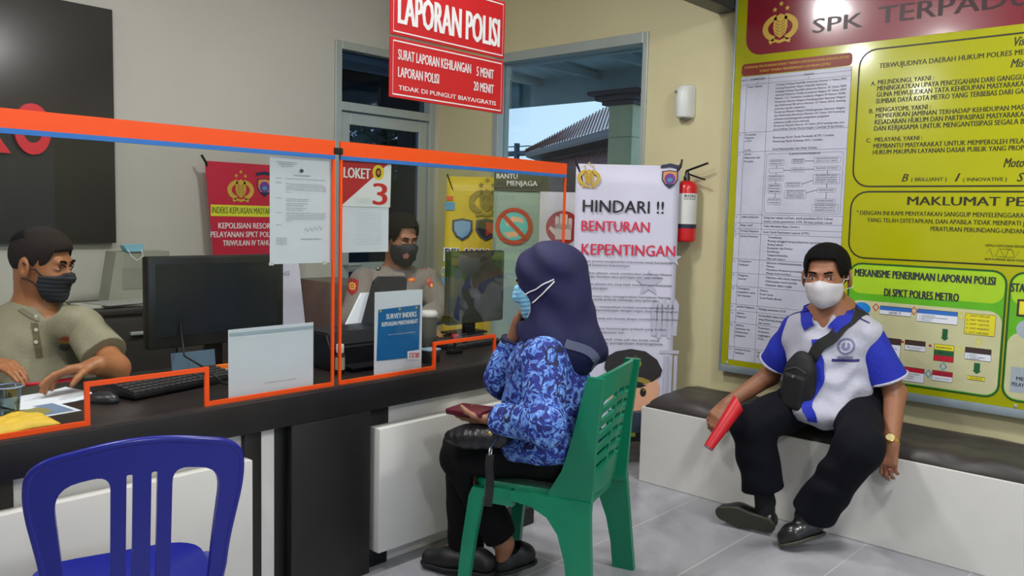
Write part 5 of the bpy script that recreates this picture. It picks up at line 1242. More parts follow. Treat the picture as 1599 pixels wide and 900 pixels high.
T(S, L, 'black_heading', 'HINDARI !!', (910, 332), (1036, 332.5), 312, .02); T(S, L, 'red_heading', 'BENTURAN', (908, 361.5), (1014, 362), 344.5, .03); T(S, L, 'red_heading#k', 'KEPENTINGAN', (908, 399), (1054, 399.5), 381, .03)
for s_, y, x1 in [('Dalam proses pengambilan keputusan yang berpotensi', 410.5, 1050), ('terjadi benturan kepentingan.', 416, 984), ('Gunakan jabatan untuk memberikan perlakuan khusus', 429, 1049), ('keluarga, kerabat atau golongan lain atas APBN.', 434.5, 1036), ('Rangkap jabatan lain yang tidak sesuai dengan ketentuan', 446, 1049), ('perundangan.', 451.5, 950), ('Memproses atau menggunakan harta/aset barang', 465, 1047), ('negara untuk pribadi, keluarga, atau golongan.', 470, 1030), ('Memberi, menjanjikan hadiah (cinderamata) dalam', 481.5, 1053), ('hal yang bertentangan dengan tugas atau wewenangnya.', 487, 1060), ('Menerima uang atau barang dengan memberikan, melakukan', 499.5, 1059), ('kegiatan atau keuntungan pribadi yang bukan', 515, 1040), ('bagian benturan ini.', 520.5, 975), ('Bersikap subyektif, tidak adil dan bolak untuk', 532, 1030), ('pelaksanaan pengadaan barang/jasa.', 537.5, 1036)]:
    T(S, L, 'paragraphs', s_, (906, y), (x1, y + .3), y - 3.6, .02)
S.star('pale_motif', *L(1013, 443), .075); S.star('pale_motif', *L(1052, 404), .045)
for k in range(5): x, y = L(1022 + 8 * k, 490 + 4 * (k % 2)); S.poly('pale_motif', [(x - .012, y - .12), (x + .012, y - .12), (x + .02, y + .05), (x, y + .08), (x - .02, y + .05)])
for k in range(3): x, y = L(1038 + 8 * k, 590); S.rect('pale_motif', x - .009, y - .1, x + .009, y + .12)
x0, y0 = L(1030, 547); x1, y1 = L(1060, 553); S.rect('pale_motif', x0, y1, x1, y0)
# printed capped figure at the foot of the banner
capb = mat('cap_black', (42, 38, 36), .5); 
for nm, m, h in (('figure_face', peach, .001), ('figure_cap', capb, .0014), ('figure_band', mat('band_gold', (150, 132, 54), .5), .0018), ('figure_coat', mat('coat_blue', (52, 66, 84), .5), .0012), ('figure_dark', ink_black, .0022), ('figure_badge', mat('badge_olive', (146, 160, 40), .5), .0024)): S.ink(nm, m, h)
PX = lambda pts: [L(*p) for p in pts]
S.poly('figure_face', PX([(950, 590), (1000, 588), (1025, 590), (1030, 606), (1026, 625), (1008, 640), (985, 643), (962, 638), (950, 620)]))
S.poly('figure_cap', PX([(944, 575), (946, 558), (962, 549), (985, 545), (1008, 549), (1026, 562), (1034, 578), (1031, 588), (1020, 596), (1000, 601), (975, 598), (955, 592)]))
S.poly('figure_band', PX([(950, 583), (975, 586), (1003, 590), (1016, 595), (1010, 600), (995, 596), (970, 591), (950, 589)]))
S.poly('figure_dark', PX([(952, 590), (972, 593), (996, 598), (1010, 602), (1000, 606), (975, 604), (955, 599)]))
police_emblem(S, 'figure_badge', 'figure_dark', *L(992, 568), .06)
for x in (965, 1004): S.disc('figure_dark', *L(x, 613), .017, .024)
S.disc('figure_badge', *L(1005, 609.5), .005)
S.poly('figure_coat', PX([(950, 640), (975, 646), (1000, 644), (1030, 640), (1040, 660), (1040, 676), (945, 676)])); S.poly('figure_dark', PX([(946, 676), (1040, 676), (1040, 690), (946, 690)])); R(S, L, 'figure_badge', (978, 682), (992, 676))
S.build(t, True)
t, S, L, w, H = standing('grey green banner with prohibition ring behind the woman in navy hijab', (772, 262), (940, 262), 4.93, 0, .15, mat('banner_grey_green', (150, 172, 160), .5, var=.02), hooks=False)
S.ink('dark_header', mat('header_dark', (52, 50, 48), .5), .0006); S.ink('lettering', ink_white, .0014); S.ink('white_field', mat('field_white', (216, 214, 220), .5), .0006); S.ink('ring', mat('ring_red', (186, 44, 40), .5), .0022); S.ink('ring_field', teal, .0010); S.ink('peach_motif', peach, .0015); S.ink('hand_circle', mat('circle_red', (172, 46, 42), .5), .001); S.ink('hand_motif', mat('hand_cream', (228, 212, 200), .5), .0016)
S.rect('dark_header', 0, L(830, 299)[1], w, H); S.rect('white_field', L(843, 320)[0], 0, w, L(830, 299)[1])
T(S, L, 'lettering', 'BANTU', (775.5, 279), (808, 279), 271, .03); T(S, L, 'lettering', 'MENJAGA', (791.5, 290), (839, 290), 282, .03)
cx, cy = L(802.5, 353.7); rr = .098
S.disc('ring_field', cx, cy, rr * .86); S.poly('peach_motif', [(cx - .05, cy + .02), (cx - .01, cy + .06), (cx + .05, cy + .05), (cx + .06, cy + .02), (cx, cy + .03), (cx - .04, cy)]); S.poly('peach_motif', [(cx - .06, cy - .04), (cx, cy - .03), (cx + .05, cy - .01), (cx + .02, cy - .06), (cx - .03, cy - .07)])
S.arc('ring', cx, cy, rr, 0, 360, .026, 48); S.line('ring', [(cx - .07, cy + .07), (cx + .07, cy - .07)], .026)
cx, cy = L(879, 356); S.disc('hand_circle', cx, cy, .102)
S.poly('hand_motif', [(cx - .045, cy - .07), (cx + .05, cy - .07), (cx + .05, cy + .02), (cx - .045, cy + .02)])
for k, (dx, hh_) in enumerate(((-.036, .07), (-.01, .085), (.016, .082), (.042, .06))): S.poly('hand_motif', rrect(cx + dx - .011, cy - .01, cx + dx + .011, cy + hh_, .01))
S.poly('hand_motif', [(cx - .045, cy - .05), (cx - .085, cy - .005), (cx - .072, cy + .01), (cx - .04, cy - .015)])
S.build(t, True)
t, S, L, w, H = standing('yellow banner with gold police emblem and two shields behind the olive monitor', (698, 277), (840, 277), 5.08, 0, .15, mat('banner_yellow', (222, 192, 48), .5, var=.16, vscale=2.2), -.03, False)
S.ink('gold_emblem', mat('olive_gold', (150, 132, 50), .5)); S.ink('emblem_lines', goldd, .0014); S.ink('shield_rim', mat('shield_rim', (52, 60, 84), .5), .001); S.ink('shield_blue', mat('shield_sky', (120, 160, 200), .5), .0014); S.ink('shield_black', ink_black, .0014); S.ink('shield_red', mat('shield_red', (180, 40, 50), .5), .0018); S.ink('letter_outline', ink_white, .001); S.ink('lettering', purple, .0015); S.ink('accents', mat('accent_blue', (80, 150, 190), .5), .001); S.ink('accents_red', mat('accent_red', (216, 80, 40), .5), .001)
police_emblem(S, 'gold_emblem', 'emblem_lines', *L(760, 316), .2)
sh = [(-.5, .4), (0, .5), (.5, .4), (.5, -.1), (.3, -.42), (0, -.6), (-.3, -.42), (-.5, -.1)]
for (px, py), ink in (((722, 357), 'shield_blue'), ((759, 357), 'shield_black')):
    x, y = L(px, py); S.poly('shield_rim', [(x + a * .125, y + b * .125) for a, b in sh]); S.poly(ink, [(x + a * .1, y + b * .1) for a, b in sh])
    if ink == 'shield_black': S.poly('shield_red', [(x, y + .04), (x + .045, y + .035), (x + .045, y - .02), (x, y - .05)])
    else: S.poly('letter_outline', [(x - .01, y + .03), (x + .02, y + .035), (x + .022, y - .03), (x - .02, y - .03)])
x, y = L(700, 318); S.rect('accents', x - .02, y - .04, x + .04, y + .01); S.rect('accents_red', x - .01, y + .02, x + .03, y + .045)
T(S, L, 'letter_outline', 'PELAYANAN', (694, 409), (800, 409), 386.5, .1); T(S, L, 'lettering', 'PELAYANAN', (695, 408), (799, 408), 388, .04); T(S, L, 'letter_outline', '(PE', (690, 427), (705, 427), 417, .09); T(S, L, 'lettering', '(PE', (690.5, 426.5), (704.5, 426.5), 418, .03)
S.disc('accents', *L(692, 440), .03)
S.build(t, True)
# red banner on the far wall
FR = FY(4.33); L = loc_on(FR)
t = thing('standing_banner', 'crimson banner with gold emblem on the back wall behind the typed letter', 'banner', (2.56, 4.33, .5))
tl = L(320, 251); bl = L(333, 398); rgt = 2.84; k = (bl[0] - tl[0]) / (tl[1] - bl[1])
crim = mat('crimson_banner', (196, 30, 62), .5, var=.04); zb_ = .62
b = MB(); b.prism([(tl[0], tl[1]), (tl[0] + k * (tl[1] - zb_), zb_), (rgt, zb_), (rgt, tl[1])], frame((0, 4.331, 0), (1, 0, 0), (0, 0, 1)), -.002); part('banner_sheet', b, crim, t, world=True)
S = Sheet(FR); S.ink('gold_emblem', gold, .001); S.ink('emblem_lines', goldd, .0014); S.ink('yellow_band', mat('band_yellow', (222, 220, 60), .5), .0008); S.ink('band_lettering', mat('band_ink', (60, 84, 34), .5), .0014); S.ink('lettering', ink_white, .001)
police_emblem(S, 'gold_emblem', 'emblem_lines', *L(376, 297), .15); region_shield(S, *L(413, 292), .095)
x0, y0 = L(329, 337.5); _, y1 = L(329, 319.5); S.rect('yellow_band', x0, y0, 2.80, y1)
T(S, L, 'band_lettering', 'INDEKS KEPUASAN MASYARAKAT', (331, 334), (440, 334), 323.5, .02); T(S, L, 'lettering', 'KEPOLISIAN RESOR', (341, 357), (422, 357), 347.5, .03); T(S, L, 'lettering', 'PELAYANAN SPKT POL', (329, 370.5), (421, 370.5), 361, .03); T(S, L, 'lettering', 'TRIWULAN IV TAHUN', (348, 383.5), (428, 383.5), 374.5, .03)
S.build(t, True)
part('corner_hook', MB().tube([(tl[0] - .02, 4.33, tl[1] + .03), (tl[0], 4.325, tl[1] - .005), (tl[0] + .01, 4.325, tl[1] - .025)], .007, 8), jet, t, world=True, smooth=60)
part('support_pole', MB().tube([(2.6, 4.36, .005), (2.6, 4.36, 1.55)], .008, 8), jet, t, world=True)
for x in (2.35, 2.8): part('foot_rod', MB().tube([(2.6, 4.36, .2), (x, 4.27, .005)], .006, 8), jet, t, world=True)
# white standee behind the large monitor
t = thing('white_standee', 'plain white narrow standee between the large monitor and the narrow screen', 'standee', (2.35, 3.7, 0))
a0 = un(434, 405, 1, 3.70); b0 = un(466, 405, 1, 3.70); a1 = un(430, 520, 1, 3.62); b1 = un(478, 520, 1, 3.62)
zt_ = 1.25; g = lambda p, q, z: Vector(p) + (Vector(q) - Vector(p)) * ((z - p[2]) / (q[2] - p[2]))
q4 = [g(a1, a0, .02), g(b1, b0, .02), g(b1, b0, zt_), g(a1, a0, zt_)]
b = MB(); b.loft([q4, [p + Vector((0, .004, 0)) for p in q4]]); part('panel', b, mat('standee_white', (196, 194, 212), .5), t, world=True)
n_ = (q4[1] - q4[0]).cross(q4[3] - q4[0]).normalized(); n_ = n_ if n_.y < 0 else -n_
S = Sheet(frame(q4[3], q4[2] - q4[3], (q4[3] - q4[0]), n_)); S.ink('lettering', ink_grey, .001); Ls = loc_on(S.fr); x_, y_ = Ls(439, 430.5); S.text('lettering', 'NG', x_, y_, .022, .045); S.build(t, True)
part('rear_strut', MB().tube([q4[3].lerp(q4[2], .5) + Vector((0, .01, -.1)), Vector((q4[0].x + .1, q4[0].y + .3, .006))], .006, 8), jet, t, world=True)
# ------------------------------------------------------------------ people
skinA = mat('skin_brown', (150, 100, 72), .5, var=.06, vscale=25); skinB = mat('skin_tan', (164, 106, 68), .45, var=.06, vscale=25); skinC = mat('skin_deep', (142, 96, 70), .5, var=.06, vscale=25); skinD = mat('skin_warm', (148, 98, 72), .5, var=.06, vscale=25)
lipdk = mat('eyelid_dark', (70, 42, 32), .6); hairm = mat('black_hair', (13, 12, 12), .8, spec=.15, var=.3, vscale=120, bump=.4, bscale=260); fade = mat('short_hair', (44, 36, 32), .85, spec=.15, var=.3, vscale=120, bump=.3, bscale=260)
eyew = mat('eye_white', (206, 200, 192), .25); irism = mat('iris_dark', (28, 18, 14), .15)
trn = mat('navy_trousers', (13, 14, 23), .9, spec=.2, var=.1, vscale=30); trb = mat('black_trousers', (11, 11, 13), .9, spec=.2, var=.1, vscale=30)
shoeb = mat('black_leather', (22, 22, 24), .3, spec=.5, coat=.2); solem = mat('shoe_sole', (64, 62, 50), .6)
H_ = lambda *p: [np.array(q, float) for q in p]
def body_field(pts, res, pad=.24):
    P_ = np.array([list(p) for p in pts]); return Field(P_.min(0) - pad, P_.max(0) + pad, res)
def shoe(root, heel, toe, up, m=shoeb, sole=solem, w=.043, high=.06, ankle=None):
    """from heel to toe, up: away from the sole"""
    heel = _v(heel); toe = _v(toe); d = unit(toe - heel); up = unit(_v(up) - d * (_v(up) @ d)); sd = np.cross(d, up); A = np.stack([d, sd, up], 1); L = np.linalg.norm(toe - heel)
    F = body_field([heel, toe, heel + up * .12], .004, .09)
    F.add(cap(heel + d * .035 + up * .035, heel + d * L * .62 + up * .03, .036, w), .02); F.add(cap(heel + d * L * .6 + up * .026, toe - d * .042 + up * .02, w, .034), .03)
    F.add(cap(heel + d * .045 + up * .04, heel + d * .06 + up * (.04 + high * .6), .034, .036), .03)
    if ankle is not None: F.cut(cap(_v(ankle), heel + d * .055 + up * .06, .03, .027), .004)
    F.plane(heel, -up)
    o, V, Q = fpart('shoe', F, m, root, 1)
    S_ = body_field([heel, toe], .004, .09); S_.add(cap(heel + d * .036 + up * .005, heel + d * L * .62 + up * .005, .04, w + .005), .02); S_.add(cap(heel + d * L * .6 + up * .005, toe - d * .04 + up * .005, w + .005, .038), .03)
    S_.plane(heel - up * .006, -up); S_.plane(heel + up * .007, up)
    fpart('sole', S_, sole, o, 1); return o
def ring_piping(root, c, d, r, m, name='piping', t=.004, parent=None):
    c = _v(c); d = unit(d); a = unit(np.cross(d, (0.3, .9, .1))); b_ = np.cross(d, a)
    pts = [c + r[0] * a * math.cos(2 * math.pi * k / 40) + r[0] * b_ * math.sin(2 * math.pi * k / 40) for k in range(41)]
    return part(name, MB().tube(pts, t, 8), m, parent or root, world=True, smooth=180)

def legs_add(F, J, rt=(.088, .066, .043), k=.03):
    for s in 'RL':
        F.add(cap(J['hip' + s], J['kn' + s], rt[0], rt[1]), k); F.add(cap(J['kn' + s], J['an' + s], rt[1], rt[2]), .02)
    F.add(cap(J['hipR'], J['hipL'], rt[0] + .015), k)

# ====================== the man on the bench
def bench_man():
    root = thing('person', 'seated man in white and blue short sleeved shirt and white mask holding a red roll', 'person', (3.62, 1.39, 0.0))
    J = dict(shR=(3.60, 1.565, .872), shL=(3.61, 1.232, .882), neck=(3.60, 1.395, .955), elR=(3.685, 1.70, .625), wrR=(3.53, 1.83, .49), elL=(3.675, 1.135, .635), wrL=(3.492, 1.082, .462),
             hipR=(3.68, 1.49, .55), hipL=(3.68, 1.29, .55), knR=(3.285, 1.585, .478), knL=(3.27, 1.125, .48), anR=(3.345, 1.535, .14), anL=(3.335, 1.325, .145))
    J = {k: _v(v) for k, v in J.items()}
    hd = Head((3.515, 1.392, 1.122), (-.985, -.12, -.06), (-.05, .03, 1), 1.03, 1.1, 1.2)
    F = body_field(list(J.values()) + [hd.c], .0042, .2); hd.build(F)
    F.add(cap(hd.p(0, -.05, -.028), J['neck'] + (0.02, 0, -.02), .058, .066), .03)
    F.add(cap(J['shR'], J['shL'], .046), .03); F.add(cap(J['neck'] + (.02, 0, -.03), (3.66, 1.39, .61), .12, .13), .04); F.add(cap((3.62, 1.50, .82), (3.62, 1.29, .82), .09), .04)
    for s in 'RL':
        F.add(cap(J['sh' + s], J['el' + s], .042, .044), .03); F.add(cap(J['el' + s], J['wr' + s], .046, .031), .02)
    legs_add(F, J, (.07, .05, .035))
    dR = unit((-.25, .15, -.35)); hand(F, J['wrR'], (-.55, .25, -.45), (-.05, .75, -.5) if False else (.55, .1, -.75), (-.4, -.8, .2), (.55, .6, .6, .65), 1.0)
    hand(F, J['wrL'], (-.28, -.03, -.95), (.95, .0, -.25), (0, 1, 0), (.5, .46, .5, .55), .95, tcurl=.1)
    for s, t_ in (('R', (3.345, 1.60, .08)), ('L', (3.30, 1.34, .08))): F.add(cap(J['an' + s], J['an' + s] + (_v(t_) - J['an' + s]) * .3, .03, .022), .01)
    body, V, Q = fpart('body', F, skinA, root, 1); tree = bvh(V, Q)
    hd.details(root, tree, lipdk, hairm, eyew, irism, (-.25, 0), .36); hd.hair(root, hairm, g=.010, top=.074)
    # shirt
    white = mat('shirt_white', (184, 184, 199), .8, var=.03, bump=.25, bscale=70); royal = mat('shirt_royal_blue', (26, 42, 172), .75, var=.06, bump=.25, bscale=70); navyt = mat('trim_navy', (40, 36, 110), .6)
    def shirt_core(F, g=0.):
        F.add(cap(J['shR'] + (0, -.04, .0), J['shL'] + (0, .02, .0), .066 + g, .066 + g), .04); F.add(cap(J['neck'] + (.02, .05, -.03), J['shR'] + (0, -.03, .0), .062 + g), .04); F.add(cap(J['neck'] + (.02, -.05, -.03), J['shL'] + (0, .03, .0), .062 + g), .04); F.add(ell((3.60, 1.398, .80), (.125 + g, .19 + g, .19 + g)), .05); F.add(ell((3.595, 1.392, .62), (.15 + g, .188 + g, .16 + g)), .06)
        F.add(ell((3.56, 1.375, .545), (.172 + g, .185 + g, .085 + g)), .04); F.add(cap(J['neck'] + (.015, 0, -.02), J['neck'] + (.02, 0, -.08), .085 + g, .11 + g), .05)
    F = body_field([(3.4, 1.1, .45), (3.8, 1.7, 1.0)], .0045, .1); shirt_core(F)
    F.folds(.0045, [((.1, .6, 1), 40, .4), ((.2, 1, -.8), 46, 1.3), ((0, .3, 1), 74, 2.2)])
    F.cut(cap(hd.p(0, -.07, -.02), J['neck'] + (-.01, 0, -.01), .062, .066), .006)
    F.cut(cap(J['neck'] + (-.075, -.005, .02), J['neck'] + (-.125, -.004, -.075), .036, .004), .006)
    X0 = 3.42
    def hem(X, Y, Z):   # rounded shirt tails
        u = (Y - 1.385) / .2; return (.482 + .03 * u * u + .012 * np.sin(u * 5)) - Z
    F.keep(hem)
    sh, V, Q = fpart('shirt', F, white, root, 1); ts = bvh(V, Q)
    for s, sg in (('R', 1), ('L', -1)):
        a, b_ = J['sh' + s], J['el' + s]; d = unit(b_ - a); e = a + d * .205
        F = body_field([a, e], .0042, .13); F.add(cap(a + (0, sg * -.02, .0), e + d * .05, .069, .083), .02)
        F.folds(.004, [((1, .3, .6), 58, .7), ((0, 1, -.6), 50, 2.1)])
        F.plane(e, d); F.plane(a + (0, sg * -.035, 0), (0, -sg, .15)); 
        o, V, Q = fpart('sleeve', F, royal, root, 1)
        F = body_field([e], .0035, .13); F.add(cap(e - d * .05, e + d * .05, .0822, .0842), .01); F.plane(e + d * .004, d); F.plane(e - d * .007, -d); fpart('piping', F, white, o, 1)
    # collar: two blue leaves with white edge
    nb = J['neck']
    for sg in (-1, 1):
        pts = [nb + _v(q) for q in ((.085, 0, .02), (.07, sg * .05, .02), (.02, sg * .088, .012), (-.04, sg * .084, -.008), (-.085, sg * .066, -.035), (-.108, sg * .05, -.058))]
        co_ = part('collar', ribbon(ts, pts, .05, .006, .004, 30), royal, root, world=True, smooth=60)
        part('piping', ribbon(ts, pts, .057, .003, .002, 30), white, co_, world=True, smooth=60)
    F = body_field([nb], .0036, .13); F.add(cap(nb + (.03, 0, -.03), nb + (.0, 0, .022), .084, .072), .01); F.cut(cap(nb + (.035, 0, -.08), nb + (-.012, 0, .1), .072, .062), .003); F.cut(cap(nb + (-.06, 0, .08), nb + (-.13, 0, -.1), .05, .02), .004); F.plane(nb + (0, 0, .024), (-.2, 0, 1)); F.plane(nb + (0, 0, -.05), (.2, 0, -1)); fpart('collar_stand', F, royal, root, 1)
    bm = ribbon(ts, [(3.40, 1.395, .89), (3.38, 1.39, .80), (3.36, 1.385, .70), (3.34, 1.38, .60), (3.34, 1.372, .53), (3.36, 1.37, .49)], .042, .003, .0015, 40); part('placket', bm, royal, sh, world=True, smooth=60)
    for s, sg in (('R', 1), ('L', -1)):
        bm = ribbon(ts, [(3.52, 1.395 + sg * .105, 1.0), (3.53, 1.395 + sg * .15, .98), (3.55, 1.395 + sg * .19, .955)], .006, .002, .001, 16); part('shoulder_seam', bm, navyt, sh, world=True)
    pc = Vector((3.44, 1.275, .80)); U = Vector((.2, -1, .06)); Vv = Vector((0, 0, 1))
    part('pocket_trim', patch(ts, pc + Vector((0, 0, -.025)), U, Vv, .105, .011, 20, 3), navyt, sh, world=True)
    ec = pc + Vector((0, 0, .035)); grey = mat('emblem_slate', (108, 112, 150), .6)
    part('chest_emblem', patch(ts, ec, U, Vv, .068, .068, 30, 30, lambda u, v: .78 < math.hypot(u, v) < 1 or math.hypot(u, v) < .5 and not (abs(u) < .15 and v > -.1)), grey, sh, world=True)
    part('chest_lettering', patch(ts, ec + Vector((0, 0, -.047)), U, Vv, .06, .011, 24, 3, lambda u, v: int((u + 1) * 12) % 3 != 2), grey, sh, world=True)
    # trousers
    F = body_field([J[k] for k in ('hipR', 'hipL', 'knR', 'knL', 'anR', 'anL')], .0045, .16)
    for s in 'RL':
        F.add(cap(J['hip' + s], J['kn' + s], .105, .088), .03); F.add(cap(J['kn' + s], J['an' + s] + unit(J['an' + s] - J['kn' + s]) * .05, .086, .088), .03)
    F.add(cap(J['hipR'] + (.02, 0, .03), J['hipL'] + (.02, 0, .03), .115), .04)
    F.folds(.0055, [((1, .2, .6), 40, .4), ((.3, .6, 1), 52, 1.7)])
    for s, z in (('R', .20), ('L', .165)):
        d = unit(J['an' + s] - J['kn' + s]); p = J['kn' + s] + d * ((J['kn' + s][2] - z) / -d[2]); 
    cutR = J['knR'] + unit(J['anR'] - J['knR']) * .285; cutL = J['knL'] + unit(J['anL'] - J['knL']) * .385
    dR_ = unit(J['anR'] - J['knR']); dL_ = unit(J['anL'] - J['knL'])
    F.keep(lambda X, Y, Z: np.where(Y + 0 * X + 0 * Z > 1.43 - .0 * X, (X - cutR[0]) * dR_[0] + (Y - cutR[1]) * dR_[1] + (Z - cutR[2]) * dR_[2], (X - cutL[0]) * dL_[0] + (Y - cutL[1]) * dL_[1] + (Z - cutL[2]) * dL_[2]))
    F.keep(lambda X, Y, Z: (.467 - Z) + 0 * Y + np.where(X > 3.57, 0, -1.))
    fpart('trousers', F, trn, root, 1)
    for s in 'RL':
        F = body_field([J['an' + s]], .004, .2); d = unit(J['an' + s] - J['kn' + s]); F.add(cap(J['an' + s] - d * .1, J['an' + s], .044, .042), .01); F.add(cap(J['an' + s], (3.34, 1.535, .085) if s == 'R' else (3.318, 1.325, .095), .042, .04), .01); fpart('sock', F, mat('sock_black', (24, 24, 28), .9), root, 1)
    shoe(root, (3.315, 1.475, .05), (3.275, 1.735, .06), (.92, .10, .36), ankle=None, high=.09)
    shoe(root, (3.345, 1.27, .075), (3.22, 1.415, .012), (.1, .25, .9), ankle=None, high=.085)
    # mask with a bright folded centre
    mo, V, Q = hd.mask(root, mat('mask_white', (200, 196, 200), .7, var=.02), top=-.018, back=.03, g=.009, extra=lambda F: F.add(hd.E(0, -.058, .088, .034, .05, .034), .025)); tm = bvh(V, Q)
    for x in (-1, 1):
        for y0, y1 in ((-.03, .012), (-.085, -.038)):
            bm = ribbon(tree, [hd.p(x * .062, y0, .05), hd.p(x * .078, (y0 + y1) / 2, .02), hd.p(x * .086, y1, -.008)], .0045, .002, .003, 16); part('ear_loop', bm, MATS['mask_white'], mo, world=True)
    # wrist watch and ring
    w = J['wrL'] + unit(J['elL'] - J['wrL']) * .004; d = unit(J['elL'] - J['wrL']); gold_m = mat('gold_metal', (212, 178, 96), .28, .9)
    F = body_field([w], .003, .07); F.add(cap(w - d * .009, w + d * .009, .0345, .0355), .004); F.plane(w + d * .008, d); F.plane(w - d * .008, -d); wo, V, Q = fpart('wristwatch', F, gold_m, root, 1)
    n_ = unit(np.array((-.93, -.2, .1)) - d * (np.array((-.93, -.2, .1)) @ d)); z_ = Vector(n_); M = frame(w + n_ * .030, Vector(d).cross(z_), d, z_)
    part('watch_case', MB().lathe([(.0001, 0), (.019, 0), (.020, .003), (.020, .009), (.016, .011)], seg=24, M=M.to_3x3(), c=M.translation, cap=False), gold_m, wo, world=True, smooth=40); part('watch_dial', MB().lathe([(.0165, .0108), (.0001, .0112)], seg=24, M=M.to_3x3(), c=M.translation, cap=False), mat('dial', (226, 208, 150), .25), wo, world=True)
    rp = J['wrL'] + np.array((-.03, -.010, -.098)); ring_piping(root, rp, (-.2, 0, -.97), (.0098, 0), mat('ring_pink', (196, 96, 120), .25, .4), 'finger_ring', .003)
    # red roll in his right hand
    t = thing('rolled_paper', 'red rolled folder held by the seated man against the bench', 'folder', tuple(W(1130, 668, 3.42)))
    a, b_ = [Vector(p) for p in (W(1106, 700, 3.40), W(1153, 630, 3.46))]; ax = (b_ - a).normalized(); u_ = ax.orthogonal().normalized(); v_ = ax.cross(u_)
    def roll(r0, r1, turns=1.12, n=44, ph=0.):
        vs = []; fs = []
        for k in range(n + 1):
            an = 2 * math.pi * turns * k / n + ph; q = k / n
            for c_, r in ((a, r0), (b_, r1)):
                rr = r * (1 - .12 * q); vs.append(c_ + u_ * math.cos(an) * rr + v_ * math.sin(an) * rr + (ax * (.0 if c_ is a else .018 * math.cos(an - 1.2))))
        for k in range(n): fs.append((2 * k, 2 * k + 1, 2 * k + 3, 2 * k + 2))
        bm = bmesh.new(); q_ = [bm.verts.new(p) for p in vs]
        for f_ in fs: bm.faces.new([q_[i] for i in f_])
        return bm
    bm = roll(.02, .033); solid(bm, .0012); part('red_cover', bm, mat('folder_red', (196, 14, 30), .4), t, world=True, smooth=60)
    bm = roll(.0182, .031); solid(bm, .0008); part('inner_sheet', bm, paper, t, world=True, smooth=60)
    # cross-body bag
    t = thing('crossbody_bag', 'black crossbody waist bag worn over the white and blue shirt', 'bag', (3.42, 1.45, .62)); bagm = mat('bag_black', (18, 18, 20), .7, var=.12, vscale=40, bump=.15, bscale=300)
    c = np.array((3.435, 1.452, .665)); ax_ = unit((.06, .12, -1)); nrm = unit((-.93, .12, .0)); nrm = unit(nrm - ax_ * (nrm @ ax_)); sd = np.cross(ax_, nrm); A = np.stack([sd, ax_, nrm], 1)
    F = body_field([c], .004, .2); F.add(ell(c + ax_ * .03, (.078, .115, .045), A), .02); F.add(ell(c - ax_ * .05 - sd * 0.0, (.06, .09, .04), A), .03); F.add(rbox(c + ax_ * .02, (.062, .11, .03), A, .028), .02)
    F.folds(.0015, [((.2, 1, .3), 60, .4), ((0, .3, 1), 70, 1.)])
    F.plane(c + nrm * .052, nrm); bo, V, Q = fpart('bag_body', F, bagm, t, 1); tb = bvh(V, Q)
    F = body_field([c], .004, .2); F.add(rbox(c + ax_ * .035 + nrm * .036, (.052, .078, .02), A, .018), .01); fpart('front_pocket', F, bagm, t, 1)
    bm = ribbon(tb, [c - sd * .05 - ax_ * .06 + nrm * .05, c - ax_ * .075 + nrm * .06, c + sd * .05 - ax_ * .05 + nrm * .05], .008, .002, .001, 16); part('zip', bm, mat('zip_grey', (60, 60, 64), .4), t, world=True)
    part('badge', MB().lathe([(.007, 0), (.007, .002), (.0001, .003)], Vector(c - ax_ * .035 + nrm * .058), 14, M=Matrix([list(r) for r in np.stack([sd, ax_, nrm], 1)])), mat('badge_grey', (110, 112, 116), .35), t, world=True)
    bm = ribbon(ts, [(3.40, 1.435, .74), (3.41, 1.40, .80), (3.43, 1.355, .86), (3.47, 1.315, .915), (3.54, 1.28, .965), (3.62, 1.265, .985), (3.70, 1.285, .96), (3.75, 1.33, .88), (3.75, 1.42, .78), (3.74, 1.52, .7)], .05, .004, .004, 60); part('strap', bm, bagm, t, world=True, smooth=40)
    bm = ribbon(ts, [(3.74, 1.52, .7), (3.66, 1.60, .64), (3.55, 1.57, .60), (3.46, 1.50, .59)], .035, .004, .004, 24); part('strap', bm, bagm, t, world=True, smooth=40)
bench_man()

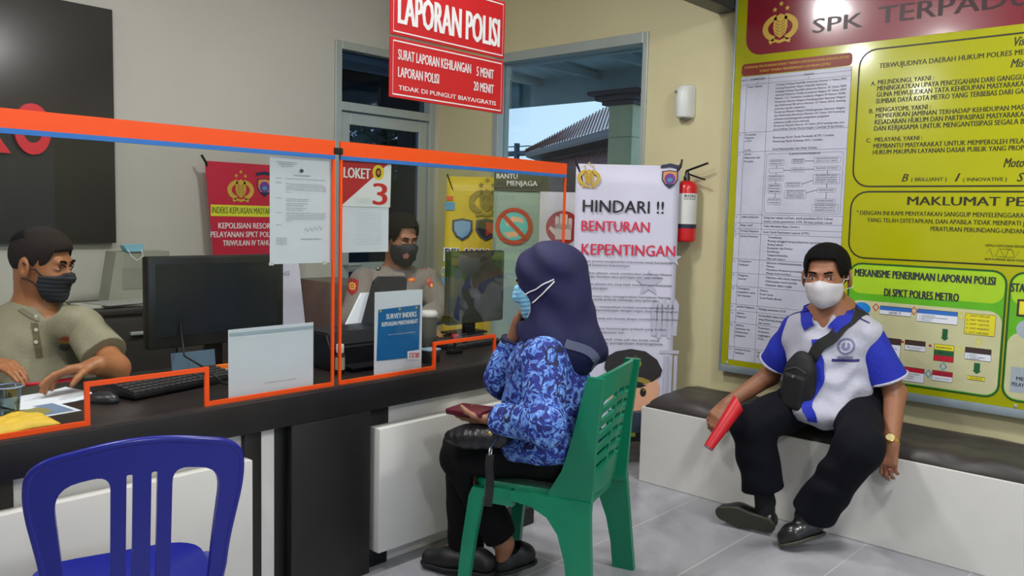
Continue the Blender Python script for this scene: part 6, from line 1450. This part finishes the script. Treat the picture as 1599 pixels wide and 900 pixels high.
# ====================== the woman in batik
def batik_woman():
    root = thing('person', 'seated woman in blue batik blouse and navy hijab with light blue mask', 'person', (2.28, 1.86, 0.0))
    f = unit((-.40, .917, 0)); rt = np.array((f[1], -f[0], 0)); lf = -rt; up = np.array((0, 0, 1.))
    J = dict(neck=(2.25, 1.852, .945), shL=(2.125, 1.785, .872), shR=(2.385, 1.915, .868), elL=W(852, 664, 2.69), wrL=W(772, 655, 2.83), elR=W(784, 592, 3.08), wrR=W(811, 503, 3.02),
             hipL=(2.22, 1.802, .53), hipR=(2.365, 1.882, .53), knL=(2.065, 2.108, .472), knR=(2.155, 2.19, .468), anR=(2.165, 2.175, .10), anL=(2.20, 2.012, .135))
    J = {k: _v(v) for k, v in J.items()}
    hd = Head(W(852, 441, 2.9), (-.52, .83, -.2), (.0, .0, 1), 1.0)
    F = body_field(list(J.values()) + [hd.c], .0042, .2); hd.build(F)
    F.add(cap(hd.p(0, -.05, -.028), J['neck'], .05, .058), .03); F.add(cap(J['shR'], J['shL'], .055), .03); F.add(cap(J['neck'] - up * .05, (2.29, 1.84, .56), .11, .12), .04)
    for s in 'RL':
        F.add(cap(J['sh' + s], J['el' + s], .042, .036), .03); F.add(cap(J['el' + s], J['wr' + s], .037, .025), .02)
    legs_add(F, J, (.065, .042, .033))
    dl = unit(W(715, 654, 2.95) - J['wrL']); hand(F, J['wrL'], dl, (0, .05, 1), f * .4 + lf * .2 + up * .3 if False else -rt, (.16, .2, .26, .36), .95, tcurl=.35)
    hand(F, J['wrR'], unit(hd.p(.02, -.06, .085) - J['wrR']), -f, up + f * .4, (.5, .6, .65, .7), .92)
    toeR, heR = np.array((2.06, 2.315, .02)), un(772, 896, 2, .03); toeL, heL = un(766, 896, 2, .015), un(838, 876, 2, .06)
    F.add(cap(J['anR'], toeR + (0.03, -.06, .02), .033, .026), .02); F.add(cap(J['anL'], toeL + (.03, -.03, .03), .034, .026), .02)
    body, V, Q = fpart('body', F, skinC, root, 1); tree = bvh(V, Q); hd.details(root, tree, lipdk, hairm, eyew, irism, (0, -.5), .4)
    # batik cloth
    bt = bpy.data.materials.new('blue_batik'); bt.use_nodes = True; nt = bt.node_tree; bs = nt.nodes['Principled BSDF']; bs.inputs['Roughness'].default_value = .75
    tc = nt.nodes.new('ShaderNodeTexCoord'); nz = nt.nodes.new('ShaderNodeTexNoise'); nz.inputs['Scale'].default_value = 16; nz.inputs['Detail'].default_value = 2
    ad = nt.nodes.new('ShaderNodeMixRGB'); ad.blend_type = 'ADD'; ad.inputs[0].default_value = .08
    nt.links.new(tc.outputs['Object'], nz.inputs['Vector']); nt.links.new(tc.outputs['Object'], ad.inputs[1]); nt.links.new(nz.outputs['Color'], ad.inputs[2])
    vo = nt.nodes.new('ShaderNodeTexVoronoi'); vo.feature = 'F1'; vo.inputs['Scale'].default_value = 23; nt.links.new(ad.outputs[0], vo.inputs['Vector'])
    wv = nt.nodes.new('ShaderNodeTexNoise'); wv.inputs['Scale'].default_value = 30; wv.inputs['Detail'].default_value = 1.5; wv.inputs['Distortion'].default_value = 2.2; nt.links.new(ad.outputs[0], wv.inputs['Vector'])
    r1 = nt.nodes.new('ShaderNodeValToRGB'); r1.color_ramp.interpolation = 'CONSTANT'; e = r1.color_ramp.elements
    e[0].position = 0; e[0].color = lin((22, 28, 96)) + (1,); e[1].position = .42; e[1].color = lin((36, 56, 152)) + (1,); e.new(.5).color = lin((86, 132, 206)) + (1,); e.new(.6).color = lin((136, 174, 222)) + (1,); e.new(.66).color = lin((48, 78, 170)) + (1,)
    nt.links.new(wv.outputs['Fac'], r1.inputs[0])
    r2 = nt.nodes.new('ShaderNodeValToRGB'); r2.color_ramp.interpolation = 'CONSTANT'; e = r2.color_ramp.elements; e[0].position = 0; e[0].color = (1, 1, 1, 1); e[1].position = .3; e[1].color = (0, 0, 0, 1)
    nt.links.new(vo.outputs['Distance'], r2.inputs[0])
    mx = nt.nodes.new('ShaderNodeMixRGB'); mx.inputs[2].default_value = lin((34, 42, 128)) + (1,); nt.links.new(r2.outputs[0], mx.inputs[0]); nt.links.new(r1.outputs[0], mx.inputs[1])
    vb = nt.nodes.new('ShaderNodeTexVoronoi'); vb.inputs['Scale'].default_value = 7; vb.feature = 'F1'; nt.links.new(ad.outputs[0], vb.inputs['Vector'])
    r3 = nt.nodes.new('ShaderNodeValToRGB'); r3.color_ramp.interpolation = 'CONSTANT'; e = r3.color_ramp.elements; e[0].position = 0; e[0].color = (0, 0, 0, 1); e[1].position = .16; e[1].color = (1, 1, 1, 1); e.new(.22).color = (0, 0, 0, 1)
    nt.links.new(vb.outputs['Distance'], r3.inputs[0])
    mx2 = nt.nodes.new('ShaderNodeMixRGB'); mx2.inputs[2].default_value = lin((20, 24, 62)) + (1,); nt.links.new(r3.outputs[0], mx2.inputs[0]); nt.links.new(mx.outputs[0], mx2.inputs[1]); nt.links.new(mx2.outputs[0], bs.inputs['Base Color'])
    F = body_field([(1.95, 1.55, .45), (2.55, 2.15, 1.0)], .0045, .06); At = np.stack([rt, f, up], 1)
    F.add(cap(J['shR'], J['shL'], .078), .04); F.add(ell(J['neck'] - up * .17 + f * .015, (.175, .145, .19), At), .05); F.add(ell((2.258, 1.855, .64), (.19, .165, .17), At), .06); F.add(ell((2.255, 1.862, .555), (.2, .195, .085), At), .05)
    F.folds(.004, [((.1, .5, 1), 38, .4), ((.6, 1, -.5), 34, 1.3), ((0, .2, 1), 60, 2.2)])
    F.keep(lambda X, Y, Z: (.462 + .5 * np.maximum(0, ((X - 2.27) * f[0] + (Y - 1.84) * f[1]) - .02) * .9 + .012 * np.sin(34 * ((X - 2.27) * f[0] + (Y - 1.84) * f[1]))) - Z)
    top, V, Q = fpart('batik_blouse', F, bt, root, 1); ttop = bvh(V, Q)
    for s in 'RL':
        a, e_, w_ = J['sh' + s], J['el' + s], J['wr' + s]; d = unit(w_ - e_); ct = w_ - d * (.012 if s == 'L' else .075)
        F = body_field([a, e_, w_], .0042, .1); F.add(cap(a, e_, .076, .068), .03); F.add(cap(e_, ct + d * .04, .068, .046 if s == 'L' else .05), .03)
        F.folds(.0045, [((1, .3, .6), 44, .7), ((0, 1, -.6), 52, 2.1)]); F.plane(ct, d); o, _, _ = fpart('batik_sleeve', F, bt, root, 1)
        F = body_field([ct], .0036, .09); F.add(cap(ct - d * .03, ct + d * .03, .045 if s == 'L' else .049, .042 if s == 'L' else .047), .01); F.plane(ct + d * .008, d); F.plane(ct - d * .012, -d); fpart('cuff', F, mat('cuff_navy', (24, 26, 62), .8), o, 1)
    # trousers
    F = body_field([J[k] for k in ('hipR', 'hipL', 'knR', 'knL', 'anR', 'anL')], .0045, .15)
    for s in 'RL': F.add(cap(J['hip' + s], J['kn' + s], .098, .076), .03); F.add(cap(J['kn' + s], J['an' + s], .075, .068 if s == 'R' else .058), .03)
    F.add(cap(J['hipR'], J['hipL'], .105), .04); F.folds(.003, [((1, .2, .4), 34, .4), ((.3, .6, 1), 46, 1.7)])
    dl_ = unit(J['anL'] - J['knL']); cl = J['anL'] - dl_ * .03
    F.keep(lambda X, Y, Z: np.where((X - 2.155) * .6 + (Y - 2.09) * .8 + 0 * Z > 0, .062 - Z, (X - cl[0]) * dl_[0] + (Y - cl[1]) * dl_[1] + (Z - cl[2]) * dl_[2]))
    F.keep(lambda X, Y, Z: np.where(((X - 2.25) * f[0] + (Y - 1.95) * f[1] < .165) & (Z > .372), .423 - Z, -1.) + 0 * Z)
    fpart('trousers', F, trb, root, 1)
    shoe(root, heR, toeR, (0, 0, 1), mat('shoe_black_matte', (20, 20, 22), .5), mat('sole_black', (24, 24, 24), .6), .038, .02); shoe(root, heL, toeL, (0, .08, 1), MATS['shoe_black_matte'], MATS['sole_black'], .038, .03, ankle=J['anL'])
    # hijab
    nav = mat('hijab_navy', (15, 17, 66), .75, var=.1, vscale=14)
    F = body_field([hd.c, J['neck'], J['shL'], J['shR']], .0042, .2)
    F.add(hd.E(0, .03, -.012, .092, .108, .118), .03); F.add(hd.E(0, -.03, .02, .085, .1, .085), .03)
    F.add(cap(hd.p(0, -.06, -.01), J['neck'] + f * .005, .088, .105), .04); F.add(cap(J['neck'] - up * .005, J['neck'] - up * .045 - f * .02, .125, .135), .05)
    F.add(cap(J['shL'] * .6 + J['neck'] * .4 + up * .02, J['shR'] * .6 + J['neck'] * .4 + up * .02, .075), .05)
    F.add(cap(hd.p(0, .02, -.05), J['neck'] - f * .09 - up * .06, .1, .085), .05); F.add(cap(J['neck'] - f * .10 - up * .04, J['neck'] - f * .135 - up * .06 + rt * .05, .075, .05), .04)
    F.cut(ell(hd.p(0, -.028, .1), (.062, .08, .062), hd.A), .012); F.cut(hd.E(0, -.062, .1, .12, .06, .062), .015); F.cut(hd.E(0, -.025, .03, .066, .075, .07), .008)
    F.folds(.0035, [((.2, .4, 1), 40, .4), ((.9, .3, -.5), 52, 1.3), ((.5, -.6, .7), 64, 2.6)])
    nl = J['neck'] - up * .06; nn = unit(up * -1 + f * .35 + lf * .1)
    F.keep(lambda X, Y, Z: np.where((X - nl[0]) * -f[0] + (Y - nl[1]) * -f[1] > .06, -.1, (X - nl[0]) * nn[0] + (Y - nl[1]) * nn[1] + (Z - nl[2]) * nn[2]) + 0 * Z)
    hj, V, Q = fpart('hijab', F, nav, root, 1); th = bvh(V, Q)
    bm = ribbon(th, [J['neck'] - f * .235 - up * .165 + lf * .02, J['neck'] - f * .21 - up * .10 + lf * .07, J['neck'] - f * .17 - up * .05 + lf * .1, J['neck'] - f * .08 - up * .02 + lf * .13], .03, .002, .001, 24); part('hijab_band', bm, mat('hijab_grey', (92, 98, 124), .8), hj, world=True)
    # mask
    mm = mat('mask_light_blue', (128, 190, 226), .75, var=.04)
    mo, V, Q = hd.mask(root, mm, top=-.004, bot=-.125, back=.035, g=.012, pleats=.0012)
    for a, b_ in (((-.066, -.035, .085), (-.1, .012, -.045)), ((-.062, -.095, .085), (-.1, .004, -.045))):
        bm = ribbon(th, [hd.p(*a), hd.p(*(_v(a) * .5 + _v(b_) * .5)), hd.p(*b_)], .0042, .002, .003, 20); part('ear_loop', bm, ink_white, mo, world=True)
    # wallet in her left hand
    p = J['wrL'] + dl * .10 + up * .028; M = frame(p, dl, np.cross(up, dl), up)
    t = thing('wallet', 'maroon leather wallet in the hand of the woman in batik', 'wallet', M=M)
    mr = mat('maroon_leather', (92, 26, 40), .35, spec=.5, coat=.15)
    part('back_cover', MB().box((-.075, -.045, -.010), (.095, .045, .001), .003), mr, t, smooth=40); part('front_cover', MB().box((-.073, -.044, .002), (.096, .044, .011), .003), mr, t, smooth=40); part('fold', MB().box((-.075, .04, -.008), (.095, .047, .009), .003), mr, t, smooth=40)
    # handbag on her lap
    c = np.array(W(748, 690, 2.86)); c[2] = max(c[2], .59); dd = unit((-.5, .86, .0)); sdv = np.cross(up, dd); A = np.stack([dd, sdv, up], 1)
    t = thing('handbag', 'black quilted handbag with gold clasp on the lap of the woman in batik', 'handbag', tuple(c - up * .04)); bgm = mat('bag_leather', (20, 20, 22), .35, spec=.5, bump=.3, bscale=60)
    A2 = np.stack([unit(dd - up * .1), sdv, unit(up + dd * .1)], 1)
    F = body_field([c], .004, .2); F.add(ell(c, (.125, .06, .042), A2), .02); F.add(rbox(c - dd * .02, (.09, .05, .034), A2, .03), .02)
    F.warp(lambda X, Y, Z: .0022 * np.abs(np.sin(80 * (X * (dd[0] + .6 * sdv[0]) + Y * (dd[1] + .6 * sdv[1]) + .6 * Z))) + .0022 * np.abs(np.sin(80 * (X * (dd[0] - .6 * sdv[0]) + Y * (dd[1] - .6 * sdv[1]) - .6 * Z))) - .002)
    bo, V, Q = fpart('bag_body', F, bgm, t, 1); tb = bvh(V, Q)
    cl_ = np.array(W(766, 666, 2.76)); hit = tb.find_nearest(Vector(cl_)); q = hit[0]; part('clasp', MB().lathe([(.0001, .006), (.007, .004), (.01, 0), (.0001, -.001)], q, 14, M=Vector(hit[1]).to_track_quat('Z', 'Y').to_matrix()), mat('clasp_gold', (220, 190, 120), .25, 1.), t, world=True, smooth=60)
    s0 = tb.find_nearest(Vector(W(768, 684, 2.72)))[0]; zb = .24
    chrome_ = MATS['chrome']; o3 = s0 + Vector(lf) * .012
    e1 = Vector(W(766, 700, 2.66)); pts = [s0, (s0 + e1) / 2 + Vector(lf) * .004, e1]
    part('strap_hook', MB().tube(pts, .003, 8), chrome_, t, world=True, smooth=60)
    rc = e1 + Vector((0, 0, -.012)); part('strap_ring', MB().tube([rc + Vector((math.cos(k * .35) * .012 * rt[0], math.cos(k * .35) * .012 * rt[1] * 1.0, math.sin(k * .35) * .012)) + Vector(f) * math.cos(k * .35) * .012 * 0 for k in range(19)], .0026, 8), chrome_, t, world=True, smooth=60)
    e2 = rc + Vector((0, 0, -.01)); e3 = Vector(W(763, 790, 2.66)); wv_ = Vector(dd) * .013; nv = Vector(lf) * .003
    lp = []
    for k in range(9):
        q = e2.lerp(e3, k / 8) + Vector(lf) * .006 * math.sin(k); lp.append([q - wv_ - nv, q + wv_ - nv, q + wv_ + nv, q - wv_ + nv])
    part('strap', MB().loft(lp), bgm, t, world=True)
    part('rivet', MB().lathe([(.004, 0), (.003, .003), (.0001, .0035)], e2.lerp(e3, .1) + nv, 10, M=Vector(lf).to_track_quat('Z', 'Y').to_matrix()), chrome_, t, world=True)
batik_woman()

# ====================== the man in the olive shirt behind the counter
def counter_man():
    root = thing('person', 'man in olive grey t-shirt and black mask sitting behind the counter', 'person', (1.05, 3.3, 0.0))
    J = dict(neck=W(58, 486, 3.04), shL=W(136, 511, 3.02), shR=W(-36, 514, 3.04), elL=W(180, 585, 2.90), wrL=W(152, 594, 2.79), elR=W(-70, 600, 2.95), wrR=W(-18, 594, 2.80))
    J = {k: _v(v) for k, v in J.items()}
    J.update({k: _v(v) for k, v in dict(hipL=(1.17, 3.36, .5), hipR=(.95, 3.40, .5), knL=(1.2, 2.96, .52), knR=(.9, 2.98, .52), anL=(1.2, 3.0, .08), anR=(.9, 3.02, .08)).items()})
    for k in ('elL', 'elR', 'wrL', 'wrR'): J[k][2] = max(J[k][2], .782 if k[0] == 'e' else .812)
    hd = Head(W(66, 414, 3.0), (.62, -.76, -.1), (.03, -.03, 1), 1.03, 1.03, 1.15)
    F = body_field(list(J.values()) + [hd.c], .0046, .2); hd.build(F)
    F.add(cap(hd.p(0, -.05, -.03), J['neck'] + (0, .01, -.01), .062, .07), .03); F.add(cap(J['shR'], J['shL'], .045), .03); F.add(cap(J['neck'] - (0, -.02, .06), (1.05, 3.34, .55), .12, .13), .04)
    for s in 'RL': F.add(cap(J['sh' + s], J['el' + s], .043, .046), .03); F.add(cap(J['el' + s], J['wr' + s], .046, .031), .025)
    legs_add(F, J, (.08, .055, .04)); F.add(cap(J['anL'] , (1.2, 2.86, .04), .04, .03)); F.add(cap(J['anR'], (.9, 2.88, .04), .04, .03))
    penL = W(104, 594, 2.74); penR = W(52, 600, 2.74)
    pL_ = W(112, 594, 2.74); pL_[2] = .805; pR_ = W(35, 596, 2.74); pR_[2] = .805; hand(F, J['wrL'], unit(pL_ - J['wrL']), unit((-.3, -.25, -.9)), (-.2, -.9, .2), (.22, .32, .38, .42), 1.05)
    hand(F, J['wrR'], unit(pR_ - J['wrR']), unit((.1, -.1, -1.)), (.2, -.9, .3), (.2, .3, .36, .4), 1.05)
    body, V, Q = fpart('body', F, skinB, root, 1); tree = bvh(V, Q); hd.details(root, tree, lipdk, hairm, eyew, irism, (0, 0), .42)
    hd.hair(root, fade, g=.0045, top=.058, amp=.0003); Fh = Field(hd.c - .17, hd.c + .17, .0035); Fh.add(hd.E(0, .05, -.010, .0715, .074, .0965, .0085), .02); Fh.keep(lambda X, Y, Z: (.045 - hd.loc(X, Y, Z)[1])); Fh.warp(lambda X, Y, Z: .02 * np.clip(1 - (hd.loc(X, Y, Z)[1] - .058 - .25 * np.maximum(0, -hd.loc(X, Y, Z)[2] - .03) * -1) / .035, 0, 3)); Fh.warp(lambda X, Y, Z: .0006 * (np.sin(X * 520 + 2 * np.sin(Z * 90)) + np.sin(Y * 470))); fpart('hair', Fh, hairm, root, 1)
    ol_ = mat('tshirt_olive', (140, 134, 112), .85, var=.06, vscale=20, bump=.25, bscale=80)
    F = body_field([J['shR'], J['shL'], (1.05, 3.3, .5)], .0046, .2)
    F.add(cap(J['shR'] + (.03, 0, -.005), J['shL'] + (-.01, 0, -.005), .066), .04); F.add(cap(J['neck'] + (.05, .01, -.035), J['shL'] + (-.04, 0, 0), .064), .05); F.add(cap(J['neck'] + (-.05, .01, -.035), J['shR'] + (.04, 0, 0), .064), .05); F.add(ell((J['shR'] + J['shL']) / 2 + (0, .01, -.12), (.2, .145, .2)), .05); F.add(ell((1.05, 3.29, .62), (.2, .17, .18)), .06); F.add(cap(J['neck'] - (0, -.01, .03), J['neck'] - (0, -.02, .09), .09, .12), .05)
    F.folds(.0042, [((.3, .5, 1), 40, .4), ((1, .3, -.5), 36, 1.3), ((.8, .2, .6), 60, 2.2)])
    F.cut(cap(hd.p(0, -.07, -.03), J['neck'] + (0, 0, .01), .066, .07), .006); F.cut(cap(J['neck'] + (.01, -.085, .03), J['neck'] + (.015, -.14, -.06), .04, .006), .006); F.plane((0, 0, .5), (0, 0, -1))
    sh, V, Q = fpart('tshirt', F, ol_, root, 1); ts = bvh(V, Q)
    for s, sg in (('R', -1), ('L', 1)):
        a, b_ = J['sh' + s], J['el' + s]; d = unit(b_ - a); e = a + d * .17
        F = body_field([a, e], .0042, .13); F.add(cap(a + (sg * -.02, 0, 0), e + d * .05, .068, .077), .02); F.folds(.004, [((1, .3, .6), 48, .7), ((0, 1, -.6), 40, 2.1)]); F.plane(e, d); fpart('sleeve', F, ol_, root, 1)
    nk = J['neck']; pts = [nk + np.array((.014 + .088 * math.sin(a), -.02 - .085 * math.cos(a), .018 - .05 * max(0, math.cos(a)) ** 2)) for a in np.linspace(-2.2, 2.2, 12)]
    part('neck_band', ribbon(ts, pts, .016, .003, .001, 40), mat('tshirt_band', (122, 116, 96), .8), sh, world=True, smooth=60)
    pl = mat('placket_brown', (96, 86, 58), .7); vd = unit((1.0, 3.2, 0)); U0 = np.array((vd[1], -vd[0], 0)); pc = W(58, 535, 2.9)
    part('placket', patch(ts, pc, U0, (-.12, 0, 1), .022, .12, 4, 20, back=.3), pl, sh, world=True)
    for py in (518, 541, 562):
        h_ = ts.ray_cast(Vector(W(58, py, 2.6)), Vector(vd))
        if h_[0] is not None: part('button', MB().lathe([(.007, 0), (.006, .003), (.0001, .003)], h_[0] - Vector(vd) * .005, 12, M=Matrix.Rotation(math.pi / 2, 4, 'X')), mat('button_pale', (200, 196, 188), .3), sh, world=True)
    for py, m, w_, h_ in ((536, mat('emblem_red', (150, 60, 40), .6), .034, .02), (542, mat('emblem_ochre', (170, 130, 50), .6), .046, .014), (552, mat('emblem_slate_dark', (70, 76, 76), .6), .036, .036)):
        bm = patch(ts, W(104, py, 2.85), U0, (0, 0, 1), w_, h_, 12, 12, lambda u, v: u * u + v * v < 1, back=.3)
        if len(bm.faces): part('chest_emblem', bm, m, sh, world=True)
    F = body_field([J[k] for k in ('hipR', 'hipL', 'knR', 'knL', 'anR', 'anL')], .006, .15)
    for s in 'RL': F.add(cap(J['hip' + s], J['kn' + s], .1, .08), .03); F.add(cap(J['kn' + s], J['an' + s], .078, .066), .03)
    F.add(cap(J['hipR'], J['hipL'], .115), .04); F.plane((0, 0, .07), (0, 0, -1)); fpart('trousers', F, trb, root, 1)
    mk = mat('mask_black', (34, 36, 42), .75, var=.08)
    mo, V, Q = hd.mask(root, mk, top=-.022, bot=-.128, back=.026, g=.009, pleats=.0012)
    for x in (-1, 1):
        for y0, y1 in ((-.03, .014), (-.09, -.036)):
            part('ear_loop', ribbon(tree, [hd.p(x * .064, y0, .045), hd.p(x * .078, (y0 + y1) / 2, .02), hd.p(x * .086, y1, -.008)], .004, .002, .003, 16), mk, mo, world=True)
    t = thing('red_pen', 'red pen held between both hands of the man in olive shirt', 'pen', tuple((penL + penR) / 2)); a, b_ = Vector(penR), Vector(penL); e_ = (b_ - a).normalized()
    rp_ = mat('pen_red', (196, 24, 52), .3); part('barrel', MB().tube([a - e_ * .02, b_ + e_ * .02], .0055, 10), rp_, t, world=True, smooth=40); part('tip', MB().tube([a - e_ * .034, a - e_ * .02], [.0012, .0055], 10), jet, t, world=True, smooth=40); part('pen_cap', MB().tube([b_ - e_ * .02, b_ + e_ * .025], .0068, 10), rp_, t, world=True, smooth=40)
counter_man()

# ====================== the uniformed officer
def officer():
    root = thing('person', 'officer in grey brown uniform with sleeve patches and black mask behind the counter', 'person', (2.75, 3.5, 0.0))
    J = dict(neck=W(622, 425, 4.36), shR=W(568, 440, 4.30), shL=W(668, 440, 4.42), elR=W(552, 500, 4.15), wrR=(2.50, 3.14, .81), elL=W(692, 484, 4.3), wrL=(2.70, 3.10, .80))
    J = {k: _v(v) for k, v in J.items()}; c0 = (J['shR'] + J['shL']) / 2
    J['elR'][2] = max(J['elR'][2], .805); J['elL'][2] = max(J['elL'][2], .82)
    J.update({k: _v(v) for k, v in dict(hipL=(2.88, 3.52, .5), hipR=(2.66, 3.56, .5), knL=(2.86, 3.16, .52), knR=(2.6, 3.2, .52), anL=(2.86, 3.26, .08), anR=(2.6, 3.28, .08)).items()})
    hd = Head(W(625, 374, 4.3), (-.12, -.97, -.16), (0, 0, 1), 1.02)
    F = body_field(list(J.values()) + [hd.c], .0046, .2); hd.build(F)
    F.add(cap(hd.p(0, -.05, -.03), J['neck'] + (0, .01, -.01), .055, .062), .03); F.add(cap(J['shR'], J['shL'], .055), .03); F.add(cap(J['neck'] - (0, -.02, .06), (2.78, 3.46, .55), .11, .12), .04)
    for s in 'RL': F.add(cap(J['sh' + s], J['el' + s], .046, .04), .03); F.add(cap(J['el' + s], J['wr' + s], .04, .028), .025)
    legs_add(F, J, (.08, .055, .04)); F.add(cap(J['anL'], (2.86, 3.12, .04), .04, .03)); F.add(cap(J['anR'], (2.6, 3.14, .04), .04, .03))
    hand(F, J['wrL'], (.05, -.95, -.12), (0, -.2, -1), (-1, 0, 0), (.12, .14, .16, .2), 1.); hand(F, J['wrR'], (.2, -.95, -.03), (0, -.2, -1), (1, 0, 0), (.12, .14, .16, .2), 1.)
    body, V, Q = fpart('body', F, skinD, root, 1); tree = bvh(V, Q); hd.details(root, tree, lipdk, hairm, eyew, irism, (0, -1), .3); hd.hair(root, hairm, g=.011, top=.076)
    um = mat('uniform_taupe', (128, 119, 111), .8, var=.05, vscale=20, bump=.25, bscale=80)
    F = body_field([J['shR'], J['shL'], (2.78, 3.46, .5)], .0046, .2)
    F.add(cap(J['shR'] + (.03, 0, -.005), J['shL'] + (-.03, 0, -.005), .07), .04); F.add(ell(c0 + (0, .01, -.12), (.19, .14, .19)), .05); F.add(ell((2.79, 3.44, .66), (.19, .16, .2)), .06); F.add(cap(J['neck'] - (0, -.01, .03), J['neck'] - (0, -.02, .09), .085, .115), .05)
    F.folds(.0035, [((.3, .5, 1), 40, .4), ((1, .3, -.5), 36, 1.3)]); F.cut(cap(hd.p(0, -.07, -.03), J['neck'] + (0, 0, .01), .06, .063), .006); F.cut(cap(J['neck'] + (-.005, -.08, .03), J['neck'] + (-.01, -.13, -.06), .034, .005), .006); F.plane((0, 0, .52), (0, 0, -1))
    sh, V, Q = fpart('uniform_shirt', F, um, root, 1); ts = bvh(V, Q); nb = J['neck']
    F = body_field([nb], .0036, .16); F.add(cap(nb + (0, .02, -.01), nb + (0, -.005, .035), .088, .07), .02); F.add(ell(nb + (0, -.055, -.015), (.09, .05, .032)), .02); F.cut(cap(nb + (0, .03, -.06), nb + (0, -.02, .12), .066, .06), .004); F.cut(cap(nb + (-.005, -.1, .07), nb + (-.005, -.13, -.1), .045, .012), .004); F.plane(nb + (0, 0, -.03), (0, .35, -1)); F.plane(nb + (0, 0, .035), (0, -.25, 1)); fpart('collar', F, um, root, 1)
    SL = {}
    for s in 'RL':
        a, e_, w_ = J['sh' + s], J['el' + s], J['wr' + s]; d = unit(w_ - e_); ct = w_ - d * .02
        F = body_field([a, e_, w_], .0044, .11); F.add(cap(a, e_, .073, .066), .03); F.add(cap(e_, ct + d * .04, .064, .048), .03); F.folds(.0035, [((1, .3, .6), 44, .7), ((0, 1, -.6), 52, 2.1)]); F.plane(ct, d); o, V, Q = fpart('sleeve', F, um, root, 1); SL[s] = (o, bvh(V, Q))
    vd = -unit(np.array((c0[0], c0[1], 0))); U0 = unit(np.cross((0, 0, 1.), vd))
    def pt(tr, par, px, py, F_, w_, h_, m, fn, name='shoulder_patch', n=22, eps=.003):
        bm = patch(tr, W(px, py, F_), U0, (0, 0, 1), w_, h_, n, n, fn, eps, back=.25)
        if len(bm.faces): part(name, bm, m, par, world=True)
    pr_ = mat('patch_red', (158, 34, 40), .6); pg_ = mat('patch_gold', (226, 168, 70), .6); po_ = mat('patch_orange', (220, 92, 40), .6); circ = lambda u, v: u * u + v * v < 1
    shield_ = lambda u, v: abs(u) < (1 if v > -.2 else 1 - ((-.2 - v) / .8) ** 1.6) and v < .8 + .2 * (1 - u * u)
    o, tr = SL['R']; pt(tr, o, 550, 448, 4.2, .062, .078, pr_, shield_); pt(tr, o, 550, 447, 4.2, .044, .044, pg_, lambda u, v: .45 < math.hypot(u, v) < .82 + .14 * math.cos(8 * math.atan2(v, u)) or math.hypot(u, v) < .25, eps=.0045)
    o, tr = SL['L']
    for k, (px, py, m, w_, h_) in enumerate(((661, 424, pr_, .04, .05), (667, 436, pr_, .04, .05), (673, 445, pr_, .03, .03), (661, 423, po_, .026, .034), (668, 437, po_, .026, .034), (674, 446, pg_, .014, .02))):
        for tr_, o_ in ((tr, o), (ts, sh)):
            bm = patch(tr_, W(px, py, 4.3), U0, (0, 0, 1), w_, h_, 10, 10, circ, .003 + .0012 * (k > 2), back=.25)
            if len(bm.faces): part('shoulder_patch', bm, m, o_, world=True); break
    pt(ts, sh, 590, 416, 4.25, .034, .05, jet, circ, 'name_badge'); pt(ts, sh, 590, 416, 4.25, .018, .034, ink_white, lambda u, v: abs(u) < .8 - .4 * abs(v), 'name_badge', 14, .0045)
    pt(ts, sh, 643, 438, 4.25, .042, .02, po_, circ, 'chest_badge'); pt(ts, sh, 643, 438, 4.25, .026, .008, pg_, circ, 'chest_badge', 12, .0045)
    F = body_field([J[k] for k in ('hipR', 'hipL', 'knR', 'knL', 'anR', 'anL')], .006, .15)
    for s in 'RL': F.add(cap(J['hip' + s], J['kn' + s], .1, .08), .03); F.add(cap(J['kn' + s], J['an' + s], .078, .066), .03)
    F.add(cap(J['hipR'], J['hipL'], .115), .04); F.plane((0, 0, .07), (0, 0, -1)); fpart('trousers', F, mat('uniform_brown', (70, 60, 54), .8), root, 1)
    mk = MATS['mask_black']; mo, V, Q = hd.mask(root, mk, top=-.012, bot=-.13, back=.02, g=.01, extra=lambda F: F.add(hd.E(0, -.055, .085, .035, .05, .03), .03)); tm = bvh(V, Q)
    r_, u_ = hd.A[:, 0], hd.A[:, 1]
    part('mask_emblem', patch(tm, hd.p(.028, -.062, .1), -r_ if False else np.cross(u_, hd.A[:, 2]) * 1.0, u_, .03, .032, 14, 14, lambda u, v: v > -.8 and abs(u) < (.6 + .3 * (v + .8)) if v < .2 else abs(u) < .95 - (v - .2) * 1.1), mat('emblem_dusty_pink', (180, 110, 104), .6), mo, world=True)
    for x in (-1, 1): part('ear_loop', ribbon(tree, [hd.p(x * .064, -.03, .045), hd.p(x * .078, -.01, .02), hd.p(x * .086, .014, -.008)], .004, .002, .003, 16), mk, mo, world=True)
officer()
